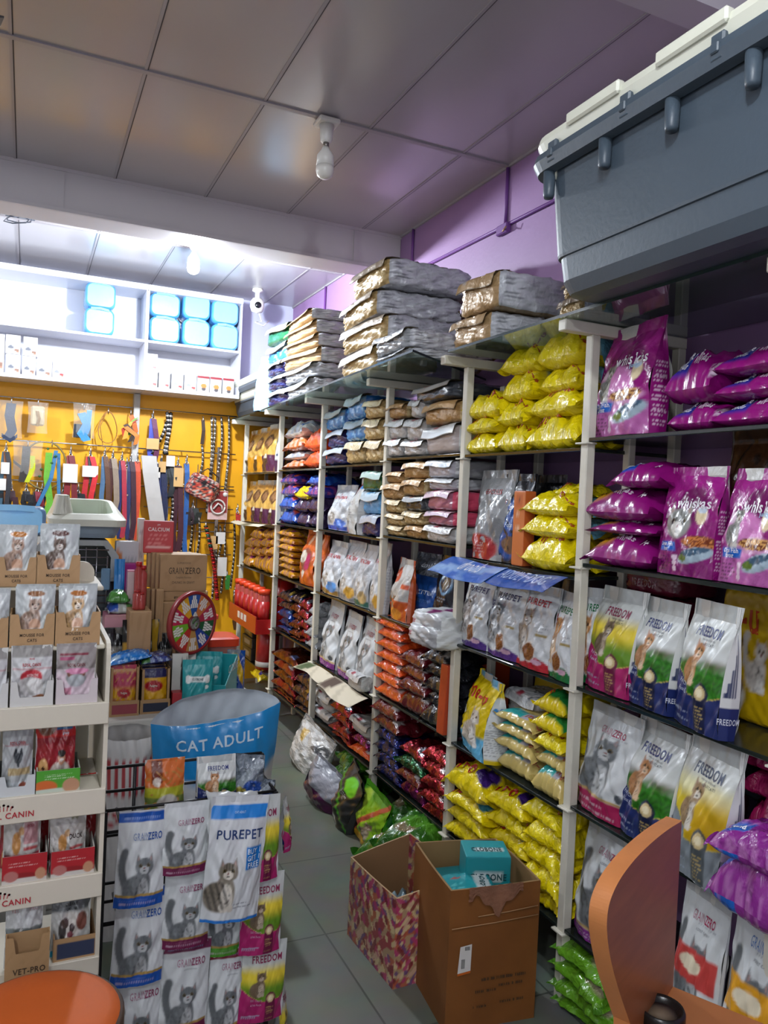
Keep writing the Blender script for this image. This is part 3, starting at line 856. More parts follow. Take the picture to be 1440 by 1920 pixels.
def sheet(name, poly, z, label):
    mb = MB(); n = len(poly); th = 0.010
    V = [(x, y, z) for x, y in poly] + [(x, y, z + th) for x, y in poly]
    mb.add(V, [tuple(range(n))[::-1], tuple(range(n, 2 * n))], m=0, smooth=False)
    mb.add(V, [(i, (i + 1) % n, n + (i + 1) % n, n + i) for i in range(n)], m=1, smooth=False)
    return tag(mb.obj(name, [GLASS, GEDGE]), label, 'glass shelf', 'glass top shelves')
sheet('glass_shelf', [(1.575, 1.02), (2.12, 1.02), (2.12, 2.86), (1.575, 2.86)], 2.300, 'glass top shelf carrying the big grey crate')
sheet('glass_shelf', [(1.45, 2.94), (1.80, 3.19), (2.10, 3.40), (2.12, 5.85), (1.60, 5.85)], 2.300, 'long glass top shelf with angled end under the silver and gold bag stacks')
sheet('glass_shelf', [(1.60, 5.87), (2.12, 5.87), (2.12, 6.80), (1.60, 6.80)], 2.300, 'farthest glass top shelf holding the grey litter bin')

# ------------------------------------------------------------------ big stacked crates above the nearest bay
CRG = mat_plain('blue_grey_plastic', '#434f5a', 0.42, 0, 0.04, 3, 0.06, 70)
CRC = mat_plain('cream_plastic', '#d5d6c6', 0.42, 0, 0.03)
DKP = mat_plain('dark_plastic_foot', '#23262b', 0.4)
def ringrect(x0, x1, y0, y1, r, n=6):
    out = []
    for (cx, cy, a0) in ((x1 - r, y1 - r, 0), (x0 + r, y1 - r, 90), (x0 + r, y0 + r, 180), (x1 - r, y0 + r, 270)):
        for i in range(n + 1):
            g = math.radians(a0 + 90 * i / n); out.append((cx + r * math.cos(g), cy + r * math.sin(g)))
    return out
def tub(mb, levels, m=0, close=True):
    """levels: (x0,x1,y0,y1,r,z)"""
    R = [[(x, y, L[5]) for x, y in ringrect(*L[:5])] for L in levels]
    n = len(R[0]); V = [p for q in R for p in q]
    f = [(i * n + k, i * n + (k + 1) % n, (i + 1) * n + (k + 1) % n, (i + 1) * n + k) for i in range(len(R) - 1) for k in range(n)]
    if close: f.append(tuple(range(n))[::-1])
    mb.add(V, f, m=m, smooth=False)
def crate(x0, x1, y0, y1, z, h, label, mat, pegs, tap=0.07, name='storage_crate', grp=None):
    t = thing(name, label, 'crate', ((x0 + x1) / 2, (y0 + y1) / 2, z))
    cx, cy = (x0 + x1) / 2, (y0 + y1) / 2
    X0, X1, Y0, Y1 = x0 - cx, x1 - cx, y0 - cy, y1 - cy
    mb = MB(); tp = tap
    def L(o, r, zz): return (X0 + o, X1 - o, Y0 + o, Y1 - o, r, zz)
    tub(mb, [L(tp + .05, .04, 0), L(tp + .018, .06, .012), L(tp, .07, .05), L(tp - .008, .07, .12), L(tp - .014, .07, .122), L(tp - .016, .07, .13), L(0.035, .07, h - .03), L(0.03, .07, h), L(0.034, .07, h - 0.002), L(tp + .01, .06, .05), L(tp + .03, .05, .02)])
    mb.obj('crate_body', mat, t)
    mb = MB()
    tub(mb, [L(0.028, .07, h - .055), L(0.0, .08, h - .05), L(-0.012, .085, h - .02), L(-.008, .085, h), L(0.025, .07, h + .004), L(0.034, .07, h - .01)], close=False)
    mb.obj('rim', mat, t)
    for y in pegs:
        mb = MB(); mb.lathe([(0.0, h - .13), (0.014, h - .13), (0.017, h - .12), (0.019, h - .045)], n=14, center=(X0 + 0.022, y - cy, 0)); mb.obj('peg', mat, t)
    return t
crate(1.385, 1.98, 1.02, 2.055, 2.311, 0.43, 'big blue-grey plastic crate on glass shelf above the nearest bay', CRG, (1.97, 1.72, 1.475, 1.24))
t = crate(1.395, 1.97, 1.03, 2.05, 2.368, 0.43, 'cream plastic crate nested inside the big blue-grey crate', CRC, (1.97,))
for y in (1.93, 1.62, 1.32):
    mb = MB(); mb.box((1.378, y - .02, 2.70), (1.40, y + .02, 2.765), bev=0.005); mb.box((1.37, y - .012, 2.715), (1.385, y + .012, 2.74), bev=0.003)
    tag(mb.obj('rim_clip', CRG), 'blue-grey clip gripping the crate rims, %s along the front edge' % {1.93: 'farthest', 1.62: 'middle', 1.32: 'nearest'}[y], 'clip', 'crate rim clips')
for (y, z) in ((1.75, 2.83), (1.40, 2.83)):
    mb = MB(); mb.box((1.372, y - .11, 2.775), (1.40, y + .11, 2.812), bev=0.006)
    mb.obj('rim_ridge', CRC, t).matrix_parent_inverse = Matrix.Translation((-t.location[0], -t.location[1], -t.location[2]))
# the wood pillar and boards behind the crate and bay are only the dark wall side
# ------------------------------------------------------------------ goods on the racks: designs
def flapart(base='#d9dbdc', logo='#8c2436', bar=True):
    def A(x, z, k):
        c = fill(x, base)
        c = over(c, ell(x, z, -0.15, .26, .09, .08), S(logo))
        if bar: c = over(c, rect(x, z, .2, .38, .2, .36) * (np.sin(x * 260) > -.2), S('#4a4d55'))
        c = lines(c, x, z, -.42, -.28, .15, .4, 4, '#8a8d93')
        return c
    return A
def paperside(x, z, k):
    c = fill(x, '#b0b2b8')
    c = over(c, rect(x, z, -.48, -.2, .1 * k, .9 * k), S('#c6c8ce'))
    c = lines(c, x, z, -.44, -.24, .2 * k, .8 * k, 7, '#55585f', 2)
    for j in range(3): c = over(c, rect(x, z, -.15 + .2 * j, .0 + .2 * j, .12 * k, .88 * k), S('#bfc1c7')); c = lines(c, x, z, -.13 + .2 * j, -.03 + .2 * j, .15 * k, .85 * k, 9, '#85888f', j, .5)
    return c
def goldcrease(x, z, k):
    c = fill(x, '#a98d5a'); return over(c, (hsh(x, z, .35) > .1) * .6, S('#cbb483'))

D_ = {}
D_['whisk_adult'] = pouch('cat_food_bag', .31, .40, .12, art_whiskas(False), .55, lambda x, z, k: lines(fill(x, '#85126c'), x, z, -.4, .4, .08 * k, .62 * k, 20, '#e0c8da'), .08,
    [('whiskas', 0.08, .66, .125, '#e6e2ea', 1.0), ('Ocean Fish', -.28, .278, .05, '#f0f0f4', .85), ('Flavour', -.28, .235, .05, '#f0f0f4', .7), ('1+', -.34, .565, .05, '#8d1173')], FILM, 3, res=54, curl=.02)
D_['whisk_kit'] = pouch('cat_food_bag', .34, .40, .13, art_whiskas(True), .6, lambda x, z, k: lines(fill(x, '#85126c'), x, z, -.4, .4, .05 * k, .62 * k, 22, '#e0c8da'), .10,
    [('whiskas', 0.12, .66, .12, '#e6e2ea', 1.0), ('Junior', .2, .595, .06, '#a9d0f0', .8), ('Ocean Fish', -.28, .278, .05, '#f0f0f4', .85), ('Flavour', -.28, .235, .05, '#f0f0f4', .7)], FILM, 5, res=54, curl=.05, topw=.93)
def whisk_lie(x, z, k):
    c = fill(x, '#8d1173')
    c = over(c, rect(x, z, -.36, -.08, .03 * k, .20 * k), S('#1c2f9a'))
    c = over(c, ell(x, z, .38, .12 * k, .05, .05), S('#d9c5d8')); c = over(c, rect(x, z, -.5, .5, .75 * k, k), S('#6f0f5a'))
    return c
D_['whisk_lie'] = pillow('cat_food_bag', .36, .22, .10, whisk_lie, .08, [('Mackerel', -.22, .15, .04, '#e8e8f0', .9), ('Flavour', -.22, .075, .035, '#e8e8f0', .9), ('whiskas', .12, .11, .06, '#d9c5d8', .9), ('1+', .38, .11, .05, '#8d1173', .9)], FILM, 11, back='#7d1066')
def whisk_lie2(x, z, k):
    c = fill(x, '#8d1173'); c = over(c, rect(x, z, -.40, -.14, .06 * k, .24 * k), S('#e0a21c')); return over(c, rect(x, z, .2, .34, .12 * k, .3 * k), S('#5b0b4a'))
D_['whisk_lie_y'] = pillow('cat_food_bag', .3, .22, .08, whisk_lie2, .1, [('Chicken', -.27, .15, .05, '#5a3010', .8), ('whiskas', .0, .14, .06, '#d9c5d8', .9), ('1+', .27, .14, .08, '#f0e6ee', .7)], FILM, 12, back='#7d1066')
def whisk_lie3(x, z, k):
    c = fill(x, '#8d1173'); c = over(c, rect(x, z, -.42, -.10, .05 * k, .30 * k), S('#1555c0')); return c
D_['whisk_lie_b'] = pillow('cat_food_bag', .3, .22, .08, whisk_lie3, .1, [('Ocean Fish', -.26, .23, .05, '#e8eef6', .8), ('Flavour', -.26, .12, .05, '#e8eef6', .8), ('1+', .25, .16, .08, '#f0e6ee', .7)], FILM, 13, back='#7d1066')
def sachetpink(x, z, k):
    c = fill(x, '#8b2a8c'); c = over(c, rect(x, z, -.36, -.12, .12 * k, .4 * k), S('#1d63c4')); c = over(c, (hsh(x, z, .5) > .55) * .5, S('#c98ac4')); return c
D_['sach_purple'] = pillow('cat_food_sachet', .26, .2, .06, sachetpink, .1, [('tuna', -.24, .25, .07, '#e8eef6', .7), ('1+', .12, .25, .08, '#e9d6e6', .7)], FILMX, 14)
sf = lambda band: (lambda x, z, k: side_freedom(x, z, k, band))
for key, band, scn, bo, pa, tc2, rec in (('free_blue', '#1c2a63', 'green', '#b07a4c', '#d6b592', '#20306e', True), ('free_pink', '#a51c62', 'lemon', '#6d5a44', '#b9aa94', '#8a2a4c', True), ('free_grey', '#7d868c', 'yellow', '#9a7f5e', '#d9d2c4', '#3c4a63', False)):
    D_[key] = pouch('cat_food_pouch', .27, .40, .12, art_freedom(band, scn, bo, pa), .62, sf(band), .13,
        [('FREEDOM', 0.03, .765, .125, tc2, .68), ('ADULT CATS', 0.10, .67, .03, '#4a4e55', .9, False), ('GRAIN AND GLUTEN FREE', .06, .702, .02, '#6a6e75', .8, False)]
        + ([('Fish, Chicken', -.24, .325, .06, '#c9d0e0', .65, False, -.18), ('& Peas Recipe', -.24, .27, .06, '#c9d0e0', .65, False, -.14)] if rec else []), MATT, 21 + len(key), res=54, waist=.02, sealcol='#b3b8b7',
        sidetexts=[('FREEDOM', 0, .14, .07, '#d9dde6', 0)])
for key, acc, bdg, hd, bt in (('gz_pink', '#a1174f', '#50555c', True, .17), ('gz_purple', '#7b2a83', '#50555c', False, .09), ('gz_red', '#b02a35', '#50555c', False, .06), ('gz_blue', '#1f4f9a', '#50555c', False, .06)):
    D_[key] = pouch('cat_food_pouch', .27, .42, .10, art_grainzero(acc, None, bt, bdg, head=hd, word={'gz_red': '#c4433f', 'gz_blue': '#d99a1c'}.get(key)), 0.25, lambda x, z, k: fill(x, '#c2c6c8'), .10,
        [('GRAIN', -.07, .785, .10, {'gz_blue': '#5f7fb4'}.get(key, '#a8697c'), .52, False), ('ZERO', .16, .785, .10, {'gz_blue': '#1f4f9a'}.get(key, '#a1274f'), .58), ('ADULT CATS', .05, .70, .03, '#8a8d92', .9, False)], MATT, 31 + len(key), res=50, sealcol='#b0b3b4')
for key, acc, b_c, p_c, tcol in (('pp_purple', '#4a2a7a', '#9d9894', '#cfcac6', '#3b2a66'), ('pp_violet', '#55307f', '#74787c', '#b6b8ba', '#33305a'), ('pp_red', '#b3202c', '#8a8078', '#c4bdb5', '#b01f2e'), ('pp_green', '#176b35', '#c08a58', '#e0c6a6', '#1a6b3c')):
    D_[key] = pouch('cat_food_bag', .27, .42, .11, art_purepet(acc, b_c, p_c), 0.35, lambda x, z, k: fill(x, '#c9ccce'), .10,
        [('PUREPET', -.0, .79, .125, tcol, .95), ('1+', .28, .55, .05, '#6a6d74', .7, False)], FILM, 41 + len(key), res=44, sidetexts=[('PUREPET', 0, .55, .10, tcol, 1)])
D_['meo_up'] = pouch('cat_food_bag', .30, .46, .13, art_meo_up, .7, side_meo, .08, [('me-o', -.1, .72, .22, '#c8281c', .85)], FILM, 51, res=48, curl=.06, topw=.9)
def meo(x, z, k):
    c = fill(x, '#f0da0c'); return over(c, sm(.62 * k, .72 * k, z), S('#e6d010'))
D_['meo'] = [pillow('cat_food_bag', .34, .22, .10, meo, .13, [('me-o', x_, .12, .055, '#a8431a', 1.7)], FILMX, s_, crump=.2, back='#dcc80c') for s_, x_ in ((61, .05), (161, -.1), (361, .15))]
def meob(x, z, k):
    c = fill(x, '#f0da0c'); return over(c, sm(.30 * k, .36 * k, z), S('#6fb2cc'))
D_['meo_blue'] = pillow('cat_food_bag', .34, .22, .12, meob, .12, [('me-o', .22, .13, .055, '#b5501c', 1.6)], FILMX, 62, crump=.18, back='#dcc80c')
def meo_end(top, win):
    def A(x, z, k):
        c = fill(x, top); c = over(c, rect(x, z, -.5, .5, .55 * k, k), S(win)); return over(c, rect(x, z, .12, .36, .08 * k, .34 * k), S(win) * .8)
    return A
D_['meo_violet'] = pillow('cat_food_bag', .24, .34, .08, meo_end('#efd70a', '#4b2a86'), .10, [('me-o', -.2, .13, .16, '#b0281c', .75)], FILMX, 63, crump=.16, back='#dfca0c')
D_['meo_teal'] = pillow('cat_food_bag', .24, .34, .08, meo_end('#efd70a', '#3f93a8'), .10, [('me-o', -.2, .13, .14, '#b0281c', .75)], FILMX, 64, crump=.16, back='#dfca0c')
D_['meo_plain'] = [pillow('cat_food_bag', .26, .34, .08, meo_end('#efd90a', '#d8c010'), .12, [('me-o', x_, .16, .10, '#b56020', .75)], FILMX, s_, crump=.22, back='#dfca0c') for s_, x_ in ((65, 0), (165, .15), (365, -.15))]
D_['meo_tan'] = pillow('cat_food_bag', .26, .30, .07, lambda x, z, k: over(over(fill(x, '#c9b36a'), rect(x, z, -.42, .1, .06 * k, .24 * k), S('#2a9a98')), rect(x, z, .1, .22, .06 * k, .24 * k), S('#a9a8b8')), .08, [('me-o', .3, .14, .09, '#b06050', .9)], FILM, 66, crump=.08, back='#b9a560')
D_['meo_green'] = pillow('cat_food_bag', .24, .30, .09, lambda x, z, k: over(fill(x, '#dcc30a'), rect(x, z, -.2, .5, .06 * k, .26 * k), S('#1f7a34')), .08, [('me-o', -.33, .15, .10, '#c03a20', .9)], FILM, 67, crump=.1, back='#d0b80c')
# block bags
FA = flapart()
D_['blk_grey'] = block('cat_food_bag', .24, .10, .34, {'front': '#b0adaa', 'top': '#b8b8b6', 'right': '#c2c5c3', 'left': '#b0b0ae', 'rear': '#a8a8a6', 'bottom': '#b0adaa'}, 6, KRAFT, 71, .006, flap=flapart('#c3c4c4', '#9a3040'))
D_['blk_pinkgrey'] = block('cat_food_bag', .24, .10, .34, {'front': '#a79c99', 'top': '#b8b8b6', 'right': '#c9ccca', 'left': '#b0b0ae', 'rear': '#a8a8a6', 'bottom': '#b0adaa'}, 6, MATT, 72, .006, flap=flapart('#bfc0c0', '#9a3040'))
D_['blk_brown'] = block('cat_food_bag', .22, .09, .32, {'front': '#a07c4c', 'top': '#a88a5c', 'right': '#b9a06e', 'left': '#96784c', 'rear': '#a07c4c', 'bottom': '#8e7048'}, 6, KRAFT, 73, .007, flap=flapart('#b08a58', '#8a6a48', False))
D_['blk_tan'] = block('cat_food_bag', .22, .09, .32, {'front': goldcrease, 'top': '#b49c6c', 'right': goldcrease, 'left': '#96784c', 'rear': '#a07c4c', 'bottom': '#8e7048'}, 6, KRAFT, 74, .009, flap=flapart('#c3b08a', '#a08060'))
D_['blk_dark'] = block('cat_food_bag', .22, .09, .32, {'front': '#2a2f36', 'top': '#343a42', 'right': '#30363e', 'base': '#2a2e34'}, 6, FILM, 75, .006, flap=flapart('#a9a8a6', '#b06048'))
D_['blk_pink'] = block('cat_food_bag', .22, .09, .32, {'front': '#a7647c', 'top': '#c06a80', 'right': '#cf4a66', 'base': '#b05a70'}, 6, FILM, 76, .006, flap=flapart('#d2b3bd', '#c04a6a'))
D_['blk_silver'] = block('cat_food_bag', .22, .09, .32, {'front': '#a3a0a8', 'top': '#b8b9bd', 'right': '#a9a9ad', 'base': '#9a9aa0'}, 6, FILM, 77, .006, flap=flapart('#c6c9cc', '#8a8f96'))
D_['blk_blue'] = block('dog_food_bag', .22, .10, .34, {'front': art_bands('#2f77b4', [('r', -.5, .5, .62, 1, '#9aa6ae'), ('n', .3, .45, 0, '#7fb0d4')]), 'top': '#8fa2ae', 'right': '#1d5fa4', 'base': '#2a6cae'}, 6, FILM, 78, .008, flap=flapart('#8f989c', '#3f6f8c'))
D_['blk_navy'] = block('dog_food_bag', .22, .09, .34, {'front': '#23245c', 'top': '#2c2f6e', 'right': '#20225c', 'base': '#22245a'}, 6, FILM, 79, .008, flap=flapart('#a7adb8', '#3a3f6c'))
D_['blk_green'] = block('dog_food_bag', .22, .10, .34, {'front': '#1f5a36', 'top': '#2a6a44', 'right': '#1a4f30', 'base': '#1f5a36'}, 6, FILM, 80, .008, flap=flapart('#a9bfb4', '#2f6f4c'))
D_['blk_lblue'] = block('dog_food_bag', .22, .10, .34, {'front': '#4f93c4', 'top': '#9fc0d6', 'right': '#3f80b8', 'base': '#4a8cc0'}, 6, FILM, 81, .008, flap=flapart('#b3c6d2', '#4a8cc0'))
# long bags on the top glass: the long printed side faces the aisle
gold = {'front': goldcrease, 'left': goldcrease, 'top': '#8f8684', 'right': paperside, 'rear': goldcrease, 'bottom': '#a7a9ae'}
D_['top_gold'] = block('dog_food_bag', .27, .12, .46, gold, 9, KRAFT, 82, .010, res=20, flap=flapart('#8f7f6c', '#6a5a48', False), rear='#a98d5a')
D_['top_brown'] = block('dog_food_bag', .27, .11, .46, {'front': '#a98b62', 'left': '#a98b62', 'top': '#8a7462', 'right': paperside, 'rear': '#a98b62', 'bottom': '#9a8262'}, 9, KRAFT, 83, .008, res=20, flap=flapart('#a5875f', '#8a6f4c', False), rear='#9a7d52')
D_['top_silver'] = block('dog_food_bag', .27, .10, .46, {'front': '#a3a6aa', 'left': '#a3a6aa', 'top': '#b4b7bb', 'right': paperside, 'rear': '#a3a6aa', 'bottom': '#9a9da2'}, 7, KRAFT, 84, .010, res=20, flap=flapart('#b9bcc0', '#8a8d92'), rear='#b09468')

FA_, SB, TB, FB, VB, LB = 'nearest bay', 'second bay', 'third bay', 'fourth bay', 'fifth bay', 'farthest bay'
X1 = XS + 0.012
# ---- bay A (nearest)
z = SH['A'][0]
stand(D_['whisk_kit'], 1100, 1222, 607, z, X1, 'large glossy purple cat food bag standing upright, top shelf of nearest bay', lean=3, turn=-8, group=None)
pile(D_['whisk_lie'], 1252, 1345, [752, 655], z, X1 + .02, 'purple cat food bag beside the big upright one, {o} of pair', group='purple bags lying on the top shelf', depth=.3, jit=5)
pile(D_['whisk_lie'], 1338, 1500, [743, 694, 640], z, X1 + .01, 'purple bag with blue flavour tag, {o} of rightmost pile, top shelf', group='purple bags lying on the top shelf', depth=.32, jit=3)
z = SH['A'][1]
pile(None, 1094, 1228, [1003, 975, 915, 868], z, X1, ['purple cat food bag with yellow tag, bottom of left pile, second shelf', 'plain purple cat food bag, second from bottom, left pile, second shelf', 'bulky purple cat food bag with yellow tag, third from bottom, second shelf', 'purple cat food bag with blue tag, top of left pile, second shelf'],
     group='purple bags lying on the second shelf', depth=.3, ds=[D_['whisk_lie_y'], D_['whisk_lie_y'], D_['whisk_lie_y'], D_['whisk_lie_b']], inset=[(0, -4), (5, 0), (-3, 2), (50, 18)])
stand(D_['whisk_adult'], 1224, 1336, 874, z, X1 - .004, 'purple cat food bag with grey cat face, upright on second shelf', lean=4, turn=-4)
stand(D_['whisk_kit'], 1343, 1462, 876, z, X1 - .004, 'purple cat food bag with kitten picture, upright at right of second shelf', lean=4, turn=-3)
D_['old_brown'] = pouch('dog_food_bag', .30, .36, .12, art_bands('#5a3a22', [('r', -.4, -.2, .1, .35, '#9a6a3a'), ('e', .2, .2, .12, .1, '#8a8a86'), ('d', .5, .5, .05, '#7a5a40'), ('n', .3, .5, 1, '#3a2a20')]), .3, None, .09, [('VALUE', .05, .62, .09, '#b07a40')], FILM, 91, back='#4a3020')
stand(D_['old_brown'], 1345, 1470, 806, z, 1.92, 'dim brown bag standing at the back of the second shelf', lean=2)
z = SH['A'][2]
stand(D_['pp_green'], 1068, 1112, 1100, z, X1 + .03, 'white bag with round green seal squeezed behind the nearest post', lean=4, turn=30, D=.10)
stand(D_['free_pink'], 1088, 1178, 1100, z, X1 + .005, 'pink-bottomed cat food pouch with yellow meadow, third shelf of nearest bay', group=None, lean=5, turn=-6)
stand(D_['free_blue'], 1160, 1258, 1120, z, X1 + .0, 'navy cat food pouch with ginger cat, left of two on third shelf', lean=5, turn=-10)
stand(D_['free_blue'], 1250, 1362, 1126, z, X1 - .03, 'bigger navy cat food pouch with ginger cat, right of two on third shelf', lean=4, turn=-14)
D_['meo_carton'] = block('cat_food_bag', .40, .38, .16, {'front': art_bands('#c9a60c', [('r', -.5, .5, .86, .93, '#b8960c'), ('r', .1, .5, .93, 1, '#b0452a'), ('l', -.44, -.1, .52, .68, 6, '#7a5a20'), ('c', .0, .25, .42, '#d8d2ca', '#efece6', '#40382f'), ('e', -.3, .2, .15, .16, '#d9d6d0'), ('e', -.3, .27, .13, .1, '#7a4a22'), ('r', .18, .5, 0, .2, '#c8642a')]), 'base': '#b8960c', 'right': '#b8960c'}, 12, MATT, 92, .004, res=40, texts=[('me-u', 'front', -.30, .76, .07, '#b8401c'), ('1.4kg', 'front', -.35, .06, .03, '#3a3020')])
ya, yb2 = at(1339, 1250, 'X', 1.90)[1], at(1500, 1250, 'X', 1.90)[1]
put(D_['meo_carton'], (1.98, (ya + yb2) / 2, z), (ya - yb2, .13, at(1400, 1105, 'X', 1.9)[2] - z), (0, 0, FACE), 'large flat yellow bag with cat and bowl, behind the navy pouches', 'bag')
D_['free_dark'] = block('cat_food_bag', .30, .09, .30, {'front': art_bands('#6d1c33', [('r', -.2, .5, .0, .2, '#5a1228')]), 'base': '#5f162c'}, 6, FILM, 93, .006, texts=[('FREEDOM', 'front', -.05, .5, .03, '#a08088')])
D_['free_slate'] = block('cat_food_bag', .30, .09, .30, {'front': '#4a5258', 'base': '#454c52'}, 6, FILM, 94, .006, texts=[('FREEDOM', 'front', -.1, .5, .035, '#9aa2a8')])
pile(D_['free_dark'], 1165, 1262, [1118, 1072], z + .20, 1.86, 'dim maroon bag lying behind the navy pouches, {o} one', group='maroon bags behind the pouches', depth=.22)
put(D_['free_slate'], (1.975, at(1200, 1200, 'X', 1.9)[1], z), (.40, .22, .20), (0, 0, FACE), 'slate bag hidden behind the third shelf pouches', 'bag')
z = SH['A'][3]
stand(D_['gz_pink'], 1068, 1172, 1325, z, X1, 'white cat food pouch with magenta base, left end of fourth shelf', lean=6, turn=-4)
stand(D_['free_blue'], 1145, 1255, 1352, z, X1 - .01, 'navy cat food pouch with ginger cat, alone on fourth shelf', lean=6, turn=-8)
stand(D_['free_grey'], 1240, 1362, 1382, z, X1 - .035, 'grey-bottomed cat food pouch with yellow background on fourth shelf', lean=5, turn=-12)
put(D_['free_dark'], (1.96, at(1255, 1360, 'X', 1.86)[1], z), (.30, .24, at(1255, 1338, 'X', 1.86)[2] - z), (0, 0, FACE), 'maroon bag lying behind the fourth shelf pouches', 'bag')
put(D_['free_slate'], (1.97, at(1410, 1400, 'X', 1.86)[1], z + .21), (.30, .22, .09), (0, 0, FACE), 'slate grey bag topping the magenta pile on fourth shelf', 'bag')
D_['mag_lie'] = pillow('cat_food_bag', .30, .24, .08, lambda x, z, k: over(fill(x, '#98174f'), (hsh(x, z, .3) > .4) * .5, S('#b02a66')), .1, [('FREED', .2, .3, .09, '#c08a9c')], FILMX, 95, crump=.2)
pile(D_['mag_lie'], 1375, 1500, [1508, 1455, 1402], z, X1 + .06, 'magenta bag lying {o} in pile at right of fourth shelf', group='magenta bags on the fourth shelf', depth=.26)
pile(D_['sach_purple'], 1318, 1480, [1632, 1572], z - .0, X1 - .09, 'violet sachet with blue tag, {o} of front pair on fourth shelf', group='violet sachets on the fourth shelf', depth=.2, jit=8, gap=1.1)
z = SH['A'][4]
stand(D_['gz_purple'], 1060, 1168, 1552, z, X1, 'white cat food pouch with purple base, lowest shelf of nearest bay', lean=6, turn=-4)
stand(D_['gz_red'], 1246, 1342, 1655, z, X1 - .03, 'white cat food pouch with red fish label, lowest shelf beside wooden panel', lean=5, turn=-6)
stand(D_['gz_blue'], 1337, 1470, 1700, z, X1 - .05, 'white cat food pouch with yellow label and blue title, right of lowest shelf', lean=5, turn=-6)
D_['green_lie'] = pillow('cat_litter_bag', .26, .30, .08, lambda x, z, k: over(over(fill(x, '#64a024'), rect(x, z, .1, .4, .1 * k, .5 * k), S('#b0a486')), rect(x, z, -.5, .5, .6 * k, k), S('#8a8f86')), .1, (), FILMX, 96, crump=.14, back='#4c8420')
pile(D_['green_lie'], 1028, 1135, [1893, 1862, 1828, 1790], 0.0, X1 - .03, 'bright green bag on the floor under nearest bay, {o} of the pile', group='green bags under the nearest bay', depth=.3, jit=6)

# ---- bay B
z = SH['B'][0]
g = 'yellow bags on the top shelf'
pile(D_['meo'], 866, 936, [812, 784, 742], z, X1, 'yellow cat food bag, {o} of left pile on top shelf, second bay', group=g, depth=.26, jit=5, gap=1.15)
pile(D_['meo'], 927, 992, [796, 755], z, X1, 'yellow cat food bag, {o} of middle pile on top shelf, second bay', group=g, depth=.26, jit=5, gap=1.12)
pile(D_['meo'], 982, 1084, [780, 731], z, X1 - .01, 'yellow cat food bag, {o} of right pile on top shelf, second bay', group=g, depth=.26, jit=3, gap=1.12)
z3 = at(980, 744, 'X', X1)[2]
pile(D_['meo_blue'], 936, 1008, [698, 652], z3, X1 + .03, 'yellow bag with blue back, {o} of upper left pair, second bay', group=g, depth=.26, jit=6, gap=1.12)
pile(D_['meo_blue'], 1003, 1088, [686, 622], at(1045, 731, 'X', X1)[2], X1 + .01, 'yellow bag with blue back, {o} of upper right pair, second bay', group=g, depth=.26, jit=4, gap=1.12)
z = SH['B'][1]
D_['herc'] = pouch('dog_food_bag', .26, .45, .10, art_bands('#8f9293', [('e', -.1, .12, .45, .16, '#a8262a'), ('l', -.3, .1, .08, .16, 3, '#d9b0a8'), ('n', .25, .55, 3, '#a9acad'), ('e', .3, .35, .16, .12, '#77797a')]), .2, None, .09, [('HERCULES', .02, .75, .10, '#a0262e', .7), ('CAT', .0, .17, .05, '#e0c8c0')], FILM, 97, res=36, back='#8a8d8e')
D_['drool'] = pouch('dog_food_bag', .24, .42, .10, art_bands('#14171c', [('e', .0, .38, .42, .34, '#1d4f9a'), ('e', .1, .2, .25, .1, '#7a5a40'), ('r', -.45, -.25, .6, .75, '#a01c26'), ('n', .3, .6, 2, '#23272e')]), .3, None, .08, [('drools', .12, .62, .12, '#d9dde2', .8), ('Focus', .05, .42, .09, '#c9d6e6', .7)], FILM, 98, res=32, back='#14171c')
D_['orangebox'] = block('treat_box', .09, .34, .05, {'front': art_bands('#c9703c', [('r', -.3, .3, .80, .95, '#b85a2c'), ('l', -.3, .3, .45, .72, 6, '#e8c8a8'), ('e', 0, .9, .1, .03, '#2a2020')]), 'base': '#b85a2c'}, 30, SATIN, 99, 0)
stand(D_['herc'], 872, 938, 880, z, X1, 'grey dog food bag with red oval, left of second shelf, second bay', lean=4, turn=-2)
stand(D_['drool'], 924, 978, 888, z, X1 + .02, 'black bag with blue oval beside the grey one, second bay', lean=3)
put(D_['orangebox'], (X1 + .03, at(970, 980, 'X', X1)[1], z), (.075, .05, at(970, 920, 'X', X1)[2] - z), (0, 0, FACE), 'tall narrow orange treat box between black and yellow bags', 'box')
D_['blackup'] = pouch('dog_food_bag', .26, .42, .10, art_bands('#101318', [('n', .3, .7, 5, '#2a3038')]), .3, None, .09, [('drools', 0, .55, .12, '#8a9098')], FILM, 100, res=20, back='#101318')
stand(D_['blackup'], 985, 1040, 890, z, 1.93, 'black glossy bag standing behind the short yellow pile', lean=2)
pile(None, 975, 1072, [1008, 968, 930], z, X1, ['yellow cat food bag, bottom of short pile, second shelf, second bay', 'yellow bag with blue edge, middle of short pile, second shelf, second bay', 'yellow bag with blue edge, top of short pile, second shelf, second bay'], group='yellow bags on the second shelf', depth=.26, gap=1.15, ds=[D_['meo'], D_['meo_blue'], D_['meo_blue']])
pile(D_['meo'], 1036, 1078, [906], at(1050, 930, 'X', X1)[2], X1 + .06, 'yellow bag crowning the short pile, second shelf, second bay', group='yellow bags on the second shelf', depth=.2)
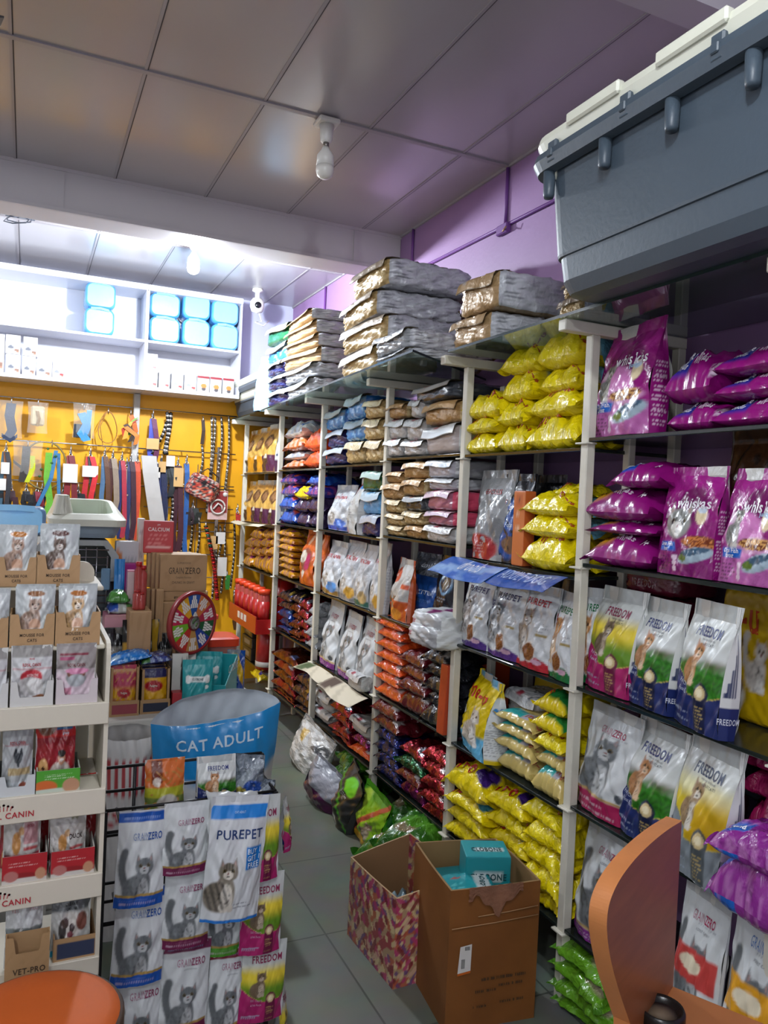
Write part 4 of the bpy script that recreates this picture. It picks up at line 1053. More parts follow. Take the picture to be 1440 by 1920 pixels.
# the blue shelf flyers, two curved glossy sheets clipped under the second shelf
def flyer(x0, x1, yt, yb, zt, col, label, texts, mat=None, X=XS - .02, out=.10, seed=0, name='shelf_flyer', slope=0.0):
    mb = MB()
    Ya, Yb = at(x0, yt, 'X', X)[1], at(x1, yt, 'X', X)[1]
    w = Ya - Yb; ln = (yb - yt) / 1460 * 2.9
    a = np.linspace(0, 1, 15); b = np.linspace(0, 1, 9)
    A, B = np.meshgrid(a, b)
    X_ = X - out * B + 0.010 * np.sin(A * 7 + seed) * B
    ln = ln * .75
    Z_ = zt - ln * B ** 1.2 + 0.006 * np.sin(A * 5 + seed) + slope * A
    P = np.stack([X_, Ya - w * A, Z_], -1)
    mb.grid(P, art_bands(col[0], col[1])(A - .5, (1 - B) * .3, .3))
    mb.grid(P + np.array([.0015, 0, -.001]), S(col[0]) * .6, flip=True)
    for (t, u, v, h, c) in texts:
        g, f = glyphs(t, False); uu = u + g[:, 0] * h * 1.1 / w; vv = v - g[:, 1] * h / (ln + .001)
        XX = X - out * vv; ZZ = zt - ln * np.clip(vv, 0, 1) ** 1.2
        mb.add(np.stack([XX - .006, Ya - w * uu, ZZ + .004], -1) , f, S(c), 0, False)
    return tag(mb.obj(name, mat or FILM), label, 'flyer')
flyer(850, 955, 1022, 1062, SH['B'][1] - .006, ('#2a62c0', [('d', .5, .6, .2, '#8fb4e8'), ('n', .2, .6, 0, '#6a92d4')]), 'glossy blue flyer hanging from second shelf edge, left of two', [('drools', .6, .35, .035, '#e0e8f4')], seed=1, out=.13)
flyer(948, 1068, 1030, 1064, SH['B'][1] - .010, ('#1f4fa8', [('n', .2, .7, 2, '#3a6ac0')]), 'glossy blue flyer hanging from second shelf edge, right of two', [('ADULT DOG', .5, .4, .028, '#a9c0e6')], seed=3, out=.10)
z = SH['B'][2]
for (x0, x1, yt, key, lab) in ((852, 905, 1074, 'pp_purple', 'white cat food bag with purple base, leftmost on third shelf, second bay'), (902, 965, 1086, 'pp_violet', 'white bag with purple base and grey kitten, second from left, third shelf'),
                              (956, 1024, 1094, 'pp_red', 'white cat food bag with red base and grey kitten, third shelf'), (1012, 1076, 1108, 'pp_green', 'white cat food bag with green base beside the nearest post')):
    stand(D_[key], x0, x1, yt, z, X1 - .005, lab, lean=4, turn=-3 if key != 'pp_green' else -14)
D_['greyup'] = pouch('cat_food_bag', .26, .42, .10, art_bands('#7d7d78', [('n', .2, .4, 1, '#8d8d86')]), .3, None, .09, (), FILM, 101, res=14, back='#77776f')
for i, (x0, x1, yt) in enumerate(((930, 980, 1058), (985, 1035, 1062), (1040, 1090, 1068))):
    stand(D_['greyup'], x0, x1, yt, z, 1.95, 'dim grey bag in the back row behind white bags, second bay', group='back row grey bags', lean=0)
z = SH['B'][3]
stand(D_['meo_up'], 842, 922, 1262, z, X1 - .02, 'large yellow and light blue cat food bag standing, fourth shelf, second bay', lean=4, turn=-16)
D_['orange_panel'] = block('cat_food_box', .22, .30, .10, {'base': '#b0401c', 'front': art_bands('#b8451c', [('l', -.3, .3, .3, .7, 5, '#a03a18')])}, 26, SATIN, 102, 0)
put(D_['orange_panel'], (1.98, at(888, 1240, 'X', 1.9)[1], z), (.22, .10, at(888, 1212, 'X', 1.9)[2] - z), (0, 0, FACE), 'orange-red box behind the large yellow upright bag', 'box')
D_['yellowback'] = pouch('cat_food_bag', .26, .36, .10, art_bands('#b59a10', [('r', -.2, .4, .3, .4, '#a08a20')]), .3, None, .09, (), FILM, 103, res=14, back='#b09410')
stand(D_['yellowback'], 985, 1050, 1262, z, 1.95, 'dim yellow bag standing behind the tan bags, second bay', lean=0)
pile(D_['blk_grey'], 945, 1004, [1352, 1300], z + .09, X1 + .09, 'grey lying bag with paper flap above tan bags, {o} of pair, second bay', group='grey bags above the tan bags', depth=.26)
g = 'tan and yellow bags on the fourth shelf'
pile(D_['meo_tan'], 922, 1000, [1415, 1386, 1362, 1340], z, X1 + .0, 'tan cat food bag with teal stripe, {o} of left pile, fourth shelf', group=g, depth=.28, gap=1.1)
pile(None, 995, 1056, [1444, 1415, 1378, 1342, 1302], z, X1, ['tan bag with teal stripe, bottom of right pile, fourth shelf', 'tan bag with teal stripe, second from bottom of right pile, fourth shelf', 'yellow bag with red letters, third from bottom of right pile, fourth shelf', 'yellow bag with green stripe, fourth from bottom of right pile, fourth shelf', 'yellow bag with green stripe, top of right pile, fourth shelf'],
     group=g, depth=.28, gap=1.1, ds=[D_['meo_tan'], D_['meo_tan'], D_['meo'], D_['meo_green'], D_['meo_green']])
z = SH['B'][4]
g = 'yellow bags on the lowest shelf'
pile(None, 832, 912, [1558, 1528, 1500, 1452], z, X1 - .02, ['yellow bag, bottom of left pile on lowest shelf, second bay', 'yellow bag, second from bottom of left pile, lowest shelf', 'yellow bag with blue window, third from bottom of left pile, lowest shelf', 'yellow and violet bag, top of left pile, lowest shelf'], group=g, depth=.34, gap=1.25, ds=[D_['meo_plain'], D_['meo_plain'], D_['meo_teal'], D_['meo_violet']], tilt=-2)
pile(None, 905, 985, [1600, 1565, 1530, 1492], z, X1, ['yellow bag, bottom of middle pile on lowest shelf', 'yellow bag, second from bottom of middle pile, lowest shelf', 'yellow bag, third from bottom of middle pile, lowest shelf', 'yellow and violet bag, top of middle pile, lowest shelf'], group=g, depth=.34, gap=1.2, ds=[D_['meo_plain'], D_['meo_teal'], D_['meo_plain'], D_['meo_violet']])
pile(None, 968, 1046, [1672, 1632, 1592, 1552, 1512], z, X1 - .01, 'yellow bag with small red title, {o} of right pile on lowest shelf', group=g, depth=.34, gap=1.2, ds=[D_['meo_plain']] * 5, jit=6)
D_['green_dog'] = pillow('cat_litter_bag', .3, .34, .10, lambda x, z, k: over(over(fill(x, '#2f6a1a'), rect(x, z, -.5, .5, .3 * k, .5 * k), S('#57992a')), ell(x, z, -.1, .22 * k, .2, .09), S('#8a7a5a')), .1, (), FILMX, 104, crump=.14, back='#2a5c18')
# ---- bay C
z = SH['C'][0]
g = 'paper bags on the top shelf'
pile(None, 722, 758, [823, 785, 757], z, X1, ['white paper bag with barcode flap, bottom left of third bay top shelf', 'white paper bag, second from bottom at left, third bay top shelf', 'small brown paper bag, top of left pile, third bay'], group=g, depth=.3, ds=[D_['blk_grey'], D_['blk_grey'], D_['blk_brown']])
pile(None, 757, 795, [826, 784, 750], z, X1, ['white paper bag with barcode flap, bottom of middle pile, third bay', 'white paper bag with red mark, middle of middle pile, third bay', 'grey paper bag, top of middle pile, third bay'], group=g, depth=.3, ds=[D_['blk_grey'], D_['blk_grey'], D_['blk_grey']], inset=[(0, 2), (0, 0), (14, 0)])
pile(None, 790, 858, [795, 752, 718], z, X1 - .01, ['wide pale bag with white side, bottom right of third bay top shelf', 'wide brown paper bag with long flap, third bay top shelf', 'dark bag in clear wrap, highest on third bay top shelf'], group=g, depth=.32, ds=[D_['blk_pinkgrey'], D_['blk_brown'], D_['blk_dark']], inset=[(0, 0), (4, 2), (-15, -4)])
z = SH['C'][1]
g = 'small folded bags on the second shelf'
ds1 = ['blk_tan', 'blk_tan', 'blk_tan', 'blk_brown', 'blk_brown']
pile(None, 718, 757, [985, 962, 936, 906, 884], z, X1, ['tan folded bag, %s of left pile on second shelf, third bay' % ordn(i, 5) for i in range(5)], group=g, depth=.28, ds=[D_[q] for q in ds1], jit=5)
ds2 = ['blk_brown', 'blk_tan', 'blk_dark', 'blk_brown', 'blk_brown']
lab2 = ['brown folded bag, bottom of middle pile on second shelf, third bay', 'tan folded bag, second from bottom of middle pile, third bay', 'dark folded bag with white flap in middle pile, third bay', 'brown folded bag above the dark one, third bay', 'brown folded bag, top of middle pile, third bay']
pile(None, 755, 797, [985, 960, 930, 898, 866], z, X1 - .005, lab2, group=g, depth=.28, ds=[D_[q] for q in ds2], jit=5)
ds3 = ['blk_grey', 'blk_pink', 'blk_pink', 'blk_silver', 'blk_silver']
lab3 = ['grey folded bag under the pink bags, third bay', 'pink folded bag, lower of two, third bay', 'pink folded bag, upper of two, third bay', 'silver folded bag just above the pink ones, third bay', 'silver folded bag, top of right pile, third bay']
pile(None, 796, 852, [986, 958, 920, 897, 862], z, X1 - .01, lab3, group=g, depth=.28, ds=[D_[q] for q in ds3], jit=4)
z = SH['C'][2]
D_['tabby'] = pouch('cat_food_bag', .24, .40, .10, art_bands('#c4c2be', [('r', -.5, .5, 0, .32, '#c2521c'), ('e', -.2, .72, .22, .13, '#c8522c'), ('r', .2, .5, .52, .6, '#c8522c'), ('c', -.05, .08, .62, '#8a6a4a', '#b39a7c', '#3a2a1e'), ('e', .05, .1, .3, .1, '#d98a2c')]), .35, None, .09, [('cat', -.2, .72, .09, '#f0d8cc')], FILM, 105, res=36, back='#c2521c')
D_['kitten'] = pouch('cat_food_bag', .24, .34, .08, art_bands('#1a4f9a', [('r', -.5, .5, .82, 1, '#143f80'), ('e', -.4, .66, .08, .09, '#a9b4c4')]), .3, None, .09, [('KITTEN', .08, .66, .13, '#d3dcea', .75), ('NUTRITION', .04, .48, .10, '#5f86c0', .6)], MATT, 106, res=24, back='#164488')
D_['blackcirc'] = pouch('dog_food_bag', .24, .42, .10, art_bands('#0f1522', [('e', .1, .62, .26, .15, '#6f9cc0'), ('e', .1, .62, .20, .115, '#16243c'), ('e', .1, .62, .1, .08, '#8a7a60'), ('l', -.2, .3, .35, .45, 3, '#8a92a0')]), .3, None, .09, (), FILM, 107, res=30, back='#0f1522')
D_['clearbag'] = pouch('dog_food_bag', .24, .36, .09, art_bands('#5d636e', [('d', .45, .7, .12, '#9aa0aa'), ('n', .3, .5, 3, '#7d838e')]), .2, None, .09, [('drools', .1, .74, .15, '#d0d4dc')], FILMX, 108, res=26, back='#5a606a')
stand(D_['tabby'], 718, 760, 1045, z, X1 - .01, 'white and orange bag with brown tabby cat, third shelf, third bay', lean=3, turn=-10)
stand(D_['clearbag'], 760, 800, 1034, z + .09, X1 + .13, 'crinkled silver bag leaning behind the blue kitten bag', lean=8, turn=6)
stand(D_['kitten'], 762, 806, 1078, z, X1 + .07, 'blue kitten food bag standing on third shelf, third bay', lean=3, turn=4)
stand(D_['blackcirc'], 803, 843, 1040, z, X1 + .07, 'black bag with round light blue emblem, third shelf, third bay', lean=3)
D_['gz_lie'] = block('cat_food_pouch', .30, .11, .30, {'front': art_bands('#a9aaac', [('r', -.45, -.1, .3, .9, '#cfd2d4'), ('r', -.4, -.3, .4, .6, '#a04a60')]), 'top': art_bands('#c9cccd', [('r', -.1, .1, 0, 1, '#7b2a63')]), 'right': '#d3d6d4', 'base': '#b4b7b8'}, 4.5, MATT, 109, .010)
Yc = (at(750, 1150, 'X', 1.58)[1] + at(812, 1150, 'X', 1.58)[1]) / 2
wz = at(750, 1150, 'X', 1.58)[1] - at(812, 1150, 'X', 1.58)[1]
put(D_['gz_lie'], (1.58 + .17, Yc, z + .003), (wz * .95, .26, .115), (0, 0, FACE), 'fat white pouch lying across third shelf front, upper of two, third bay', 'bag', 'fat white pouches of the third bay')
# stacks of glossy packs
def pack(name, col, win, mat=FILMX, seed=1, sticker='#c9c4c0', sk=(.2, .34)):
    def A(x, z, k):
        c = fill(x, col); c = over(c, (hsh(x, z, .25) > .4) * .35, S(win)); c = over(c, rect(x, z, sk[0], sk[1], .06 * k, .22 * k), S(sticker)); return over(c, ell(x, z, -.25, .14 * k, .07, .06), S(win))
    return pillow(name, .22, .26, .07, A, .06, (), mat, seed, crump=.14, back=col, res=18, parts=True)
D_['pk_orange'] = pack('cat_food_pack', '#d0491a', '#e06a34', FILMX, 111)
D_['pk_maroon'] = pack('cat_food_pack', '#561019', '#7a2230', FILMX, 112)
D_['pk_black'] = pack('cat_food_pack', '#16171c', '#3a3d46', FILMX, 113)
D_['pk_blue'] = pack('cat_food_pack', '#141c58', '#2a3a8a', FOIL, 114, '#5a6aa0')
D_['pk_red'] = pack('cat_food_pack', '#7d1220', '#a03040', FOIL, 115, '#a9b0bc')
D_['pk_green'] = pack('cat_food_pack', '#123f22', '#2a6a3c', FOIL, 116, '#9ab0a4')
D_['pk_magenta'] = pack('cat_food_pack', '#6a1252', '#92307a', FOIL, 117, '#b0a0b8')
D_['pk_redsilver'] = pack('cat_food_pack', '#8a1420', '#b02a38', FOIL, 118, '#c8c8c8')
z = SH['C'][3]
pile(D_['pk_orange'], 703, 752, [1285, 1264, 1243, 1222, 1200, 1180, 1160], z, X1 - .015, 'glossy orange pack, {o} of orange pile, fourth shelf, third bay', group='orange packs in a pile', depth=.24, gap=1.15)
pile(D_['pk_maroon'], 745, 798, [1302, 1276, 1250, 1226], z, X1 - .015, 'glossy maroon pack, {o} of maroon pile, fourth shelf, third bay', group='maroon packs in a pile', depth=.24, gap=1.15)
pile(D_['pk_black'], 790, 838, [1328, 1302, 1272, 1246, 1222], z, X1 - .01, 'glossy black pack, {o} of black pile, fourth shelf, third bay', group='black packs in a pile', depth=.24, gap=1.15)
put(D_['gz_lie'], (1.58 + .16, Yc - .02, at(800, 1222, 'X', 1.58)[2]), (wz * .92, .30, .10), (0, 0, FACE), 'fat white pouch resting on maroon and black piles, lower of two', 'bag', 'fat white pouches of the third bay')
stand(D_['orange_panel'], 820, 833, 1240, z, X1 - .03, 'narrow orange box edge standing by the post, fourth shelf, third bay', lean=2, D=.03)
z = SH['C'][4]
pile(None, 698, 748, [1440, 1418, 1395, 1372, 1345, 1318], z, X1 - .015, ['blue foil pack, bottom of left pile, lowest shelf, third bay', 'blue foil pack, second from bottom, lowest shelf, third bay', 'blue foil pack, third from bottom, lowest shelf, third bay', 'blue foil pack, fourth from bottom, lowest shelf, third bay', 'maroon pack above blue packs, lowest shelf, third bay', 'maroon pack topping blue packs, lowest shelf, third bay'], group='foil packs on the lowest shelf', depth=.24, gap=1.15, ds=[D_['pk_blue']] * 4 + [D_['pk_maroon']] * 2)
pile(None, 742, 792, [1470, 1447, 1424, 1400], z, X1 - .015, ['magenta foil pack, bottom of middle pile, lowest shelf', 'maroon foil pack above the magenta one, lowest shelf', 'green foil pack in middle pile, lowest shelf', 'red foil pack, top of middle pile, lowest shelf'], group='foil packs on the lowest shelf', depth=.24, gap=1.15, ds=[D_['pk_magenta'], D_['pk_maroon'], D_['pk_green'], D_['pk_red']])
pile(D_['pk_redsilver'], 786, 834, [1512, 1486, 1460, 1434, 1408], z, X1 - .015, 'shiny red foil pack, {o} of right pile, lowest shelf, third bay', group='foil packs on the lowest shelf', depth=.24, gap=1.15)
# ---- bay D
z = SH['D'][0]
g = 'bags on the top shelf of the fourth bay'
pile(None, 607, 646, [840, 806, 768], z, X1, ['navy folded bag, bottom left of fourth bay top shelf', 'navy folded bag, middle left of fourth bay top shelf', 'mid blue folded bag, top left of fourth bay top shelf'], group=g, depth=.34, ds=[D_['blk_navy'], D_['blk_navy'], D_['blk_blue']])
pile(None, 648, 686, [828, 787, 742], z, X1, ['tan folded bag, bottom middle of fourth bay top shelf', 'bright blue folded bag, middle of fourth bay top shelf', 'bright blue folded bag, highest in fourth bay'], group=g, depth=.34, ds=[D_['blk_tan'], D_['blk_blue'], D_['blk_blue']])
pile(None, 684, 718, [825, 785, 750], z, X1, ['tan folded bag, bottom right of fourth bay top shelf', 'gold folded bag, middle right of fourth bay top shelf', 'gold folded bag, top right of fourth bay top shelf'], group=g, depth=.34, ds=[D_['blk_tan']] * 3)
z = SH['D'][1]
def art_royal(acc, acc2):
    return art_bands('#b9bcc0', [('r', -.5, .5, 0, .1, acc), ('e', 0, .3, .3, .16, '#d5d8da'), ('c', -.05, .14, .5, '#a8a49e', '#d0ccc6', '#4a4642'), ('e', .25, .15, .2, .1, acc2), ('l', -.3, .3, .52, .6, 3, '#9a9da4'), ('r', -.5, .5, .655, .662, '#b02a34')])
def royal(acc, acc2, seed, mat=FILM):
    return pouch('cat_food_bag', .26, .42, .11, art_royal(acc, acc2), .45, lambda x, z, k: lines(fill(x, '#b4b7ba'), x, z, -.4, .4, .1 * k, .7 * k, 14, '#7d8086'), .10, [('ROYAL CANIN', .0, .715, .11, '#b0242e', .62), ('\u25B2', 0, .79, .05, '#b0242e')], mat, seed, res=30, sealcol='#a9acb0')
for i, (a, b) in enumerate((('#1d3f9a', '#3a6ac0'), ('#b02a40', '#c88a96'), ('#a07c3c', '#3f86c8'), ('#8f9296', '#c99a3c'), ('#2a6a5c', '#b9a070'))): D_['royal%d' % i] = royal(a, b, 121 + i)
stand(D_['royal0'], 602, 641, 908, z, X1, 'white bag with blue base and red title, second shelf, fourth bay', lean=5, turn=-3)
D_['twist'] = pouch('dog_food_bag', .22, .44, .12, art_bands('#b8bab8', [('r', -.5, 0, .7, .9, '#a81c2c'), ('r', 0, .5, .8, 1, '#3f86c8'), ('l', -.3, .4, .2, .6, 10, '#8a8d90'), ('r', -.5, -.1, 0, .25, '#c08a90')]), .5, None, .10, (), FILM, 127, res=24, curl=.06)
stand(D_['twist'], 636, 672, 896, z, X1 - .02, 'white bag with red and blue top pinched upright, fourth bay', lean=2, turn=-18)
stand(D_['blackup'], 612, 656, 893, z, 1.93, 'dark navy bag behind the white bags, second shelf, fourth bay', lean=1)
pile(None, 678, 714, [965, 921, 883], z, X1, ['navy folded bag under the blue one, second shelf, fourth bay', 'light blue folded bag, second shelf, fourth bay', 'green folded bag, second shelf, fourth bay'], group='folded bags on the second shelf', depth=.3, ds=[D_['blk_navy'], D_['blk_lblue'], D_['blk_green']])
z = SH['D'][2]
for (x0, x1, yt, kk, lab, tn) in ((592, 628, 1012, 2, 'white bag with blue wave and gold base, leftmost on third shelf, fourth bay', -4), (624, 662, 1012, 3, 'white bag with yellow spots, second from left, third shelf, fourth bay', -4), (654, 686, 1018, 4, 'white bag with green mark, third from left, third shelf, fourth bay', -4), (682, 714, 1014, 3, 'white bag beside the post, third shelf, fourth bay', -8)):
    stand(D_['royal%d' % kk], x0, x1, yt, z, X1 - .01, lab, lean=4, turn=tn)
z = SH['D'][3]
for i, (x0, x1, yt) in enumerate(((588, 622, 1124), (622, 656, 1144), (654, 690, 1156))):
    stand(D_['gz_purple'], x0, x1, yt, z, X1 - .01, 'white cat food pouch with plum base, %s of three, fourth shelf, fourth bay' % ('left', 'middle', 'right')[i], group='white pouches on the fourth shelf', lean=6, turn=-6)
flyer(580, 630, 1244, 1262, SH['D'][3] - .004, ('#cfc4ac', [('r', -.5, -.2, 0, 1, '#4a5a34'), ('n', .2, .7, 0, '#b9ae96')]), 'small cream shelf card hanging from fourth shelf, left of two', [], CARD, out=.10, seed=5, name='shelf_card')
flyer(628, 692, 1262, 1290, SH['D'][3] - .004, ('#cfc4ac', [('r', -.5, -.2, 0, 1, '#4a3424'), ('n', .2, .7, 0, '#b9ae96')]), 'small cream shelf card hanging from fourth shelf, right of two', [], CARD, out=.12, seed=7, name='shelf_card')
put(D_['blk_grey'], (X1 + .05, at(678, 1270, 'X', X1)[1], z), (.2, .2, .09), (0, 0, FACE), 'grey folded pouch lying at the front of fourth shelf, fourth bay', 'bag')
z = SH['D'][4]
pile(D_['blk_grey'], 584, 622, [1330, 1298, 1268], z, X1 + .04, 'dull grey pack, {o} of left pile on lowest shelf, fourth bay', group='grey packs on lowest shelf', depth=.28)
pile(D_['pk_red'], 618, 656, [1378, 1360, 1340, 1320], z, X1, 'red foil sachet pack, {o} of pile on lowest shelf, fourth bay', group='red foil packs on lowest shelf', depth=.24, gap=1.15)
pile(None, 652, 690, [1400, 1380, 1352], z, X1, ['orange-red pack, bottom of right pile, lowest shelf, fourth bay', 'violet pack, middle of right pile, lowest shelf, fourth bay', 'grey pack, top of right pile, lowest shelf, fourth bay'], group='mixed packs on lowest shelf', depth=.24, ds=[D_['pk_orange'], D_['pk_magenta'], D_['blk_grey']])
# ---- bay E
z = SH['E'][0]
D_['pk_white'] = pack('dog_food_pack', '#b9b6b2', '#5f8fc4', FILMX, 131, '#2a62b0')
D_['pk_ow'] = pack('dog_food_pack', '#c8642a', '#d8d4d0', FILMX, 132, '#d9a08a')
g = 'packs on the top shelf of the fifth bay'
pile(None, 533, 572, [862, 845, 820, 792], z, X1, ['orange and white pack, bottom left of fifth bay top shelf', 'white and blue pack, second from bottom left, fifth bay top shelf', 'orange and white pack, third from bottom left, fifth bay top shelf', 'fluffy white pack, top left of fifth bay'], group=g, depth=.3, gap=1.1, ds=[D_['pk_ow'], D_['pk_white'], D_['pk_ow'], D_['pk_white']])
pile(D_['pk_orange'], 570, 601, [845, 806], z, X1, 'orange dog food pack, {o} of right pair, fifth bay top shelf', group=g, depth=.3, gap=1.1)
z = SH['E'][1]
D_['pk_cobalt'] = pack('dog_food_pack', '#123f9a', '#3a7ad0', FILMX, 133, '#c04a2a')
D_['pk_plum'] = pack('dog_food_pack', '#2a1a3c', '#4a3460', FILMX, 134, '#3a2a50')
D_['pk_yellow'] = pack('dog_food_pack', '#d3b80c', '#e0c93a', FILMX, 135, '#3a2a80')
D_['pk_violetred'] = pack('dog_food_pack', '#2f2a86', '#c0402c', FILMX, 136, '#d05a3a')
g = 'packs on the second shelf of the fifth bay'
pile(None, 522, 552, [955, 931, 908, 888], z, X1, ['cobalt blue pack, bottom left of fifth bay second shelf', 'cobalt blue pack, second from bottom left, fifth bay second shelf', 'violet and red pack, third from bottom left, fifth bay second shelf', 'violet and red pack, top left of fifth bay second shelf'], group=g, depth=.28, gap=1.12, ds=[D_['pk_cobalt'], D_['pk_cobalt'], D_['pk_violetred'], D_['pk_violetred']])
pile(None, 550, 576, [960, 936, 912], z, X1, ['dark plum pack, bottom middle of fifth bay second shelf', 'dark plum pack, second in middle pile, fifth bay second shelf', 'bright yellow pack across the middle, fifth bay second shelf'], group=g, depth=.28, gap=1.12, ds=[D_['pk_plum'], D_['pk_plum'], D_['pk_yellow']])
pile(None, 574, 600, [962, 934, 910, 890], z, X1, ['dark plum pack, bottom right of fifth bay second shelf', 'dark plum pack, second in right pile, fifth bay second shelf', 'violet and red pack in right pile, fifth bay second shelf', 'blue pack, top right of fifth bay second shelf'], group=g, depth=.28, gap=1.12, ds=[D_['pk_plum'], D_['pk_plum'], D_['pk_violetred'], D_['pk_cobalt']])
z = SH['E'][2]
D_['pk_gold'] = pack('treat_pack', '#c48a14', '#6a3a80', FILMX, 137, '#8a3a6a')
pile(D_['pk_gold'], 519, 550, [1068, 1056, 1044, 1032, 1020, 1006, 994], z, X1, 'shiny gold treat pack, {o} of pile on third shelf, fifth bay', group='gold treat packs in a pile', depth=.24, gap=1.2)
D_['orange_up'] = pouch('dog_food_bag', .26, .42, .11, art_bands('#c65a1e', [('e', .05, .45, .36, .22, '#8a4a3a'), ('e', -.1, .5, .2, .12, '#d0c8b8'), ('e', .2, .42, .12, .16, '#a82a5a'), ('e', .05, .18, .13, .08, '#d9d4cc'), ('e', 0, .82, .1, .1, '#e0b090'), ('g', .1, .0, '#a8481a')]), .4, None, .08, [('dog', .05, .18, .08, '#a84a2a')], FILM, 138, res=30, back='#c65a1e')
stand(D_['orange_up'], 551, 580, 992, z, X1 - .01, 'orange dog food bag upright on third shelf, fifth bay, left one', lean=4, turn=-4, group='orange dog food bags upright')
stand(D_['orange_up'], 577, 598, 1000, z, X1 + .01, 'orange dog food bag upright on third shelf, fifth bay, beside the post', lean=4, turn=-4, group='orange dog food bags upright')
z = SH['E'][3]
D_['pk_navyf'] = pack('cat_food_pack', '#10163c', '#a07a4a', FOIL, 139, '#c8b04a')
D_['pk_bluef'] = pack('cat_food_pack', '#12307a', '#3a5ab0', FOIL, 140, '#6aa0e0')
D_['pk_brownf'] = pack('cat_food_pack', '#5a2414', '#a0502a', FOIL, 141, '#7a8ac0')
D_['pk_silv'] = pack('cat_food_pack', '#8d8f92', '#a9acb0', FILMX, 142, '#7d7f84')
g = 'foil packs on the fourth shelf of the fifth bay'
pile(None, 521, 546, [1192, 1176, 1160, 1144, 1128, 1110], z, X1, ['blue foil pack, %s of left pile, fourth shelf, fifth bay' % ordn(i, 6) for i in range(6)], group=g, depth=.24, gap=1.2, ds=[D_['pk_navyf'], D_['pk_bluef'], D_['pk_bluef'], D_['pk_bluef'], D_['pk_navyf'], D_['pk_navyf']])
pile(None, 543, 562, [1196, 1180, 1164, 1148, 1132, 1116], z, X1, ['copper foil pack, %s of middle pile, fourth shelf, fifth bay' % ordn(i, 6) for i in range(6)], group=g, depth=.24, gap=1.2, ds=[D_['pk_brownf']] * 5 + [D_['pk_navyf']])
pile(None, 559, 577, [1198, 1180, 1162, 1144, 1126], z, X1, ['red foil pack, %s of right pile, fourth shelf, fifth bay' % ordn(i, 5) for i in range(5)], group=g, depth=.24, gap=1.2, ds=[D_['pk_red']] * 5)
pile(D_['pk_silv'], 575, 592, [1196, 1176, 1156, 1136], z, X1, 'silver pack, {o} of pile beside the post, fourth shelf, fifth bay', group='silver packs by the post', depth=.24, gap=1.2)
z = SH['E'][4]
pile(None, 511, 552, [1315, 1297, 1279, 1261, 1243, 1225], z, X1, ['copper-red foil pack, %s of left pile, lowest shelf, fifth bay' % ordn(i, 6) for i in range(6)], group='foil packs on the lowest shelf of the fifth bay', depth=.24, gap=1.2, ds=[D_['pk_red'], D_['pk_brownf'], D_['pk_red'], D_['pk_brownf'], D_['pk_red'], D_['pk_brownf']])
pile(D_['pk_navyf'], 549, 581, [1328, 1308, 1288, 1268], z, X1, 'navy foil pack, {o} of right pile, lowest shelf, fifth bay', group='foil packs on the lowest shelf of the fifth bay', depth=.24, gap=1.2)
# ---- bay F
z = SH['F'][0]
def brownbag(base):
    return art_bands('#b07a30', [('g', .9, .6, '#c9a050'), ('r', -.5, .5, 0, .35, base), ('e', 0, .62, .3, .16, '#5a3a22'), ('e', 0, .62, .2, .1, '#8a6440'), ('e', 0, .3, .14, .07, '#d0c8b4'), ('r', -.14, .14, .02, .28, '#4a3418'), ('g', .86, .95, '#a9a9a2')])
D_['ped_gold'] = pouch('dog_food_bag', .24, .42, .10, brownbag('#c98a1c'), .4, None, .09, (), FILM, 143, res=26, back='#b08030')
D_['ped_plum'] = pouch('dog_food_bag', .24, .42, .10, brownbag('#4a1c3c'), .5, lambda x, z, k: side_freedom(x, z, k, '#4a1c3c'), .09, (), FILM, 144, res=26, back='#8a8a86')
for i, (x0, x1, yt, key) in enumerate(((451, 469, 808, 'ped_gold'), (467, 487, 803, 'ped_gold'), (485, 506, 796, 'ped_plum'))):
    stand(D_[key], x0, x1, yt, z, X1, ('gold based dog food bag by the yellow wall, left of pair, top shelf', 'gold based dog food bag, right of pair, farthest bay top shelf', 'plum based dog food bag, farthest bay top shelf')[i], lean=3)
z = SH['F'][1]
for i, (x0, x1, yt, key) in enumerate(((449, 467, 902, 'ped_gold'), (465, 481, 900, 'ped_plum'), (480, 496, 900, 'ped_plum'), (495, 514, 900, 'ped_plum'))):
    stand(D_[key], x0, x1, yt, z, X1, ('gold based dog food bag, second shelf of farthest bay', 'plum based dog food bag, left of three, farthest bay second shelf', 'plum based dog food bag, middle of three, farthest bay second shelf', 'plum based dog food bag, right of three, farthest bay second shelf')[i], lean=3)
flyer(444, 500, 972, 984, z, ('#c9c2ac', [('r', -.1, .1, 0, 1, '#6a6448')]), 'cream shelf card along second shelf edge of the farthest bay', [], CARD, out=.06, seed=9, name='shelf_card')
z = SH['F'][2]
g = 'gold treat packs on the third shelf'
for j, (x0, x1) in enumerate(((456, 473), (471, 489), (487, 503), (500, 516))):
    pile(D_['pk_gold'], x0, x1, [1042, 1026, 1010, 992][:4 if j != 0 else 3], z, X1, 'gold treat pack, {o} of %s pile on third shelf, farthest bay' % ('leftmost', 'second', 'third', 'rightmost')[j], group=g, depth=.22, gap=1.2)
z = SH['F'][3]
RED = mat_plain('red_plastic', '#a81c1c', 0.3, 0, 0.04, coat=.3)
ORED = mat_plain('orange_red_plastic', '#d8401c', 0.35, 0, 0.04)
CLEAR = mat_plain('clear_red_jar', '#c0504a', 0.12, 0, 0.05, trans=0.3)
mb = MB(); Ya, Yb = at(456, 1160, 'X', X1)[1], at(510, 1160, 'X', X1)[1]
mb.box((X1 - .12, Yb, z), (X1 + .14, Ya, z + .02)); mb.box((X1 - .125, Yb, z), (X1 - .115, Ya, z + .13))
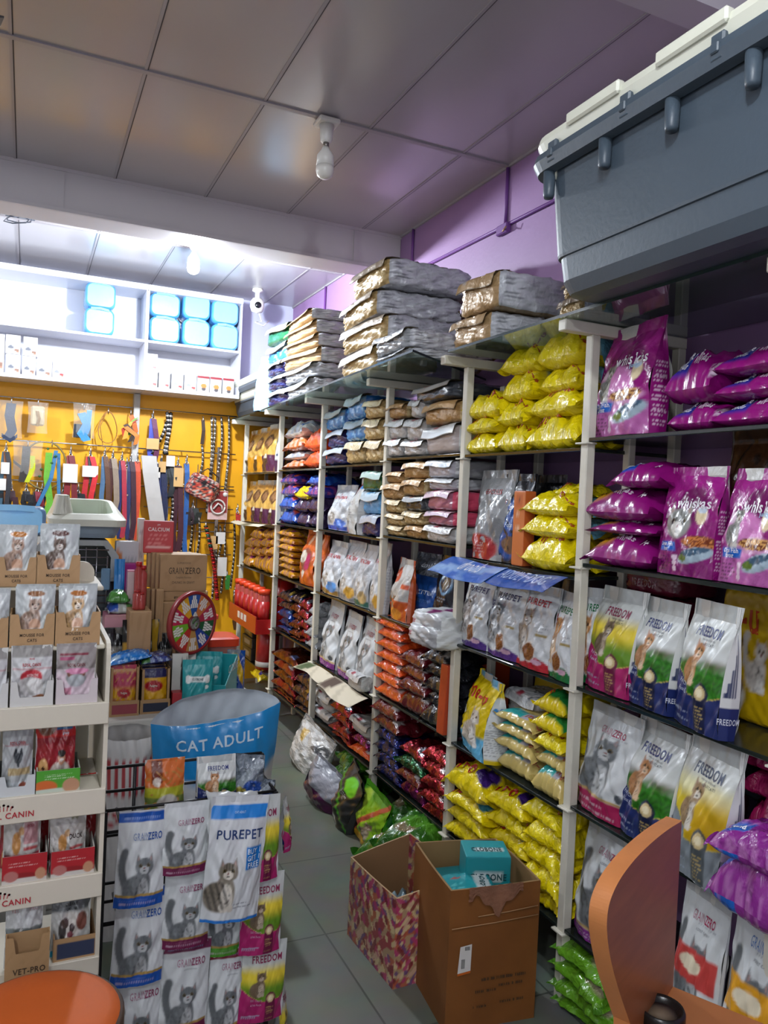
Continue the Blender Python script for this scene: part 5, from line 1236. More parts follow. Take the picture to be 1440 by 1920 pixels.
[mb.box((X1 - .1275, (Ya + Yb) / 2 - .14 + .1 * q, z + .05), (X1 - .1245, (Ya + Yb) / 2 - .08 + .1 * q, z + .10), m=1) for q in range(3)]
for y in (Ya, Yb): mb.box((X1 - .12, y - .004, z), (X1 + .14, y + .004, z + .11))
tag(mb.obj('display_tray', [RED, PLAST]), 'red display tray with white print holding slim red jars', 'tray')
for i in range(6):
    y = Ya - .06 - (Ya - Yb - .12) * i / 5
    t = thing('treat_jar', 'slim clear red jar with orange-red lid, %s in the red tray' % ('first from left', 'second from left', 'third from left', 'fourth from left', 'fifth from left', 'rightmost')[i], 'jar', (X1 - .05, y, z + .021), 0, 'slim red jars in the tray')
    mb = MB(); mb.lathe([(0.0, 0), (.042, 0), (.045, .01), (.045, .26), (.036, .28)], n=14); mb.obj('jar_body', CLEAR, t)
    mb = MB(); mb.lathe([(.04, .275), (.048, .275), (.048, .31), (0, .312)], n=14); mb.obj('lid', ORED, t)
    mb = MB(); mb.lathe([(.0455, .05), (.0465, .05), (.0465, .22), (.0455, .22)], n=14); mb.obj('label_band', RED, t)
for i in range(2):
    t = thing('treat_jar', 'tall red jar standing behind the jar tray, %s one' % ('left', 'right')[i], 'jar', (X1 + .20, Ya - .42 - .14 * i, z), 0, 'tall red jars behind the tray')
    mb = MB(); mb.lathe([(0.0, 0), (.06, 0), (.06, .37), (.0, .372)], n=14); mb.obj('jar_body', RED, t)
mb = MB(); y = at(487, 1230, 'X', X1)[1]
t = thing('treat_canister', 'red cylindrical canister on lowest shelf, farthest bay', 'canister', (X1 + .06, y, SH['F'][4]))
mb.lathe([(0, 0), (.09, 0), (.09, .28), (.085, .285), (0, .285)], n=24); mb.obj('canister_body', RED, t)
mb = MB(); mb.lathe([(.0905, .02), (.0915, .02), (.0915, .06), (.0905, .06)], n=24); mb.obj('label_band', PLAST, t)
D_['darkbox'] = block('treat_box', .1, .12, .2, {'front': art_bands('#26221f', [('r', -.3, .3, .3, .7, '#7d766c')]), 'base': '#2a2522'}, 30, SATIN, 151, 0)
pile(D_['darkbox'], 455, 472, [1212, 1192, 1172], SH['F'][4], X1, 'dark treat box with pale label, {o} of pile, farthest bay', 'box', group='dark boxes in a pile', depth=.2, jit=2)
put(D_['pk_yellow'], (X1 + .05, at(490, 1235, 'X', X1)[1], SH['F'][4] - .07), (.24, .2, .07), (0, 0, FACE), 'yellow pack lying in front of the red canister', 'bag')

# ---- on top of the glass shelves
ZT = 2.311
def topstack(d, x0, x1, tops, fmt, X, group, dep=.46, z=ZT, turn=0, gap=1.0, shift=None, ds=None):
    """bags lying with the end towards the far left and the long printed side towards the aisle end"""
    xm = (x0 + x1) / 2
    for i, yt in enumerate(tops):
        zt = at(xm, yt, 'X', X)[2]; t = max(zt - z, .04)
        s = shift[i] if shift else (0, 0)
        Ya, Yb = at(x0 + s[0], yt + 15, 'X', X)[1], at(x1 + s[1], yt + 15, 'X', X)[1]
        dd = ds[i] if ds else d
        put(dd, (X + dep / 2 + rnd.uniform(-.01, .01), (Ya + Yb) / 2, z + .001), (Ya - Yb, dep, t * gap), (0, 0, FACE + math.radians(turn + rnd.uniform(-5, 5))), (fmt[i] if isinstance(fmt, list) else fmt).format(o=ordn(i, len(tops))), 'bag', group)
        z += t
XT = 1.62
topstack(None, 500, 533, [731, 705, 680, 645, 610], ['navy bag, bottom of dark pile on top glass', 'navy bag with white flap, second from bottom of dark pile', 'navy bag with white flap, middle of dark pile on top glass', 'blue bag with flap, fourth from bottom of dark pile', 'dark green bag, top of dark pile on top glass'], XT, 'dark bags on the top glass', .36, ds=[D_['blk_navy'], D_['blk_navy'], D_['blk_navy'], D_['blk_blue'], D_['blk_green']])
topstack(None, 532, 590, [715, 688, 660, 636, 612, 592], ['brown bag, bottom of brown pile on top glass', 'silver bag, second from bottom of brown pile', 'silver bag, third from bottom of brown pile', 'brown bag, fourth from bottom of brown pile', 'brown bag, fifth from bottom of brown pile', 'brown bag, top of brown pile on top glass'], XT, 'brown and silver bags on the top glass', .47, ds=[D_['top_silver'], D_['top_silver'], D_['top_brown'], D_['top_brown'], D_['top_brown'], D_['top_brown']])
topstack(None, 636, 706, [655, 606, 560, 512], ['gold bag, bottom of gold pile on top glass', 'gold bag with grey side, second from bottom of gold pile', 'gold bag with grey side, third from bottom of gold pile', 'gold bag with printed grey side, top of gold pile'], XT - .06, 'gold bags on the top glass', .50, ds=[D_['top_gold']] * 4, shift=[(-2, 2), (2, 12), (2, 6), (26, 18)])
topstack(None, 703, 762, [662, 625], ['silver bag, bottom of pair beside the gold pile', 'silver bag, top of pair beside the gold pile'], XT - .10, 'silver bags on the top glass', .44, ds=[D_['top_silver']] * 2, shift=[(0, 10), (0, 4)])
topstack(None, 846, 918, [592, 524], ['brown bag, lower of pair on glass above second bay', 'brown bag with printed side, upper of pair above second bay'], XT - .02, 'brown bags above the second bay', .46, ds=[D_['top_brown']] * 2, shift=[(0, 0), (16, 14)])
topstack(None, 1052, 1100, [556, 527], 'gold bag half hidden under the big crate, {o} of two', 1.66, 'gold bags beside the crate', .3, ds=[D_['top_gold']] * 2)
# grey litter bin with cream rim on the farthest glass sheet
Yl, Yr = at(441, 740, 'X', 1.62)[1], at(492, 740, 'X', 1.62)[1]
t = crate(1.60, 2.02, Yr + .02, Yl + .10, ZT, .25, 'grey litter bin on glass top of the farthest bay', CRG, (), .04, 'litter_bin')
t = crate(1.59, 2.03, Yr + .01, Yl + .11, ZT + .10, .20, 'cream litter tray nested on the grey litter bin', CRC, (), .03, 'litter_tray')
t = thing('plastic_bag', 'pale blue plastic bag slumped against the dark pile on glass', 'bag', (1.66, at(510, 740, 'X', 1.66)[1] + .19, ZT))
mb = MB(); nn = 24
for_r = []
for i in range(12):
    zz = i / 11; r = .10 * (1 - .5 * zz ** 2)
    for_r.append([(r * .8 * math.cos(2 * PI * q / nn) * (1 + .12 * math.sin(q * 2.3 + i)), r * math.sin(2 * PI * q / nn) * (1 + .10 * math.sin(q * 3.1 + i * .7)), zz * .42) for q in range(nn + 1)])
mb.grid(np.array(for_r), S('#a9cdea')); mb.obj('bag_body', FILM, t)

# ---- on the floor in front of the racks
D_['green_cat'] = pouch('cat_litter_bag', .30, .46, .14, art_bands('#7fae1c', [('g', .75, .85, '#4f8f20'), ('e', -.3, .6, .2, .3, '#a9c83a'), ('c', .18, .2, .5, '#7d6a52', '#a89a84', '#2a2019', '#5a4a20', False, .5), ('r', -.35, .3, .0, .18, '#d0a01c'), ('d', .45, 1.1, .07, '#b04a34')]), .5, lambda x, z, k: over(fill(x, '#3a8a1a'), rect(x, z, -.3, .3, .6 * k, .8 * k), S('#1f5a2a')), .10, (), FILM, 161, res=34, back='#4a8f20')
D_['black_litter'] = pouch('cat_litter_bag', .28, .48, .14, art_bands('#1d1f20', [('e', .1, .78, .24, .14, '#62c01e'), ('d', .42, -.6, .03, '#3f8f1c'), ('e', -.35, .2, .14, .3, '#a06a4c'), ('r', -.2, .2, .02, .08, '#c8ccd0')]), .4, None, .06, [('YOUR CAT', .05, .60, .06, '#b9bdc0'), ('LITTER', .05, .54, .06, '#b9bdc0')], MATT, 162, res=32, back='#1d1f20')
D_['grey_plum'] = pouch('cat_litter_bag', .30, .46, .14, art_bands('#7d8089', [('r', -.5, .5, 0, .35, '#42123c'), ('e', 0, .6, .4, .16, '#9a9ca6')]), .3, None, .07, (), FILM, 163, res=26, back='#6a6d76')
def floorbag(d, x0, x1, yt, yb, X, lab, lean, turn, roll=0):
    Ya, Yb = at(x0, yb, 'X', X)[1], at(x1, yb, 'X', X)[1]
    w = Ya - Yb; h = at((x0 + x1) / 2, yt, 'X', X + .05)[2]
    o = put(d, (X + .06, (Ya + Yb) / 2, .004), (w, .15, max(h, .2)), (math.radians(-lean), math.radians(roll), FACE + math.radians(turn)), lab, 'bag')
    return o
floorbag(D_['green_cat'], 648, 708, 1468, 1590, 1.53, 'lime green cat litter bag with tabby, upright on the floor', 6, -6)
floorbag(D_['black_litter'], 604, 650, 1425, 1550, 1.50, 'black cat litter bag with green leaf spot on floor', 12, -14, 12)
floorbag(D_['grey_plum'], 566, 612, 1422, 1510, 1.47, 'grey and plum litter bag leaning beside the black one', 10, 14, 16)
put(D_['green_dog'], (1.66, 3.20, .0), (.30, .40, .13), (0, 0, FACE + .3), 'dark green bag lying on floor behind the lime one, lower of two', 'bag', 'dark green bags on the floor')
put(D_['green_dog'], (1.70, 3.10, .125), (.30, .40, .11), (0.1, 0, FACE + .5), 'dark green bag lying on floor behind the lime one, upper of two', 'bag', 'dark green bags on the floor')
put(D_['green_dog'], (1.86, 3.45, .0), (.30, .36, .15), (0, 0, FACE - .2), 'dark green bag on the floor under third bay', 'bag', 'dark green bags on the floor')
put(D_['green_dog'], (1.84, 4.10, .0), (.34, .36, .14), (0, 0, FACE + .15), 'dark green bag on the floor under fourth bay, lower', 'bag', 'dark green bags under the fourth bay')
put(D_['green_dog'], (1.84, 4.05, .135), (.32, .34, .09), (0, 0, FACE - .25), 'dark green bag on the floor under fourth bay, upper', 'bag', 'dark green bags under the fourth bay')
D_['white_shiny'] = pouch('dog_food_bag', .32, .46, .16, art_bands('#b9b8b4', [('r', -.3, -.15, .55, .8, '#c8a860'), ('r', .1, .5, .6, .8, '#4a4c4e'), ('n', .25, .4, 2, '#d4d4d2')]), .3, None, .08, (), FILMX, 164, res=24, back='#a9a8a4')
floorbag(D_['white_shiny'], 538, 578, 1345, 1445, 1.56, 'shiny white bag slumped on the floor by the fourth post', 10, 10, 14)
# ------------------------------------------------------------------ white cabinets high on the back wall
CABM = mat_plain('white_cabinet_board', '#d2d3dc', 0.4, 0, 0.02, 3)
CYF, CYB = 6.50, 6.845
def cabinet(xa, xb, label, right_open=False):
    t = thing('wall_cabinet', label, 'cabinet', ((xa + xb) / 2, CYB, 2.46), 0, 'white cabinets on the back wall')
    ox, oy, oz = t.location
    def pn(n, a, b, par=t):
        mb = MB(); mb.box((a[0] - ox, a[1] - oy, a[2] - oz), (b[0] - ox, b[1] - oy, b[2] - oz), bev=.002); return mb.obj(n, CABM, par)
    pn('bottom_panel', (xa, CYF, 2.46), (xb, CYB, 2.49)); pn('top_panel', (xa, CYF, 3.255), (xb, CYB, 3.285))
    pn('shelf', (xa + .012, CYF + .004, 2.842), (xb - .012, CYB, 2.862)); pn('back_panel', (xa, CYB - .01, 2.49), (xb, CYB, 3.255))
    pn('side_panel', (xa, CYF, 2.49), (xa + .012, CYB - .01, 3.255)); pn('side_panel', (xb - .012, CYF, 2.49), (xb, CYB - .01, 3.255))
    pn('fascia', (xa, CYF - .012, 3.255), (xb, CYF, 3.30))
cabinet(-1.30, .83, 'white open wall cabinet, left one above yellow wall')
cabinet(.832, 1.60, 'white open wall cabinet, right one above yellow wall')
# ---- boxes in the cabinets
def art_box(fish, grey):
    return art_bands('#cfcfd2', [('e', -.15, .35, .22, .10, grey), ('e', .25, .22, .16, .09, fish), ('l', -.35, .3, .66, .78, 2, '#a04a54'), ('e', .3, .12, .1, .05, '#b0806a')])
D_['bx_grey'] = block('cat_food_carton', .12, .17, .10, {'front': art_box('#8a6a5a', '#6a6e78'), 'base': '#cfcfd2'}, 36, SATIN, 171, 0)
D_['bx_red'] = block('cat_food_carton', .12, .17, .10, {'front': art_box('#b03a3a', '#8a8d94'), 'base': '#cfcfd2'}, 36, SATIN, 172, 0)
D_['bx_orange'] = block('cat_food_carton', .12, .15, .10, {'front': art_bands('#cfcfd2', [('r', -.5, .5, .82, 1, '#8a2c34'), ('e', .05, .4, .26, .14, '#c07a3a'), ('e', .05, .2, .2, .1, '#4a4648')]), 'base': '#c4c4c8'}, 36, SATIN, 173, 0)
def cab_box(d, x0, x1, yt, yb, lab, z, Y=6.54, grp='cartons in the wall cabinet'):
    a, b = at(x0, yb, 'Y', Y), at(x1, yb, 'Y', Y); h = at((x0 + x1) / 2, yt, 'Y', Y)[2] - at((x0 + x1) / 2, yb, 'Y', Y)[2]
    put(d, ((a[0] + b[0]) / 2, Y + .06, z), (b[0] - a[0], .12, h), (0, 0, 0), lab, 'carton', grp); return z + h
zz = 2.491
zt_ = cab_box(D_['bx_grey'], 10, 38, 662, 699, 'white carton with grey cat, lower of leftmost pair in cabinet', zz)
cab_box(D_['bx_grey'], 10, 38, 626, 662, 'white carton with grey cat, upper of leftmost pair in cabinet', zt_ + .001)
zt_ = cab_box(D_['bx_grey'], 41, 66, 665, 701, 'white carton, lower of second pair in left cabinet', zz)
cab_box(D_['bx_grey'], 43, 70, 629, 665, 'white carton, upper of second pair in left cabinet', zt_ + .001)
cab_box(D_['bx_grey'], 68, 96, 670, 704, 'single white carton right of the carton pairs, left cabinet', zz)
cab_box(D_['bx_red'], 98, 121, 672, 706, 'white carton with red bowl at end of left cabinet row', zz)
cab_box(D_['bx_grey'], -22, 7, 624, 697, 'tall white carton cut by the photo edge, left cabinet', zz)
zt_ = cab_box(D_['bx_red'], 273, 295, 694, 725, 'white carton with red mark, lower of pair beside divider', zz)
cab_box(D_['bx_red'], 273, 295, 660, 692, 'white carton with red mark, upper of pair beside divider', zt_ + .001)
for i, (x0, x1) in enumerate(((297, 318), (321, 343), (345, 368))):
    cab_box(D_['bx_red'], x0, x1, 697 + 3 * i, 728 + 3 * i, 'white carton with red mark, %s of three in right cabinet' % ('first', 'second', 'third')[i], zz)
for i, (x0, x1) in enumerate(((369, 392), (393, 415), (417, 438))):
    cab_box(D_['bx_orange'], x0, x1, 705 + 3 * i, 736 + 3 * i, 'white carton with orange fish, %s of three in right cabinet' % ('first', 'second', 'third')[i], zz)
# ---- blue pad bundles
PADM = mat_plain('blue_pad_wrap', '#5aa8e0', 0.25, 0, 0.12, 10, 0.5, 30, coat=.5)
PADF = mat_plain('pale_blue_pad', '#86bfe6', 0.3, 0, 0.05, 6, 0.25, 14, coat=.4)
def pads(a, b, z, h, Y, label, grp, dep=.22, m=None, rz=0):
    t = thing('pad_bundle', label, 'pad bundle', ((a + b) / 2, Y + dep / 2, z), rz, grp)
    w = b - a
    mb = MB(); n = 40
    ring = ringrect(-w / 2, w / 2, 0, h, min(w, h) * .24, 5)
    prof = []
    for (yy, s) in ((-dep / 2, .86), (-dep / 2 + .012, .97), (-dep / 4, 1.0), (0, .985), (dep / 4, 1.0), (dep / 2 - .012, .97), (dep / 2, .86)):
        prof.append([(x * s, yy, (q - h / 2) * s + h / 2) for x, q in ring + ring[:1]])
    mb.grid(np.array(prof), np.array([1, 1, 1.]))
    k = len(ring); V = prof[0][:-1]; mb.add(V, [tuple(range(k))], m=1, smooth=False); V = prof[-1][:-1]; mb.add(V, [tuple(range(k))[::-1]], m=1, smooth=False)
    mb.obj('pads', [m or PADM, PADF], t)
    mb = MB(); mb.strip([(-w * .3, -dep / 2 - .002, h * .95), (0, -dep / 2 - .014, h * .97), (w * .3, -dep / 2 - .002, h * .93)], .02, (0, .3, 1), .002, (1, 1, 1)); mb.obj('wrap_seam', PADF, t)
def cabpads(x0, x1, yt, yb, z, lab, grp, front=True):
    a, b = at(x0, yb, 'Y', 6.54)[0], at(x1, yb, 'Y', 6.54)[0]; h = at((x0 + x1) / 2, yt, 'Y', 6.54)[2] - at((x0 + x1) / 2, yb, 'Y', 6.54)[2]
    pads(a, b, z, h, 6.53, lab, grp, .26, PADM if front else None); return z + h
z1 = cabpads(157, 214, 578, 628, 2.863, 'blue pad bundle on left cabinet shelf, lower of two', 'blue pad bundles in the left cabinet')
cabpads(159, 217, 530, 577, z1 + .001, 'blue pad bundle on left cabinet shelf, upper of two', 'blue pad bundles in the left cabinet')
for i, (x0, x1, yt, yb) in enumerate(((279, 337, 595, 643), (341, 393, 604, 655), (395, 446, 613, 661))):
    z1 = cabpads(x0, x1, yt, yb, 2.863, 'rounded pale blue pad bundle, lower row %s, right cabinet' % ('left', 'middle', 'right')[i], 'pad bundles in the right cabinet')
    cabpads(x0 + 1, x1 + 1, yt - 46, yb - 50, z1 + .001, 'rounded pale blue pad bundle, upper row %s, right cabinet' % ('left', 'middle', 'right')[i], 'pad bundles in the right cabinet')

# ------------------------------------------------------------------ rods, grid and hanging goods on the yellow wall
CHROME = mat_plain('chrome_rod', '#b9babd', 0.25, 0.9, 0.03)
GREYP = mat_plain('grey_plastic_column', '#b4b3b0', 0.45)
YR = 6.79
rods = [(2.338, 'topmost'), (2.005, 'second'), (1.692, 'third'), (1.40, 'lowest')]
for z, w in rods:
    mb = MB(); mb.tube([(-1.4, YR, z), (1.66, YR, z)], .006, n=8)
    for x in (-.6, .0, .45, .8, 1.2, 1.6): mb.tube([(x, YR, z), (x, YB, z)], .005, n=6)
    tag(mb.obj('hanging_rod', CHROME), 'chrome hanging rod across the yellow wall, %s of four' % w, 'rod', 'hanging rods')
mb = MB(); mb.box((.785, 6.76, 1.0), (.835, 6.845, 2.455), bev=.004); tag(mb.obj('wall_column', GREYP), 'pale grey plastic column dividing the yellow wall', 'column')
mb = MB(); mb.box((1.50, 6.775, .8), (1.53, 6.815, 2.06), bev=.003); tag(mb.obj('grid_post', CHROME), 'slim grey metal grid post at right of yellow wall', 'post')
mb = MB()
for z in (1.72, 1.52, 1.32, 1.12, .92): mb.tube([(.9, 6.80, z), (1.66, 6.80, z)], .005, n=6)
for x in (1.1, 1.22, 1.34, 1.60): mb.tube([(x, 6.805, .8), (x, 6.805, 1.9)], .004, n=6)
tag(mb.obj('wire_grid', CHROME), 'wire grid hung with chains at right of yellow wall', 'wire grid')

def strapmat(name, c, r=.55): return mat_plain(name, c, r, 0, .08, 30, .2, 120)
SM = {}
def sc(c):
    if c not in SM: SM[c] = strapmat('webbing_' + c.strip('#'), c)
    return SM[c]
TAGM = mat_plain('white_card_tag', '#d3d0ca', .6); TANM = mat_plain('tan_card_tag', '#c9a26a', .6)
POLY = mat_plain('clear_polybag', '#d9d9d6', .15, 0, .02, 6, .7, 25, alpha=.2)
def hook(par, m=None):
    mb = MB(); mb.tube([(0, .0, .0), (0, -.02, -.005), (0, -.035, -.03), (0, -.02, -.05), (0, -.005, -.04)], .005, n=6); mb.obj('hook', CHROME, par)
def hang(name, px, pyt, label, cat, group=None, Y=None):
    p = at(px, pyt, 'Y', Y or (YR - .02))
    t = thing(name, label, cat, tuple(p), 0, group); return t
def hlen(px, pyt, pyb, Y=None):
    return at(px, pyt, 'Y', Y or (YR - .02))[2] - at(px, pyb, 'Y', Y or (YR - .02))[2]
def leash(px, yt, yb, cols, label, w=.035, tagc=None, tagy=.35, sway=.02, group=None, tagw=.06, tagh=.09, Y=None):
    t = hang('pet_leash', px, yt, label, 'leash', group, Y); L = hlen(px, yt, yb, Y); hook(t)
    mb = MB(); mb.lathe([(.010, -.03), (.012, -.05), (.008, -.075)], n=10); mb.tube([(0, -.02, -.05), (.012, -.025, -.075), (0, -.025, -.095), (-.012, -.025, -.075), (0, -.02, -.05)], .004, n=6); mb.obj('clip', CHROME, t)
    for i, c in enumerate(cols):
        o = (i - (len(cols) - 1) / 2) * w * .75
        mb = MB()
        pts = [(o * .3, -.02 - .012 * i, -.08), (o * .7 + sway * .2, -.035 - .012 * i, -.16), (o + sway * .5 * math.sin(i + 1), -.038 - .012 * i, -L * .5), (o + sway * math.sin(i * 2), -.035 - .012 * i, -L * .8), (o + sway * math.sin(i * 2 + 1), -.03 - .012 * i, -L + .01 * i)]
        mb.strip(pts, w * .82, (1, .15 * math.sin(i * 3), 0), .006, (1, 1, 1)); mb.obj('strap', sc(c), t)
    if tagc:
        mb = MB(); mb.box((-tagw / 2, -.065, -L * tagy - tagh), (tagw / 2, -.062, -L * tagy), bev=.001); mb.obj('card_tag', tagc, t)
    return t
def rope(px, yt, yb, c1, c2, label, r=.010, dx=.0, group=None, handle=None, two=False, Y=None):
    t = hang('chain_leash', px, yt, label, 'chain leash', group, Y); L = hlen(px, yt, yb, Y); hook(t)
    h0 = 0.0
    if handle:
        mb = MB(); mb.strip([(0, -.02, -.03), (.008, -.025, -.12), (0, -.02, -.24)], .028, (1, 0, 0), .01, (1, 1, 1)); mb.obj('handle', sc(handle), t); h0 = .24
    for q in range(2 if two else 1):
        mb = MB(); n = int((L - h0) / .018); a, b = S(c1), S(c2)
        for i in range(n):
            f = i / max(n - 1, 1); z = -h0 - .02 - (L - h0 - .02) * f
            x = dx * f + (.02 * q - .01 * two) + .012 * math.sin(f * 4 + q)
            # twisted links, alternately light and dark
            mb.tube([(x - r * .5, -.025, z + .011), (x, -.025 - r * .3, z), (x + r * .5, -.025, z - .011)], [r * .75, r, r * .75], a if i % 2 else b, n=6)
        mb.obj('chain', FOIL, t)
    return t
def polybag(par, w, h, z0):
    mb = MB(); A, B = np.meshgrid(np.linspace(-.5, .5, 9), np.linspace(0, 1, 13))
    P = np.stack([A * w * (1 - .1 * np.sin(B * 3)), -.045 - .02 * np.cos(A * 3) * np.sin(B * PI) - .004 * np.sin(A * 20 + B * 9), z0 - B * h], -1)
    mb.grid(P, np.array([1, 1, 1.])); mb.obj('polybag', POLY, par)
# topmost rod
t = hang('bagged_harness', 22, 745, 'navy harness strap in clear bag, leftmost on top rod', 'harness'); L = hlen(22, 745, 815); hook(t)
mb = MB(); mb.strip([(0, -.03, -.05), (-.01, -.035, -.15), (.012, -.035, -.26), (-.02, -.035, -.33)], .07, (1, 0, 0), .02, (1, 1, 1)); mb.strip([(-.06, -.04, -.30), (0, -.042, -.34), (.05, -.04, -.30)], .03, (0, 0, 1), .015, (1, 1, 1)); mb.obj('strap', sc('#25324c'), t); polybag(t, .17, L, -.03)
t = hang('bagged_chew', 72, 748, 'cream rawhide item in clear bag on top rod', 'chew'); L = hlen(72, 748, 806); hook(t)
mb = MB(); mb.box((-.05, -.045, -L + .03), (.05, -.02, -.06), bev=.02); mb.obj('chew', sc('#cdbb98'), t)
mb = MB(); mb.strip([(-.005, -.05, -.1), (.01, -.052, -.16), (0, -.05, -.22)], .022, (1, 0, 0), .008, (1, 1, 1)); mb.obj('ring', sc('#8a6a3a'), t); polybag(t, .15, L, -.03)
t = hang('bagged_harness', 158, 757, 'light blue harness in crinkled clear bag on top rod', 'harness'); L = hlen(158, 757, 822); hook(t)
mb = MB(); mb.strip([(-.02, -.03, -.08), (.02, -.04, -.16), (-.02, -.045, -.24), (.03, -.04, -.30)], .06, (1, 0, .3), .02, (1, 1, 1)); mb.strip([(.04, -.035, -.05), (.03, -.045, -.2), (.0, -.04, -.30)], .04, (1, 0, 0), .015, (1, 1, 1)); mb.obj('strap', sc('#3f8ac4'), t)
mb = MB(); mb.box((-.075, -.05, -L + .0), (.055, -.035, -L + .11), bev=.004); mb.obj('card', sc('#1c2430'), t); polybag(t, .17, L, -.0)
t = hang('leather_collar', 203, 765, 'brown leather slip collar looped on the top rod', 'collar'); hook(t)
mb = MB(); pts = [(.07 * math.sin(g) * (1 - .3 * math.cos(g)), -.03 - .01 * math.sin(g * 2), -.16 + .13 * math.cos(g)) for g in np.linspace(0, 2 * PI, 22)]; mb.strip(pts, .018, (0, 1, 0), .006, (1, 1, 1)); mb.strip([(-.01, -.03, -.03), (-.06, -.035, -.16), (-.03, -.03, -.33)], .012, (0, 1, 0), .005, (1, 1, 1)); mb.obj('strap', sc('#8a5a24'), t)
t = hang('plaid_harness', 245, 768, 'orange and green plaid harness bundle on top rod', 'harness'); hook(t)
for q in range(6):
    mb = MB(); g = q * 1.05; mb.strip([(.05 * math.sin(g), -.03 - .006 * q, -.05 - .02 * q), (.055 * math.cos(g + 1), -.035 - .006 * q, -.12 - .02 * q), (.05 * math.sin(g + 2), -.03 - .006 * q, -.19 - .02 * q)], .035, (1, 0, .4), .008, (1, 1, 1)); mb.obj('strap', sc(('#c8642a', '#6f9a3a', '#a8341c', '#d99a3a', '#3a2a22', '#c8742c')[q]), t)
leash(287, 768, 868, ['#3f4aa8', '#5a2448'], 'blue and maroon leash under a short chain on top rod', .05, TANM, .55, tagw=.1)
t = rope(315, 772, 850, '#c9c6c0', '#2a2a2c', 'black and white rope leash, thick bundle on the top rod', .016, .0, None, None, True)
rope(311, 790, 852, '#c9c6c0', '#2a2a2c', 'black and white rope strand slanting left below top rod', .014, -.1)
for (px, yb, hd, lab) in ((380, 895, '#3a2a22', 'chain leash with dark leather handle on top rod'), (398, 960, None, 'thick twisted chain leash beside the floral sling bag'), (414, 885, None, 'short silver chain leash at right of top rod'), (428, 925, None, 'long chain leash beside the grid post')):
    rope(px, 781, yb, '#b9b6b0', '#55504a', lab, .011, 0, None, hd, px == 398)
# second rod
leash(12, 828, 985, ['#3a5a6c', '#7a4a24', '#2a2a30'], 'teal and brown leash bundle with white tag, leftmost on second rod', .04, TAGM, .25)
t = hang('bagged_collar', 53, 826, 'black and neon yellow collar in clear bag on second rod', 'collar'); hook(t); L = hlen(53, 826, 893)
mb = MB(); mb.strip([(-.01, -.03, -.05), (-.015, -.04, -.2), (-.03, -.04, -.33)], .06, (1, 0, 0), .02, (1, 1, 1)); mb.strip([(-.10, -.035, -.17), (-.05, -.045, -.21), (0, -.04, -.22)], .025, (0, 0, 1), .01, (1, 1, 1)); mb.obj('strap', sc('#2f2a28'), t)
mb = MB(); mb.strip([(.035, -.05, -.12), (.04, -.052, -.22), (.0, -.05, -.33)], .035, (1, 0, 0), .008, (1, 1, 1)); mb.obj('neon_strap', sc('#b8c01c'), t); polybag(t, .22, L, -.0)
t = hang('rope_leash', 98, 826, 'green and blue rope leash bundle with wide loop', 'leash'); hook(t); L = hlen(98, 826, 972)
mb = MB(); mb.tube([(-.02 + .16 * math.sin(g) - .03, -.03, -.2 + .19 * math.cos(g)) for g in np.linspace(.3, 2 * PI - .2, 24)], .007, n=6); mb.obj('loop', sc('#7a6a3a'), t)
mb = MB(); mb.strip([(-.02, -.04, -.1), (-.03, -.05, -.3), (0, -.05, -.5), (-.04, -.05, -L)], .05, (1, 0, 0), .02, (1, 1, 1)); mb.obj('strap', sc('#5fa02c'), t)
mb = MB(); mb.strip([(.03, -.03, -.08), (.0, -.06, -.3), (-.10, -.055, -.55), (-.17, -.05, -L * .85)], .03, (1, 0, 0), .01, (1, 1, 1)); mb.strip([(.05, -.03, -.1), (.06, -.04, -.4), (.08, -.04, -.62)], .025, (1, 0, 0), .01, (1, 1, 1)); mb.obj('blue_strap', sc('#2f6a94'), t)
mb = MB()
for q in range(6): mb.lathe([(0, -.012), (.014, 0), (0, .012)], n=8, center=(.07 + .06 * math.sin(q * 1.3) - .1, -.05, -.07 - .055 * q))
mb.obj('beads', sc('#2a5a2c'), t)
leash(133, 836, 958, ['#7a1c24', '#6a1a22'], 'maroon leash with large white card on second rod', .055, TAGM, .28, tagw=.11, tagh=.15)
leash(170, 838, 950, ['#b0202a', '#2a2a24', '#c0242c'], 'bright red leash crossed by a black strap, second rod', .05, TAGM, .32, .03, tagw=.12)
leash(197, 838, 955, ['#4a6a8a', '#5a3a28'], 'steel blue woven leash beside brown leash, second rod', .045)
leash(212, 842, 962, ['#4a2420', '#8a7a6a'], 'dark brown leash with grey cord on second rod', .055)
leash(229, 846, 1010, ['#1f2a5a', '#a02a3a'], 'crimson and navy leash on the second rod', .045)
leash(246, 848, 1012, ['#2a3058', '#3a1c28'], 'dark navy leash left of the orange leash', .05)
leash(258, 848, 1012, ['#c84a2c'], 'long orange-red flat leash beside the column', .06)
leash(238, 858, 1000, ['#a59a84'], 'thin beige leash between crimson and navy ones', .02)
t = hang('flat_belt', 278, 860, 'wide silvery white flat belt hanging beside the column', 'belt', Y=6.72); L = hlen(278, 860, 980, 6.72)
mb = MB(); mb.strip([(0, -.0, 0.0), (.0, -.03, .02), (.015, -.04, -.12), (.05, -.045, -L * .6), (.09, -.04, -L)], .12, (1, 0, 0), .02, (1, 1, 1)); mb.obj('belt', mat_plain('silver_white_belt', '#b9b6b2', .3, .1), t)
leash(303, 852, 990, ['#1f2a5a', '#232a4a'], 'navy leash with clear hanger on the second rod, right part', .055, TANM, .1)
leash(293, 852, 985, ['#2a3048'], 'slate leash with white card right of the white belt', .05, TAGM, .18, tagw=.06)
leash(318, 855, 935, ['#2a3028', '#20242a', '#22282c'], 'black harness straps with green clip', .05, TAGM, .0, .03, tagw=.07)
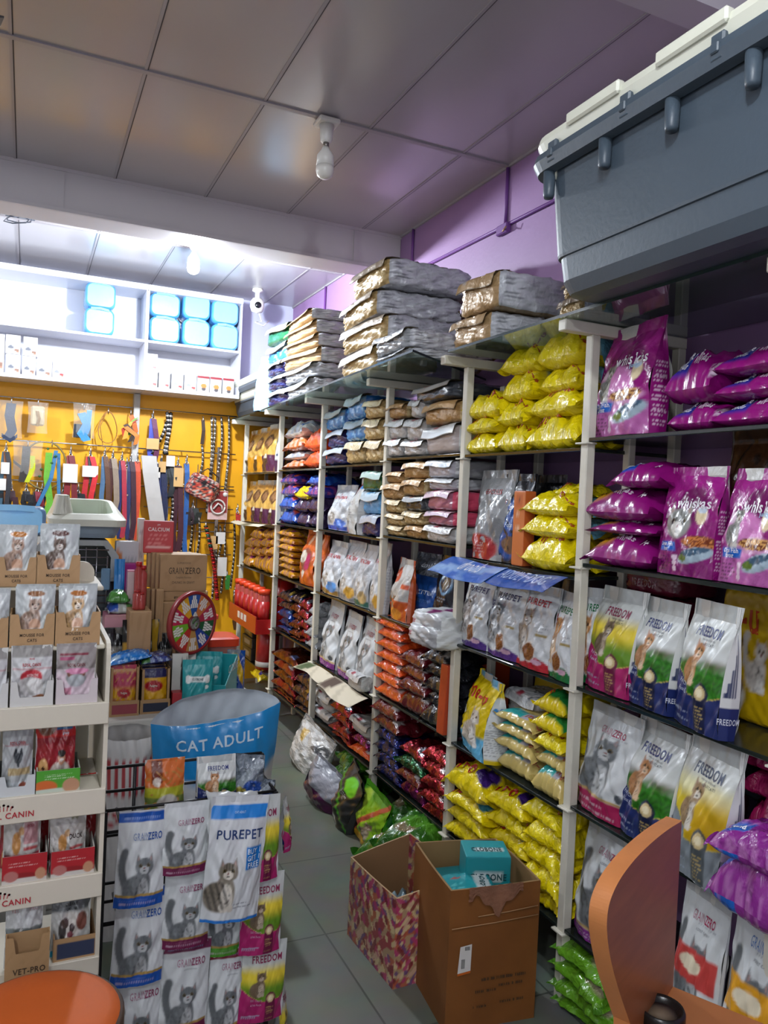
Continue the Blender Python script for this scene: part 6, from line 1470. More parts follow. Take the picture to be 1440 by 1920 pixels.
rope(322, 920, 1000, '#c0bdb8', '#18181a', 'black and white rope leash lower down under black harness', .016)
leash(334, 856, 1035, ['#3a1420', '#44202a'], 'dark maroon leash with tan card right of the black harness', .055, TANM, .12, tagw=.08, tagh=.16)
leash(350, 852, 1042, ['#2a5a9a'], 'bright blue leash behind the floral sling bag', .05)
for (px, yt, yb, lab) in ((341, 960, 1048, 'beige and black rope leash left of bright blue leash'), (358, 955, 1050, 'grey rope leash below the floral sling bag')): rope(px, yt, yb, '#a59a84', '#2a2624', lab, .011)
# floral sling bag
def floral(x, z, k):
    c = fill(x, '#2a2a30'); c = over(c, hsh(x, z, .35) > .25, S('#a8342c')); c = over(c, hsh(x + .3, z + .1, .42) > .45, S('#b9b0a6')); return over(c, hsh(x + .7, z + .4, .5) > .55, S('#c86a4a'))
D_['sling'] = block('sling_bag', .24, .20, .07, {'base': floral, 'front': floral}, 5, MATT, 181, .006)
p = at(370, 930, 'Y', 6.70)
o = put(D_['sling'], (p[0], 6.70, p[2] - .02), (.26, .09, .20), (0, math.radians(24), 0), 'black and red floral sling bag hanging on the second rod', 'bag')
mb = MB(); mb.strip([(-.09, 0, .17), (-.03, -.0, .27), (.08, 0, .24), (.11, 0, .12)], .03, (0, 1, 0), .006, (1, 1, 1)); mb.obj('strap', sc('#2a2420'), o)
mb = MB(); mb.tube([(-.12, -.052, .15), (.11, -.052, .15)], .004, n=6); mb.obj('zip', sc('#1a1a1c'), o)
leash(362, 935, 985, ['#2a2226', '#3a2a30', '#1f2420'], 'dark patterned harness dangling below the floral bag', .06)
# third rod: collars
for i, (px, yb, cs, lab) in enumerate(((4, 950, ['#1c1c20'], 'black collar with white tag at far left of third rod'), (22, 962, ['#1f2024', '#3a1c24'], 'black and maroon collar, second on third rod'), (50, 952, ['#18181c', '#1c1c22'], 'black studded collar with chrome ring on third rod'), (70, 955, ['#2a1a20', '#7a2030'], 'dark red collar beside the studded collar'), (80, 958, ['#1f2a4a'], 'navy collar beside the green rope bundle'), (119, 948, ['#5a2420', '#4a2a20'], 'brown collar pair left of the maroon leash'), (147, 945, ['#22242a', '#20242a'], 'black collar pair right of the maroon leash'))):
    leash(px, 900 + i, yb, cs, lab, .05, TAGM if i == 0 else None, -.05 if i == 0 else .3)
# carded tie-out, bead leash and lower chains
t = hang('carded_cable', 408, 920, 'red and white carded tie-out cable on the grid', 'carded cable', Y=6.74); hook(t)
mb = MB(); mb.box((-.085, -.03, -.25), (.085, -.026, 0)); mb.box((-.08, -.0315, -.19), (.08, -.03, -.005), m=1); mb.obj('backing_card', [sc('#c8a9a4'), sc('#8a2a2a')], t)
mb = MB(); mb.tube([(.06 * math.cos(g), -.04, -.14 + .06 * math.sin(g)) for g in np.linspace(0, 2 * PI, 24)], .008, n=8); mb.tube([(-.04, -.042, -.16), (.0, -.045, -.11), (.03, -.042, -.13), (.04, -.042, -.17)], .008, n=8); mb.obj('cable', mat_plain('white_cable', '#c9c4be', .4), t)
mb = MB(); mb.lathe([(0, 0), (.02, 0), (.02, .003), (0, .003)], n=16, axis='Y', center=(.06, -.032, -.03)); mb.obj('emblem', PLAST, t)
t = hang('bead_leash', 385, 978, 'red beaded rope leash with dark green handle', 'leash', Y=6.72); hook(t); L = hlen(385, 978, 1125, 6.72)
mb = MB(); n = 44
for i in range(n):
    f = i / (n - 1); a = '#c01c1c' if i % 2 else '#7a1014'
    if f < .3: a = ('#1f2a24', '#c84a2a', '#2a5a4a')[i % 3]
    mb.lathe([(0, -.011), (.02, -.004), (.02, .004), (0, .011)], S(a), n=8, center=(.02 * math.sin(f * 3) + .12 * f, -.03, -.04 - (L - .05) * f))
mb.obj('beads', FOIL, t)
for (px, yt, yb, lab) in ((372, 965, 1050, 'thin grey chain left of the bead leash'), (404, 985, 1120, 'long grey chain right of the bead leash'), (412, 985, 1050, 'thin chain with small card on grid'), (420, 985, 1110, 'fine chain left of the dark green chain'), (438, 975, 1100, 'black and white rope chain next to the racks')):
    rope(px, yt, yb, '#a9a49a', '#3a352f', lab, .010, Y=6.74)
for (px, yt, yb, lab, c) in ((400, 1005, 1030, 'tan card hanging on the lower grid', TANM), (414, 998, 1020, 'white card with pink picture on the lower grid', TAGM), (417, 1045, 1080, 'small white card low on the grid', TAGM)):
    p = at(px, yt, 'Y', 6.70); h = hlen(px, yt, yb, 6.70); mb = MB(); mb.box((p[0] - .04, 6.70, p[2] - h), (p[0] + .04, 6.704, p[2])); tag(mb.obj('hanging_card', c), lab, 'card')
for (px, yt, yb, cc, lab) in ((425, 1070, 1085, '#2f7a2c', 'green clasp toy on the lower grid'), (445, 945, 985, '#a82a2a', 'red collar hanging by the rack end'), (440, 1100, 1180, '#5a3a1c', 'brown beaded chain hanging near the racks')):
    leash(px, yt, yb, [cc], lab, .04, Y=6.72)

# ------------------------------------------------------------------ white counter with goods
CTM = mat_plain('white_counter_laminate', '#cfcdc6', 0.35, 0, 0.03, 4)
t = thing('shop_counter', 'long white counter below the yellow wall, loaded with goods', 'counter', (.35, 3.6, 0))
CT = .76
mb = MB(); mb.box((-.95, -.42, .725), (.62, .70, CT), bev=.006); mb.obj('counter_top', CTM, t)
mb = MB(); mb.box((-.93, -.40, .0), (.60, .68, .725), bev=.003); mb.obj('cabinet_body', CTM, t)
mb = MB(); mb.box((-.90, -.405, .62), (.57, -.40, .625)); mb.box((-.90, -.408, .05), (-.16, -.402, .60)); mb.box((-.14, -.408, .05), (.57, -.402, .60)); mb.obj('front_panel', CTM, t)
mb = MB(); mb.box((-.95, .12, CT), (.08, .70, 1.085), bev=.004); mb.obj('raised_shelf', CTM, t)
# pet carrier with a litter tray on it
CYN = 3.76
xa, xb = .02, at(222, 1060, 'Y', CYN)[0]
zc0 = 1.086; zc1 = at(160, 1010, 'Y', CYN)[2]
t = thing('pet_carrier', 'grey pet carrier with wire door on the counter', 'pet carrier', ((xa + xb) / 2, CYN + .2, zc0))
hw = (xb - xa) / 2; hh = zc1 - zc0
mb = MB(); tub(mb, [(-hw + .02, hw - .02, -.2, .2, .05, 0), (-hw, hw, -.21, .22, .06, .04), (-hw + .008, hw - .008, -.20, .21, .06, hh * .48)]); mb.obj('lower_shell', mat_plain('dark_shell', '#3c4247', .45), t)
mb = MB()
prof = [(-hw + .0, .0), (-hw + .0, hh * .30), (-hw + .05, hh * .5), (hw - .05, hh * .5), (hw, hh * .30), (hw, 0)]
inner = [(-hw + .035, .0), (-hw + .035, hh * .28), (-hw + .065, hh * .43), (hw - .065, hh * .43), (hw - .035, hh * .28), (hw - .035, 0)]
z0 = hh * .48
V = [(x, -.205, z0 + z) for x, z in prof] + [(x, -.205, z0 + z) for x, z in inner] + [(x, .21, z0 + z) for x, z in prof]
f = [(i, i + 1, 7 + i, 6 + i) for i in range(5)] + [(i, 12 + i, 13 + i, i + 1) for i in range(5)] + [(12, 13, 14, 15, 16, 17)]
mb.add(V, f, smooth=False); mb.box((-hw + .03, -.205, 0.02), (hw - .03, -.195, .06)); mb.obj('upper_shell', mat_plain('pale_grey_shell', '#9a9d9c', .45), t)
mb = MB()
for i in range(7): x = -hw + .05 + (2 * hw - .1) * i / 6; mb.tube([(x, -.212, .05), (x, -.212, z0 + hh * (.30 if i in (0, 6) else .41))], .0028, n=6)
for i in range(8): zz2 = .06 + (hh * .86 - .06) * i / 7; mb.tube([(-hw + .045, -.212, zz2), (hw - .045, -.212, zz2)], .0028, n=6)
mb.obj('wire_door', CHROME, t)
mb = MB(); mb.box((hw - .075, -.225, z0 - .05), (hw - .035, -.205, z0 + .05), bev=.005); mb.obj('latch', mat_plain('blue_grey_latch', '#6a8aa4', .4), t)
mb = MB(); mb.box((-hw - .01, -.215, z0 - .012), (hw + .02, .22, z0 + .006), bev=.004); mb.obj('seam_flange', mat_plain('grey_flange', '#7d8284', .45), t)
zt1 = at(160, 975, 'Y', CYN)[2]; zt2 = at(160, 945, 'Y', CYN)[2]
xa2, xb2 = at(93, 985, 'Y', CYN)[0], at(236, 990, 'Y', CYN)[0]
t = thing('litter_tray', 'grey cat litter tray with cream rim on the pet carrier', 'litter tray', ((xa2 + xb2) / 2, CYN + .22, zc1 + .002))
hw = (xb2 - xa2) / 2; h = zt1 - zc1
mb = MB(); tub(mb, [(-hw + .04, hw - .04, -.19, .19, .05, 0), (-hw + .03, hw - .03, -.2, .2, .05, .02), (-hw + .005, hw - .005, -.225, .225, .05, h), (-hw + .015, hw - .015, -.215, .215, .05, h - .002), (-hw + .05, hw - .05, -.18, .18, .05, .012)]); mb.obj('pan', mat_plain('grey_blue_pan', '#8594a0', .45), t)
mb = MB(); tub(mb, [(-hw - .004, hw + .004, -.235, .235, .06, h - .03), (-hw - .006, hw + .006, -.238, .238, .06, h), (-hw + .03, hw - .03, -.20, .20, .06, h + .055), (-hw + .05, hw - .05, -.18, .18, .06, h + .055), (-hw + .055, hw - .055, -.175, .175, .05, h - .02)], close=False)
q = mb.v[-1]; q[:, 2] += np.where(q[:, 2] > h + .01, q[:, 1] * .16, 0)
mb.obj('rim', mat_plain('cream_rim', '#c9c9ba', .45), t)
mb = MB(); tub(mb, [(-hw + .01, -hw + .10, -.2, .2, .04, h + .02), (-hw + .03, -hw + .08, -.17, .17, .03, h + .105)]); mb.add([(-hw + .03, -.17, h + .105), (-hw + .08, -.17, h + .105), (-hw + .08, .17, h + .105), (-hw + .03, .17, h + .105)], [(0, 1, 2, 3)], smooth=False); mb.obj('entry_lip', mat_plain('cream_lip', '#c4c4b6', .45), t)
mb = MB(); mb.box((-hw + .06, -.17, h - .012), (hw - .06, .17, h - .004)); mb.obj('tray_lining', mat_plain('mint_lining', '#8fc4a4', .5), t)
# cartons
CB = S('#ad8a62')
def carton_art(word=False):
    return art_bands('#ab8760', [('n', .2, .7, 1, '#a37f58')])
D_['gz_carton'] = block('cat_food_carton', .30, .20, .17, {'front': carton_art(), 'top': '#b8966c', 'left': '#9c7a52', 'base': '#a5825a'}, 40, CARD, 191, 0, texts=[('GRAIN', 'front', -.16, .56, .036, '#5a4630', .62), ('ZERO', 'front', .19, .56, .036, '#4a3822', .75), ('CHUNKS IN GRAVY', 'front', .0, .24, .014, '#5a4630', .8), ('Complete Nutrition', 'front', .0, .37, .015, '#6a543a', .7), ('SUPERFOOD', 'front', 0, .77, .012, '#6a543a', .9)])
D_['plain_carton'] = block('cat_food_carton', .30, .20, .17, {'front': carton_art(), 'top': '#b8966c', 'base': '#a07d56'}, 40, CARD, 192, 0, texts=[('F', 'front', -.12, .35, .05, '#5a4630')])
def cbox(d, x0, x1, yt, yb, Y, lab, z=None, dep=.17, rz=0, cat='carton', grp=None):
    a, b = at(x0, (yt + yb) / 2, 'Y', Y), at(x1, (yt + yb) / 2, 'Y', Y); xm = (x0 + x1) / 2
    zt2 = at(xm, yt, 'Y', Y)[2]; zb = at(xm, yb, 'Y', Y)[2] if z is None else z
    put(d, ((a[0] + b[0]) / 2, Y + dep / 2, zb), (b[0] - a[0], dep, zt2 - zb), (0, 0, rz), lab, cat, grp); return zt2
YC = 3.56
zz = cbox(D_['plain_carton'], 298, 392, 1128, 1200, YC - .02, 'brown carton at base of carton pile behind the prize wheel', CT, .2)
zz = cbox(D_['plain_carton'], 292, 390, 1109, 1128, YC, 'flat brown carton in middle of the pile', zz + .001, .2)
zc = zz
cbox(D_['gz_carton'], 300, 388, 1040, 1109, YC, 'brown carton with bold printed title, front of upper row', zz + .001, .045, 0)
for i, (dx, dy) in enumerate(((-8, .05), (-16, .10), (-24, .15))):
    cbox(D_['plain_carton'], 300 + dx, 386 + dx, 1038 - i, 1108, YC + dy, 'plain upright brown carton, %s behind the titled carton' % ('first', 'second', 'third')[i], zc + .001, .045, 0, grp='upright cartons in a row')
for i, (dx, dy) in enumerate(((0, .0), (-9, .05), (-18, .10), (-27, .15))):
    cbox(D_['plain_carton'], 272 + dx + 20, 298 + dx + 8, 1105, 1180, YC + dy - .04, 'brown carton edge left of the pile, %s from the front' % ('first', 'second', 'third', 'fourth')[i], CT, .045, 0, grp='cartons beside the pile')
D_['calcium'] = block('supplement_box', .14, .16, .05, {'front': art_bands('#b5262a', [('l', -.35, .35, .25, .6, 8, '#d8807a'), ('r', -.38, .38, .18, .21, '#e0b0a8')]), 'base': '#9a1f24'}, 36, SATIN, 193, 0, texts=[('CALCIUM', 'front', 0, .74, .019, '#e6d0cc', .85), ('pet', 'front', 0, .88, .010, '#e6d0cc')])
zq = at(300, 1035, 'Y', 3.76)[2]
cbox(D_['calcium'], 271, 327, 977, 1037, 3.70, 'red supplement box with white title behind the cartons', zc + .16, .06, -.15, 'box')
D_['whitebox'] = block('supplement_box', .08, .2, .06, {'base': '#c6c6c2', 'front': art_bands('#c9c9c6', [('l', -.3, .3, .3, .8, 9, '#8a8d94')])}, 36, SATIN, 194, 0)
cbox(D_['whitebox'], 259, 271, 972, 1050, 3.83, 'narrow white box beside the red supplement box', zc + .05, .06, 0, 'box')
D_['badgebox'] = block('supplement_box', .16, .2, .06, {'base': '#bdbdbf', 'front': art_bands('#c0c0c2', [('e', -.42, .72, .22, .16, '#c8741c'), ('l', -.1, .42, .2, .9, 9, '#8f9298')])}, 36, SATIN, 195, 0)
cbox(D_['badgebox'], 217, 260, 1015, 1058, 3.80, 'white box with round orange badge beside the pet carrier', 1.09, .06, 0, 'box')
D_['magbox'] = block('supplement_box', .16, .2, .06, {'base': '#a01c78'}, 36, SATIN, 196, 0)
cbox(D_['magbox'], 230, 262, 1056, 1090, 3.74, 'magenta box below the badge box', CT + .01, .05, 0, 'box')
D_['bluebottle'] = pouch('shampoo_pouch', .10, .22, .05, art_bands('#1f7ac0', [('e', 0, .3, .3, .16, '#9ac0dc')]), 0, None, .12, (), FILM, 197, res=16, back='#1f7ac0')
def cpouch(d, x0, x1, yt, Y, lab, z, dep=.05, lean=4, rz=0, cat='pouch', grp=None, roll=0):
    xm = (x0 + x1) / 2
    a, b = at(x0, yt + 20, 'Y', Y)[0], at(x1, yt + 20, 'Y', Y)[0]; h = at(xm, yt, 'Y', Y)[2] - z
    return put(d, ((a + b) / 2, Y + dep / 2, z), (b - a, dep, h), (math.radians(-lean), math.radians(roll), rz), lab, cat, grp)
cpouch(D_['bluebottle'], 217, 237, 1050, 3.62, 'bright blue pouch next to the carrier door', CT + .002)
D_['pinkbox'] = block('treat_box', .14, .18, .05, {'base': '#b9687c', 'front': art_bands('#c0b6b4', [('e', .1, .4, .2, .3, '#b8603a'), ('r', -.5, .5, .8, 1, '#c8b0b0')])}, 36, SATIN, 198, 0)
cbox(D_['pinkbox'], 238, 262, 1070, 1140, 3.55, 'white and orange treat box below the magenta box', CT + .005, .05, 0, 'box')
for i, (px, yt) in enumerate(((262, 1055), (270, 1062), (258, 1108), (266, 1112))):
    p = at(px, yt, 'Y', 3.5 + .0 if i < 2 else 3.42); Yb_ = 3.52 if i < 2 else 3.43; zq2 = at(265, 1142, 'Y', 3.45)[2]; h = p[2] - zq2
    t = thing('treat_bottle', 'slim red bottle left of the cartons, %s' % ('back left', 'back right', 'front left', 'front right')[i], 'bottle', (p[0], Yb_, zq2 + .002), 0, 'slim red bottles')
    mb = MB(); mb.lathe([(0, 0), (.017, 0), (.018, .01), (.018, h * .8), (.009, h * .9), (.012, h * .92)], n=14); mb.obj('bottle_body', CLEAR, t)
    mb = MB(); mb.lathe([(.014, h * .9), (.014, h), (0, h)], n=12); mb.obj('cap', RED, t)
pA = at(262, 1120, 'Y', 3.45)[0]; put(D_['plain_carton'], (pA, 3.475, CT + .001), (.09, .17, zq2 - CT - .001), (0, 0, 0), 'brown carton standing under the slim red bottles', 'carton')
D_['green_small'] = pillow('treat_bag', .2, .16, .07, art_bands('#4a8a3a', [('r', -.5, .5, .7, 1, '#b9c0b4')]), .08, (), FILM, 199, back='#3f7a34')
D_['white_green'] = pillow('treat_bag', .2, .16, .05, art_bands('#b9bdb9', [('r', -.5, -.2, 0, 1, '#2a4fa8'), ('r', .1, .5, 0, 1, '#4f7f3c')]), .08, (), FILM, 200, back='#b0b4b0')
D_['pinkflat'] = block('treat_box', .2, .05, .16, {'base': '#b9788a', 'front': art_bands('#a07c5c', [('r', -.5, .5, .7, 1, '#c08a96')])}, 36, SATIN, 201, 0)
D_['blackgold'] = pouch('cat_food_pouch', .16, .22, .05, art_bands('#15161a', [('r', -.5, -.18, .0, .72, '#a8801c'), ('r', .3, .5, 0, 1, '#a8841c'), ('r', -.2, .5, 0, .42, '#b9b4ac'), ('e', .05, .30, .09, .09, '#9a5a4a'), ('e', .3, .34, .08, .08, '#9a5a4a'), ('l', -.1, .3, .62, .66, 1, '#8a8d90')]), 0, None, .08, (), FILM, 202, res=28, back='#15161a')
D_['gold_slate'] = pouch('cat_food_pouch', .16, .22, .05, art_bands('#7d7a72', [('e', -.2, .4, .3, .25, '#a08a7c'), ('r', -.5, .5, .75, 1, '#17181c'), ('r', .2, .5, .2, .7, '#4a4a52')]), 0, None, .08, (), FILM, 203, res=24, back='#55524c')
Yp = 3.24
# display trays of sachets at the counter front
def srp(x0, x1, yt, yb, Y, z, label, band, dep=.14):
    a, b = at(x0, yb, 'Y', Y)[0], at(x1, yb, 'Y', Y)[0]; h = at((x0 + x1) / 2, yt, 'Y', Y)[2] - z; w = b - a
    t = thing('display_carton', label, 'display carton', ((a + b) / 2, Y, z))
    mb = MB(); c = S('#a5825a')
    mb.box((-w / 2, 0, 0), (w / 2, dep, .004), c); mb.box((-w / 2, 0, 0), (-w / 2 + .004, dep, h), c); mb.box((w / 2 - .004, 0, 0), (w / 2, dep, h), c); mb.box((-w / 2, dep - .004, 0), (w / 2, dep, h), c); mb.box((-w / 2, -.0008, 0), (w / 2, .0032, h * .32), c)
    mb.box((-w / 2, 0, 0), (-w / 2 + .014, .004, h), c); mb.box((w / 2 - .014, 0, 0), (w / 2, .004, h), c)
    mb.obj('carton_body', CARD, t)
    mb = MB(); mb.box((-w / 2 + .012, -.002, h * .05), (w / 2 - .008, -.001, h * .24), S(band)); mb.obj('printed_band', CARD, t)
    return (a, b, h)
D_['ped_pink'] = pouch('dog_food_pouch', .10, .14, .03, art_bands('#d9a21c', [('g', .45, .6, '#b8405a'), ('r', -.5, .5, .85, .92, '#d0a070'), ('e', 0, .42, .28, .10, '#a81c24'), ('n', .3, .6, 1, '#d08a5a'), ('r', -.5, .5, .0, .1, '#c8b890')]), 0, None, .07, [('Pedigree', 0, .42, .09, '#e8e0d0', .7)], FILM, 204, res=24, back='#b8405a')
D_['ped_yel'] = pouch('dog_food_pouch', .10, .14, .03, art_bands('#dba51a', [('r', -.5, .5, .78, 1, '#2a2a5a'), ('e', -.05, .58, .38, .13, '#a81c24'), ('e', 0, .08, .4, .1, '#c8b8a0')]), 0, None, .07, [('Pedigree', -.05, .58, .11, '#e8e0d0', .7)], FILM, 205, res=24, back='#c8941a')
a, b, h = srp(203, 260, 1252, 1343, Yp, CT, 'brown display carton with crimson band on counter front, left one', '#8a3a44')
for i in range(3): put(D_['ped_pink'], ((a + b) / 2, Yp + .03 + .035 * i, CT + .006), ((b - a) * .84, .03, h * (.98 + .05 * i)), (math.radians(-4), 0, 0), 'pink and yellow dog food pouch, %s in left display carton' % ('front', 'middle', 'back')[i], 'pouch', 'pouches in the left display carton')
a, b, h = srp(262, 318, 1255, 1336, Yp + .01, CT, 'brown display carton with navy band on counter front, right one', '#22283c')
for i in range(3): put(D_['ped_yel'], ((a + b) / 2, Yp + .04 + .035 * i, CT + .006), ((b - a) * .84, .03, h * (.95 + .03 * i)), (math.radians(-4), 0, 0), 'yellow dog food pouch, %s in right display carton' % ('front', 'middle', 'back')[i], 'pouch', 'pouches in the right display carton')
cpouch(D_['blackgold'], 232, 302, 1165, 3.42, 'black and gold cat food pouch with white cat, on counter', CT + .002, .06)
cpouch(D_['gold_slate'], 196, 236, 1180, 3.45, 'black and gold cat food pouch half hidden behind display rack', CT + .002, .06)
cpouch(D_['gold_slate'], 296, 326, 1190, 3.48, 'dark pouch right of the black and gold one', CT + .002, .06)
zf = at(240, 1245, 'Y', 3.40)[2]
D_['bluepack'] = pillow('wet_wipes_pack', .26, .14, .05, art_bands('#1276cc', [('e', -.3, .25, .12, .2, '#a9c4d8'), ('n', .4, .75, 0, '#8ac0ea')]), .06, (), FILM, 206, back='#0f62b0')
D_['navypack'] = pillow('treat_bag', .2, .14, .05, art_bands('#23357c', [('n', .3, .5, 0, '#8a9ac0'), ('r', -.5, -.2, 0, .4, '#4f7f3c')]), .08, (), FILMX, 207, back='#23357c')
zped = at(230, 1252, 'Y', Yp)[2]
pA, pB = at(200, 1240, 'Y', 3.33)[0], at(282, 1225, 'Y', 3.33)[0]
put(D_['bluepack'], ((pA + pB) / 2, 3.33, zped + .012), (pB - pA, .14, .034), (0, math.radians(-11), 0), 'bright blue glossy pack lying on the left display carton', 'pack')
pA, pB = at(262, 1245, 'Y', 3.30)[0], at(321, 1242, 'Y', 3.30)[0]
put(D_['navypack'], ((pA + pB) / 2, 3.33, zped + .004), (pB - pA, .14, .032), (0, math.radians(-6), 0), 'navy crinkled pack lying on the right display carton', 'pack')
p = at(228, 1150, 'Y', 3.62)
zz = cbox(D_['pinkflat'], 196, 258, 1152, 1192, 3.52, 'flat pink topped box behind the black pouches', CT + .002, .12, 0, 'box')
pA, pB = at(203, 1140, 'Y', 3.52)[0], at(258, 1150, 'Y', 3.52)[0]
put(D_['white_green'], ((pA + pB) / 2, 3.58, zz + .002), (pB - pA, .14, .045), (0, 0, .05), 'white bag with blue and green print on the flat pink box', 'bag')
pA, pB = at(203, 1125, 'Y', 3.52)[0], at(246, 1125, 'Y', 3.52)[0]
put(D_['green_small'], ((pA + pB) / 2, 3.58, zz + .047), (pB - pA, .14, .05), (0, 0, -.1), 'green bag with clear top on the flat pink box', 'bag')
# prize wheel
wc = at(357, 1167, 'Y', 3.36); R_ = (at(357, 1108, 'Y', 3.36)[2] - at(357, 1226, 'Y', 3.36)[2]) / 2
t = thing('prize_wheel', 'round colourful prize wheel standing on the counter', 'prize wheel', (wc[0], 3.36, CT))
zc = wc[2] - CT
mb = MB(); mb.box((-.075, -.05, 0), (.0, .06, .20), bev=.003); mb.obj('stand_box', PLAST, t)
mb = MB(); mb.box((-.03, .0, .18), (.03, .03, zc)); mb.obj('support', PLAST, t)
wh = MB(); th = .018; nseg = 10
segc = ['#1f4f9a', '#c8743a', '#b02a4a', '#1a5a34', '#1f3f94', '#b58a4c', '#b8302a', '#6fae2c', '#b81f4c', '#d9a01c']
for i in range(nseg):
    a0 = PI / 2 - 2 * PI * (i - .5) / nseg; a1 = PI / 2 - 2 * PI * (i + .5) / nseg
    V = []
    for q in range(9):
        g = a0 + (a1 - a0) * q / 8
        V += [(R_ * .2 * math.cos(g), -th, R_ * .2 * math.sin(g)), (R_ * .9 * math.cos(g), -th, R_ * .9 * math.sin(g))]
    wh.add(V, [(2 * q, 2 * q + 1, 2 * q + 3, 2 * q + 2) for q in range(8)], S(segc[i]), 0, False)
    g = (a0 + a1) / 2; d = np.array([math.cos(g), 0, math.sin(g)]); n = np.array([math.sin(g), 0, -math.cos(g)])
    for r2 in range(3):      # rows of unreadable white lettering
        for b2 in range(2 + (i + r2) % 3):
            p0 = d * R_ * (.80 - .13 * r2) + n * ((b2 - (1 + (i + r2) % 3) / 2) * .011); p0[1] = -th - .001
            wh.add([p0 + d * a_ + n * e_ for a_, e_ in ((-.009, -.0042), (.009, -.0042), (.009, .0042), (-.009, .0042))], [(0, 1, 2, 3)], S('#e0dcd8'), 0, False)
ring = []
wh.lathe([(R_ * .9, th + .0005), (R_ * .905, th + .004), (R_ * .995, th + .004), (R_, th), (R_, 0), (R_ * .9, 0)], S('#8a1c22'), n=60, axis='Y', caps=False)
wh.lathe([(0, 0), (R_ * .9, 0)], S('#8a1c22'), n=40, axis='Y')
o = wh.obj('wheel', SATIN, t, loc=(0, 0, zc), rot=(0, 0, math.radians(34)))
mb = MB(); mb.lathe([(R_ * .24, th), (R_ * .24, th + .008), (R_ * .2, th + .009)], S('#6a1c20'), n=30, axis='Y', caps=False); mb.lathe([(R_ * .2, th + .0085), (0, th + .0085)], S('#c8c6c0'), n=30, axis='Y')
for q in range(5): mb.lathe([(0, th + .010), (R_ * .05, th + .0095)], S('#5a7a4a'), n=8, axis='Y', center=(R_ * .08 * math.sin(q * 1.2), 0, R_ * .1 * math.cos(q * 1.9)))
mb.obj('hub', SATIN, o)
mb = MB(); mb.add([(-.012, -th - .012, R_ * .22), (.012, -th - .012, R_ * .22), (0, -th - .012, R_ * .36), (-.012, -th - .006, R_ * .22), (.012, -th - .006, R_ * .22), (0, -th - .006, R_ * .36)], [(0, 1, 2), (5, 4, 3), (0, 3, 4, 1), (1, 4, 5, 2), (2, 5, 3, 0)], S('#c9c4bc'), 0, False); mb.obj('pointer', SATIN, o)
# dog picture card, small red box, teal tray with pouches, blue yellow bag
mb = MB(); a, b = at(321, 1300, 'Y', 3.30)[0], at(350, 1300, 'Y', 3.30)[0]
mb.box((a, 3.30, CT), (b, 3.315, at(335, 1226, 'Y', 3.30)[2]), S('#c9c8c2'))
A, B = np.meshgrid(np.linspace(-.5, .5, 24), np.linspace(0, 1, 40)); kk = 2.2
mb.grid(np.stack([(a + b) / 2 + A * (b - a), 0 * A + 3.2985, CT + B * (at(335, 1226, 'Y', 3.30)[2] - CT)], -1), over(over(over(fill(A, '#c9c8c2'), ell(A, B * kk, .25, 1.2, .22, .7), S('#3a3a3c')), tri(A, B * kk, .12, 1.7, .16, .4), S('#3a3a3c')), tri(A, B * kk, .42, 1.75, .14, .35), S('#3a3a3c')))
tag(mb.obj('picture_card', CARD), 'white card with black dog drawing under the prize wheel', 'card')
D_['redsmall'] = block('treat_box', .06, .05, .05, {'base': '#a8222a'}, 36, SATIN, 208, 0)
cbox(D_['redsmall'], 323, 344, 1299, 1326, 3.24, 'small red box between display carton and teal bag', CT + .001, .05, 0, 'box')
a, b = at(344, 1320, 'Y', 3.2)[0], at(432, 1310, 'Y', 3.35)[0]
t = thing('teal_display_box', 'teal dog treat display box with bone logo', 'display box', ((a + b) / 2 + .02, 3.36, CT), math.radians(-30))
TEAL = '#1f8f94'
w, dp, hb, hf = .20, .17, .20, .10
mb = MB(); c = S(TEAL)
mb.box((-w / 2, -dp / 2, 0), (w / 2, dp / 2, .004), c); mb.box((-w / 2, dp / 2 - .004, 0), (w / 2, dp / 2, hb), c); mb.box((-w / 2, -dp / 2, 0), (w / 2, -dp / 2 + .004, hf), c)
for sx in (-1, 1):
    x = sx * w / 2; V = [(x, -dp / 2, 0), (x, dp / 2, 0), (x, dp / 2, hb), (x, -dp / 2, hf)]; V += [(x - sx * .004, y, z) for _, y, z in V]
    mb.add(V, [(0, 1, 2, 3), (7, 6, 5, 4), (3, 2, 6, 7)], c, 0, False)
text_on(mb, 'CLOBONE', (w / 2 + .001, .02, .16), (0, 1, 0), (0, .25, 1), .035, S('#d9e6e4'), .6)
mb.obj('box_body', SATIN, t)
D_['bone'] = pouch('dog_treat_pouch', .16, .26, .05, art_bands(TEAL, [('e', .1, .2, .26, .12, '#c8a070'), ('e', .08, .2, .2, .09, '#e0d4c0'), ('e', -.32, .2, .08, .05, '#c9a890'), ('r', -.3, .3, .58, .68, '#d9dcda'), ('e', -.32, .66, .08, .05, '#d9dcda'), ('e', -.32, .6, .08, .05, '#d9dcda'), ('e', .32, .66, .08, .05, '#d9dcda'), ('e', .32, .6, .08, .05, '#d9dcda'), ('e', .3, .48, .06, .04, '#d9dcda'), ('r', -.5, .5, 0, .05, '#14468a')]), 0, None, .10, [('CLOBONE', 0, .63, .075, '#1a5a60', .7)], SATIN, 209, res=34, back=TEAL)
cpouch(D_['bone'], 345, 402, 1240, 3.20, 'teal dog treat pouch with bone logo, front one', CT + .002, .05, 4, -.1)
cpouch(D_['bone'], 368, 418, 1224, 3.34, 'teal dog treat pouch inside the display box', CT + .012, .04, 3, -.3)
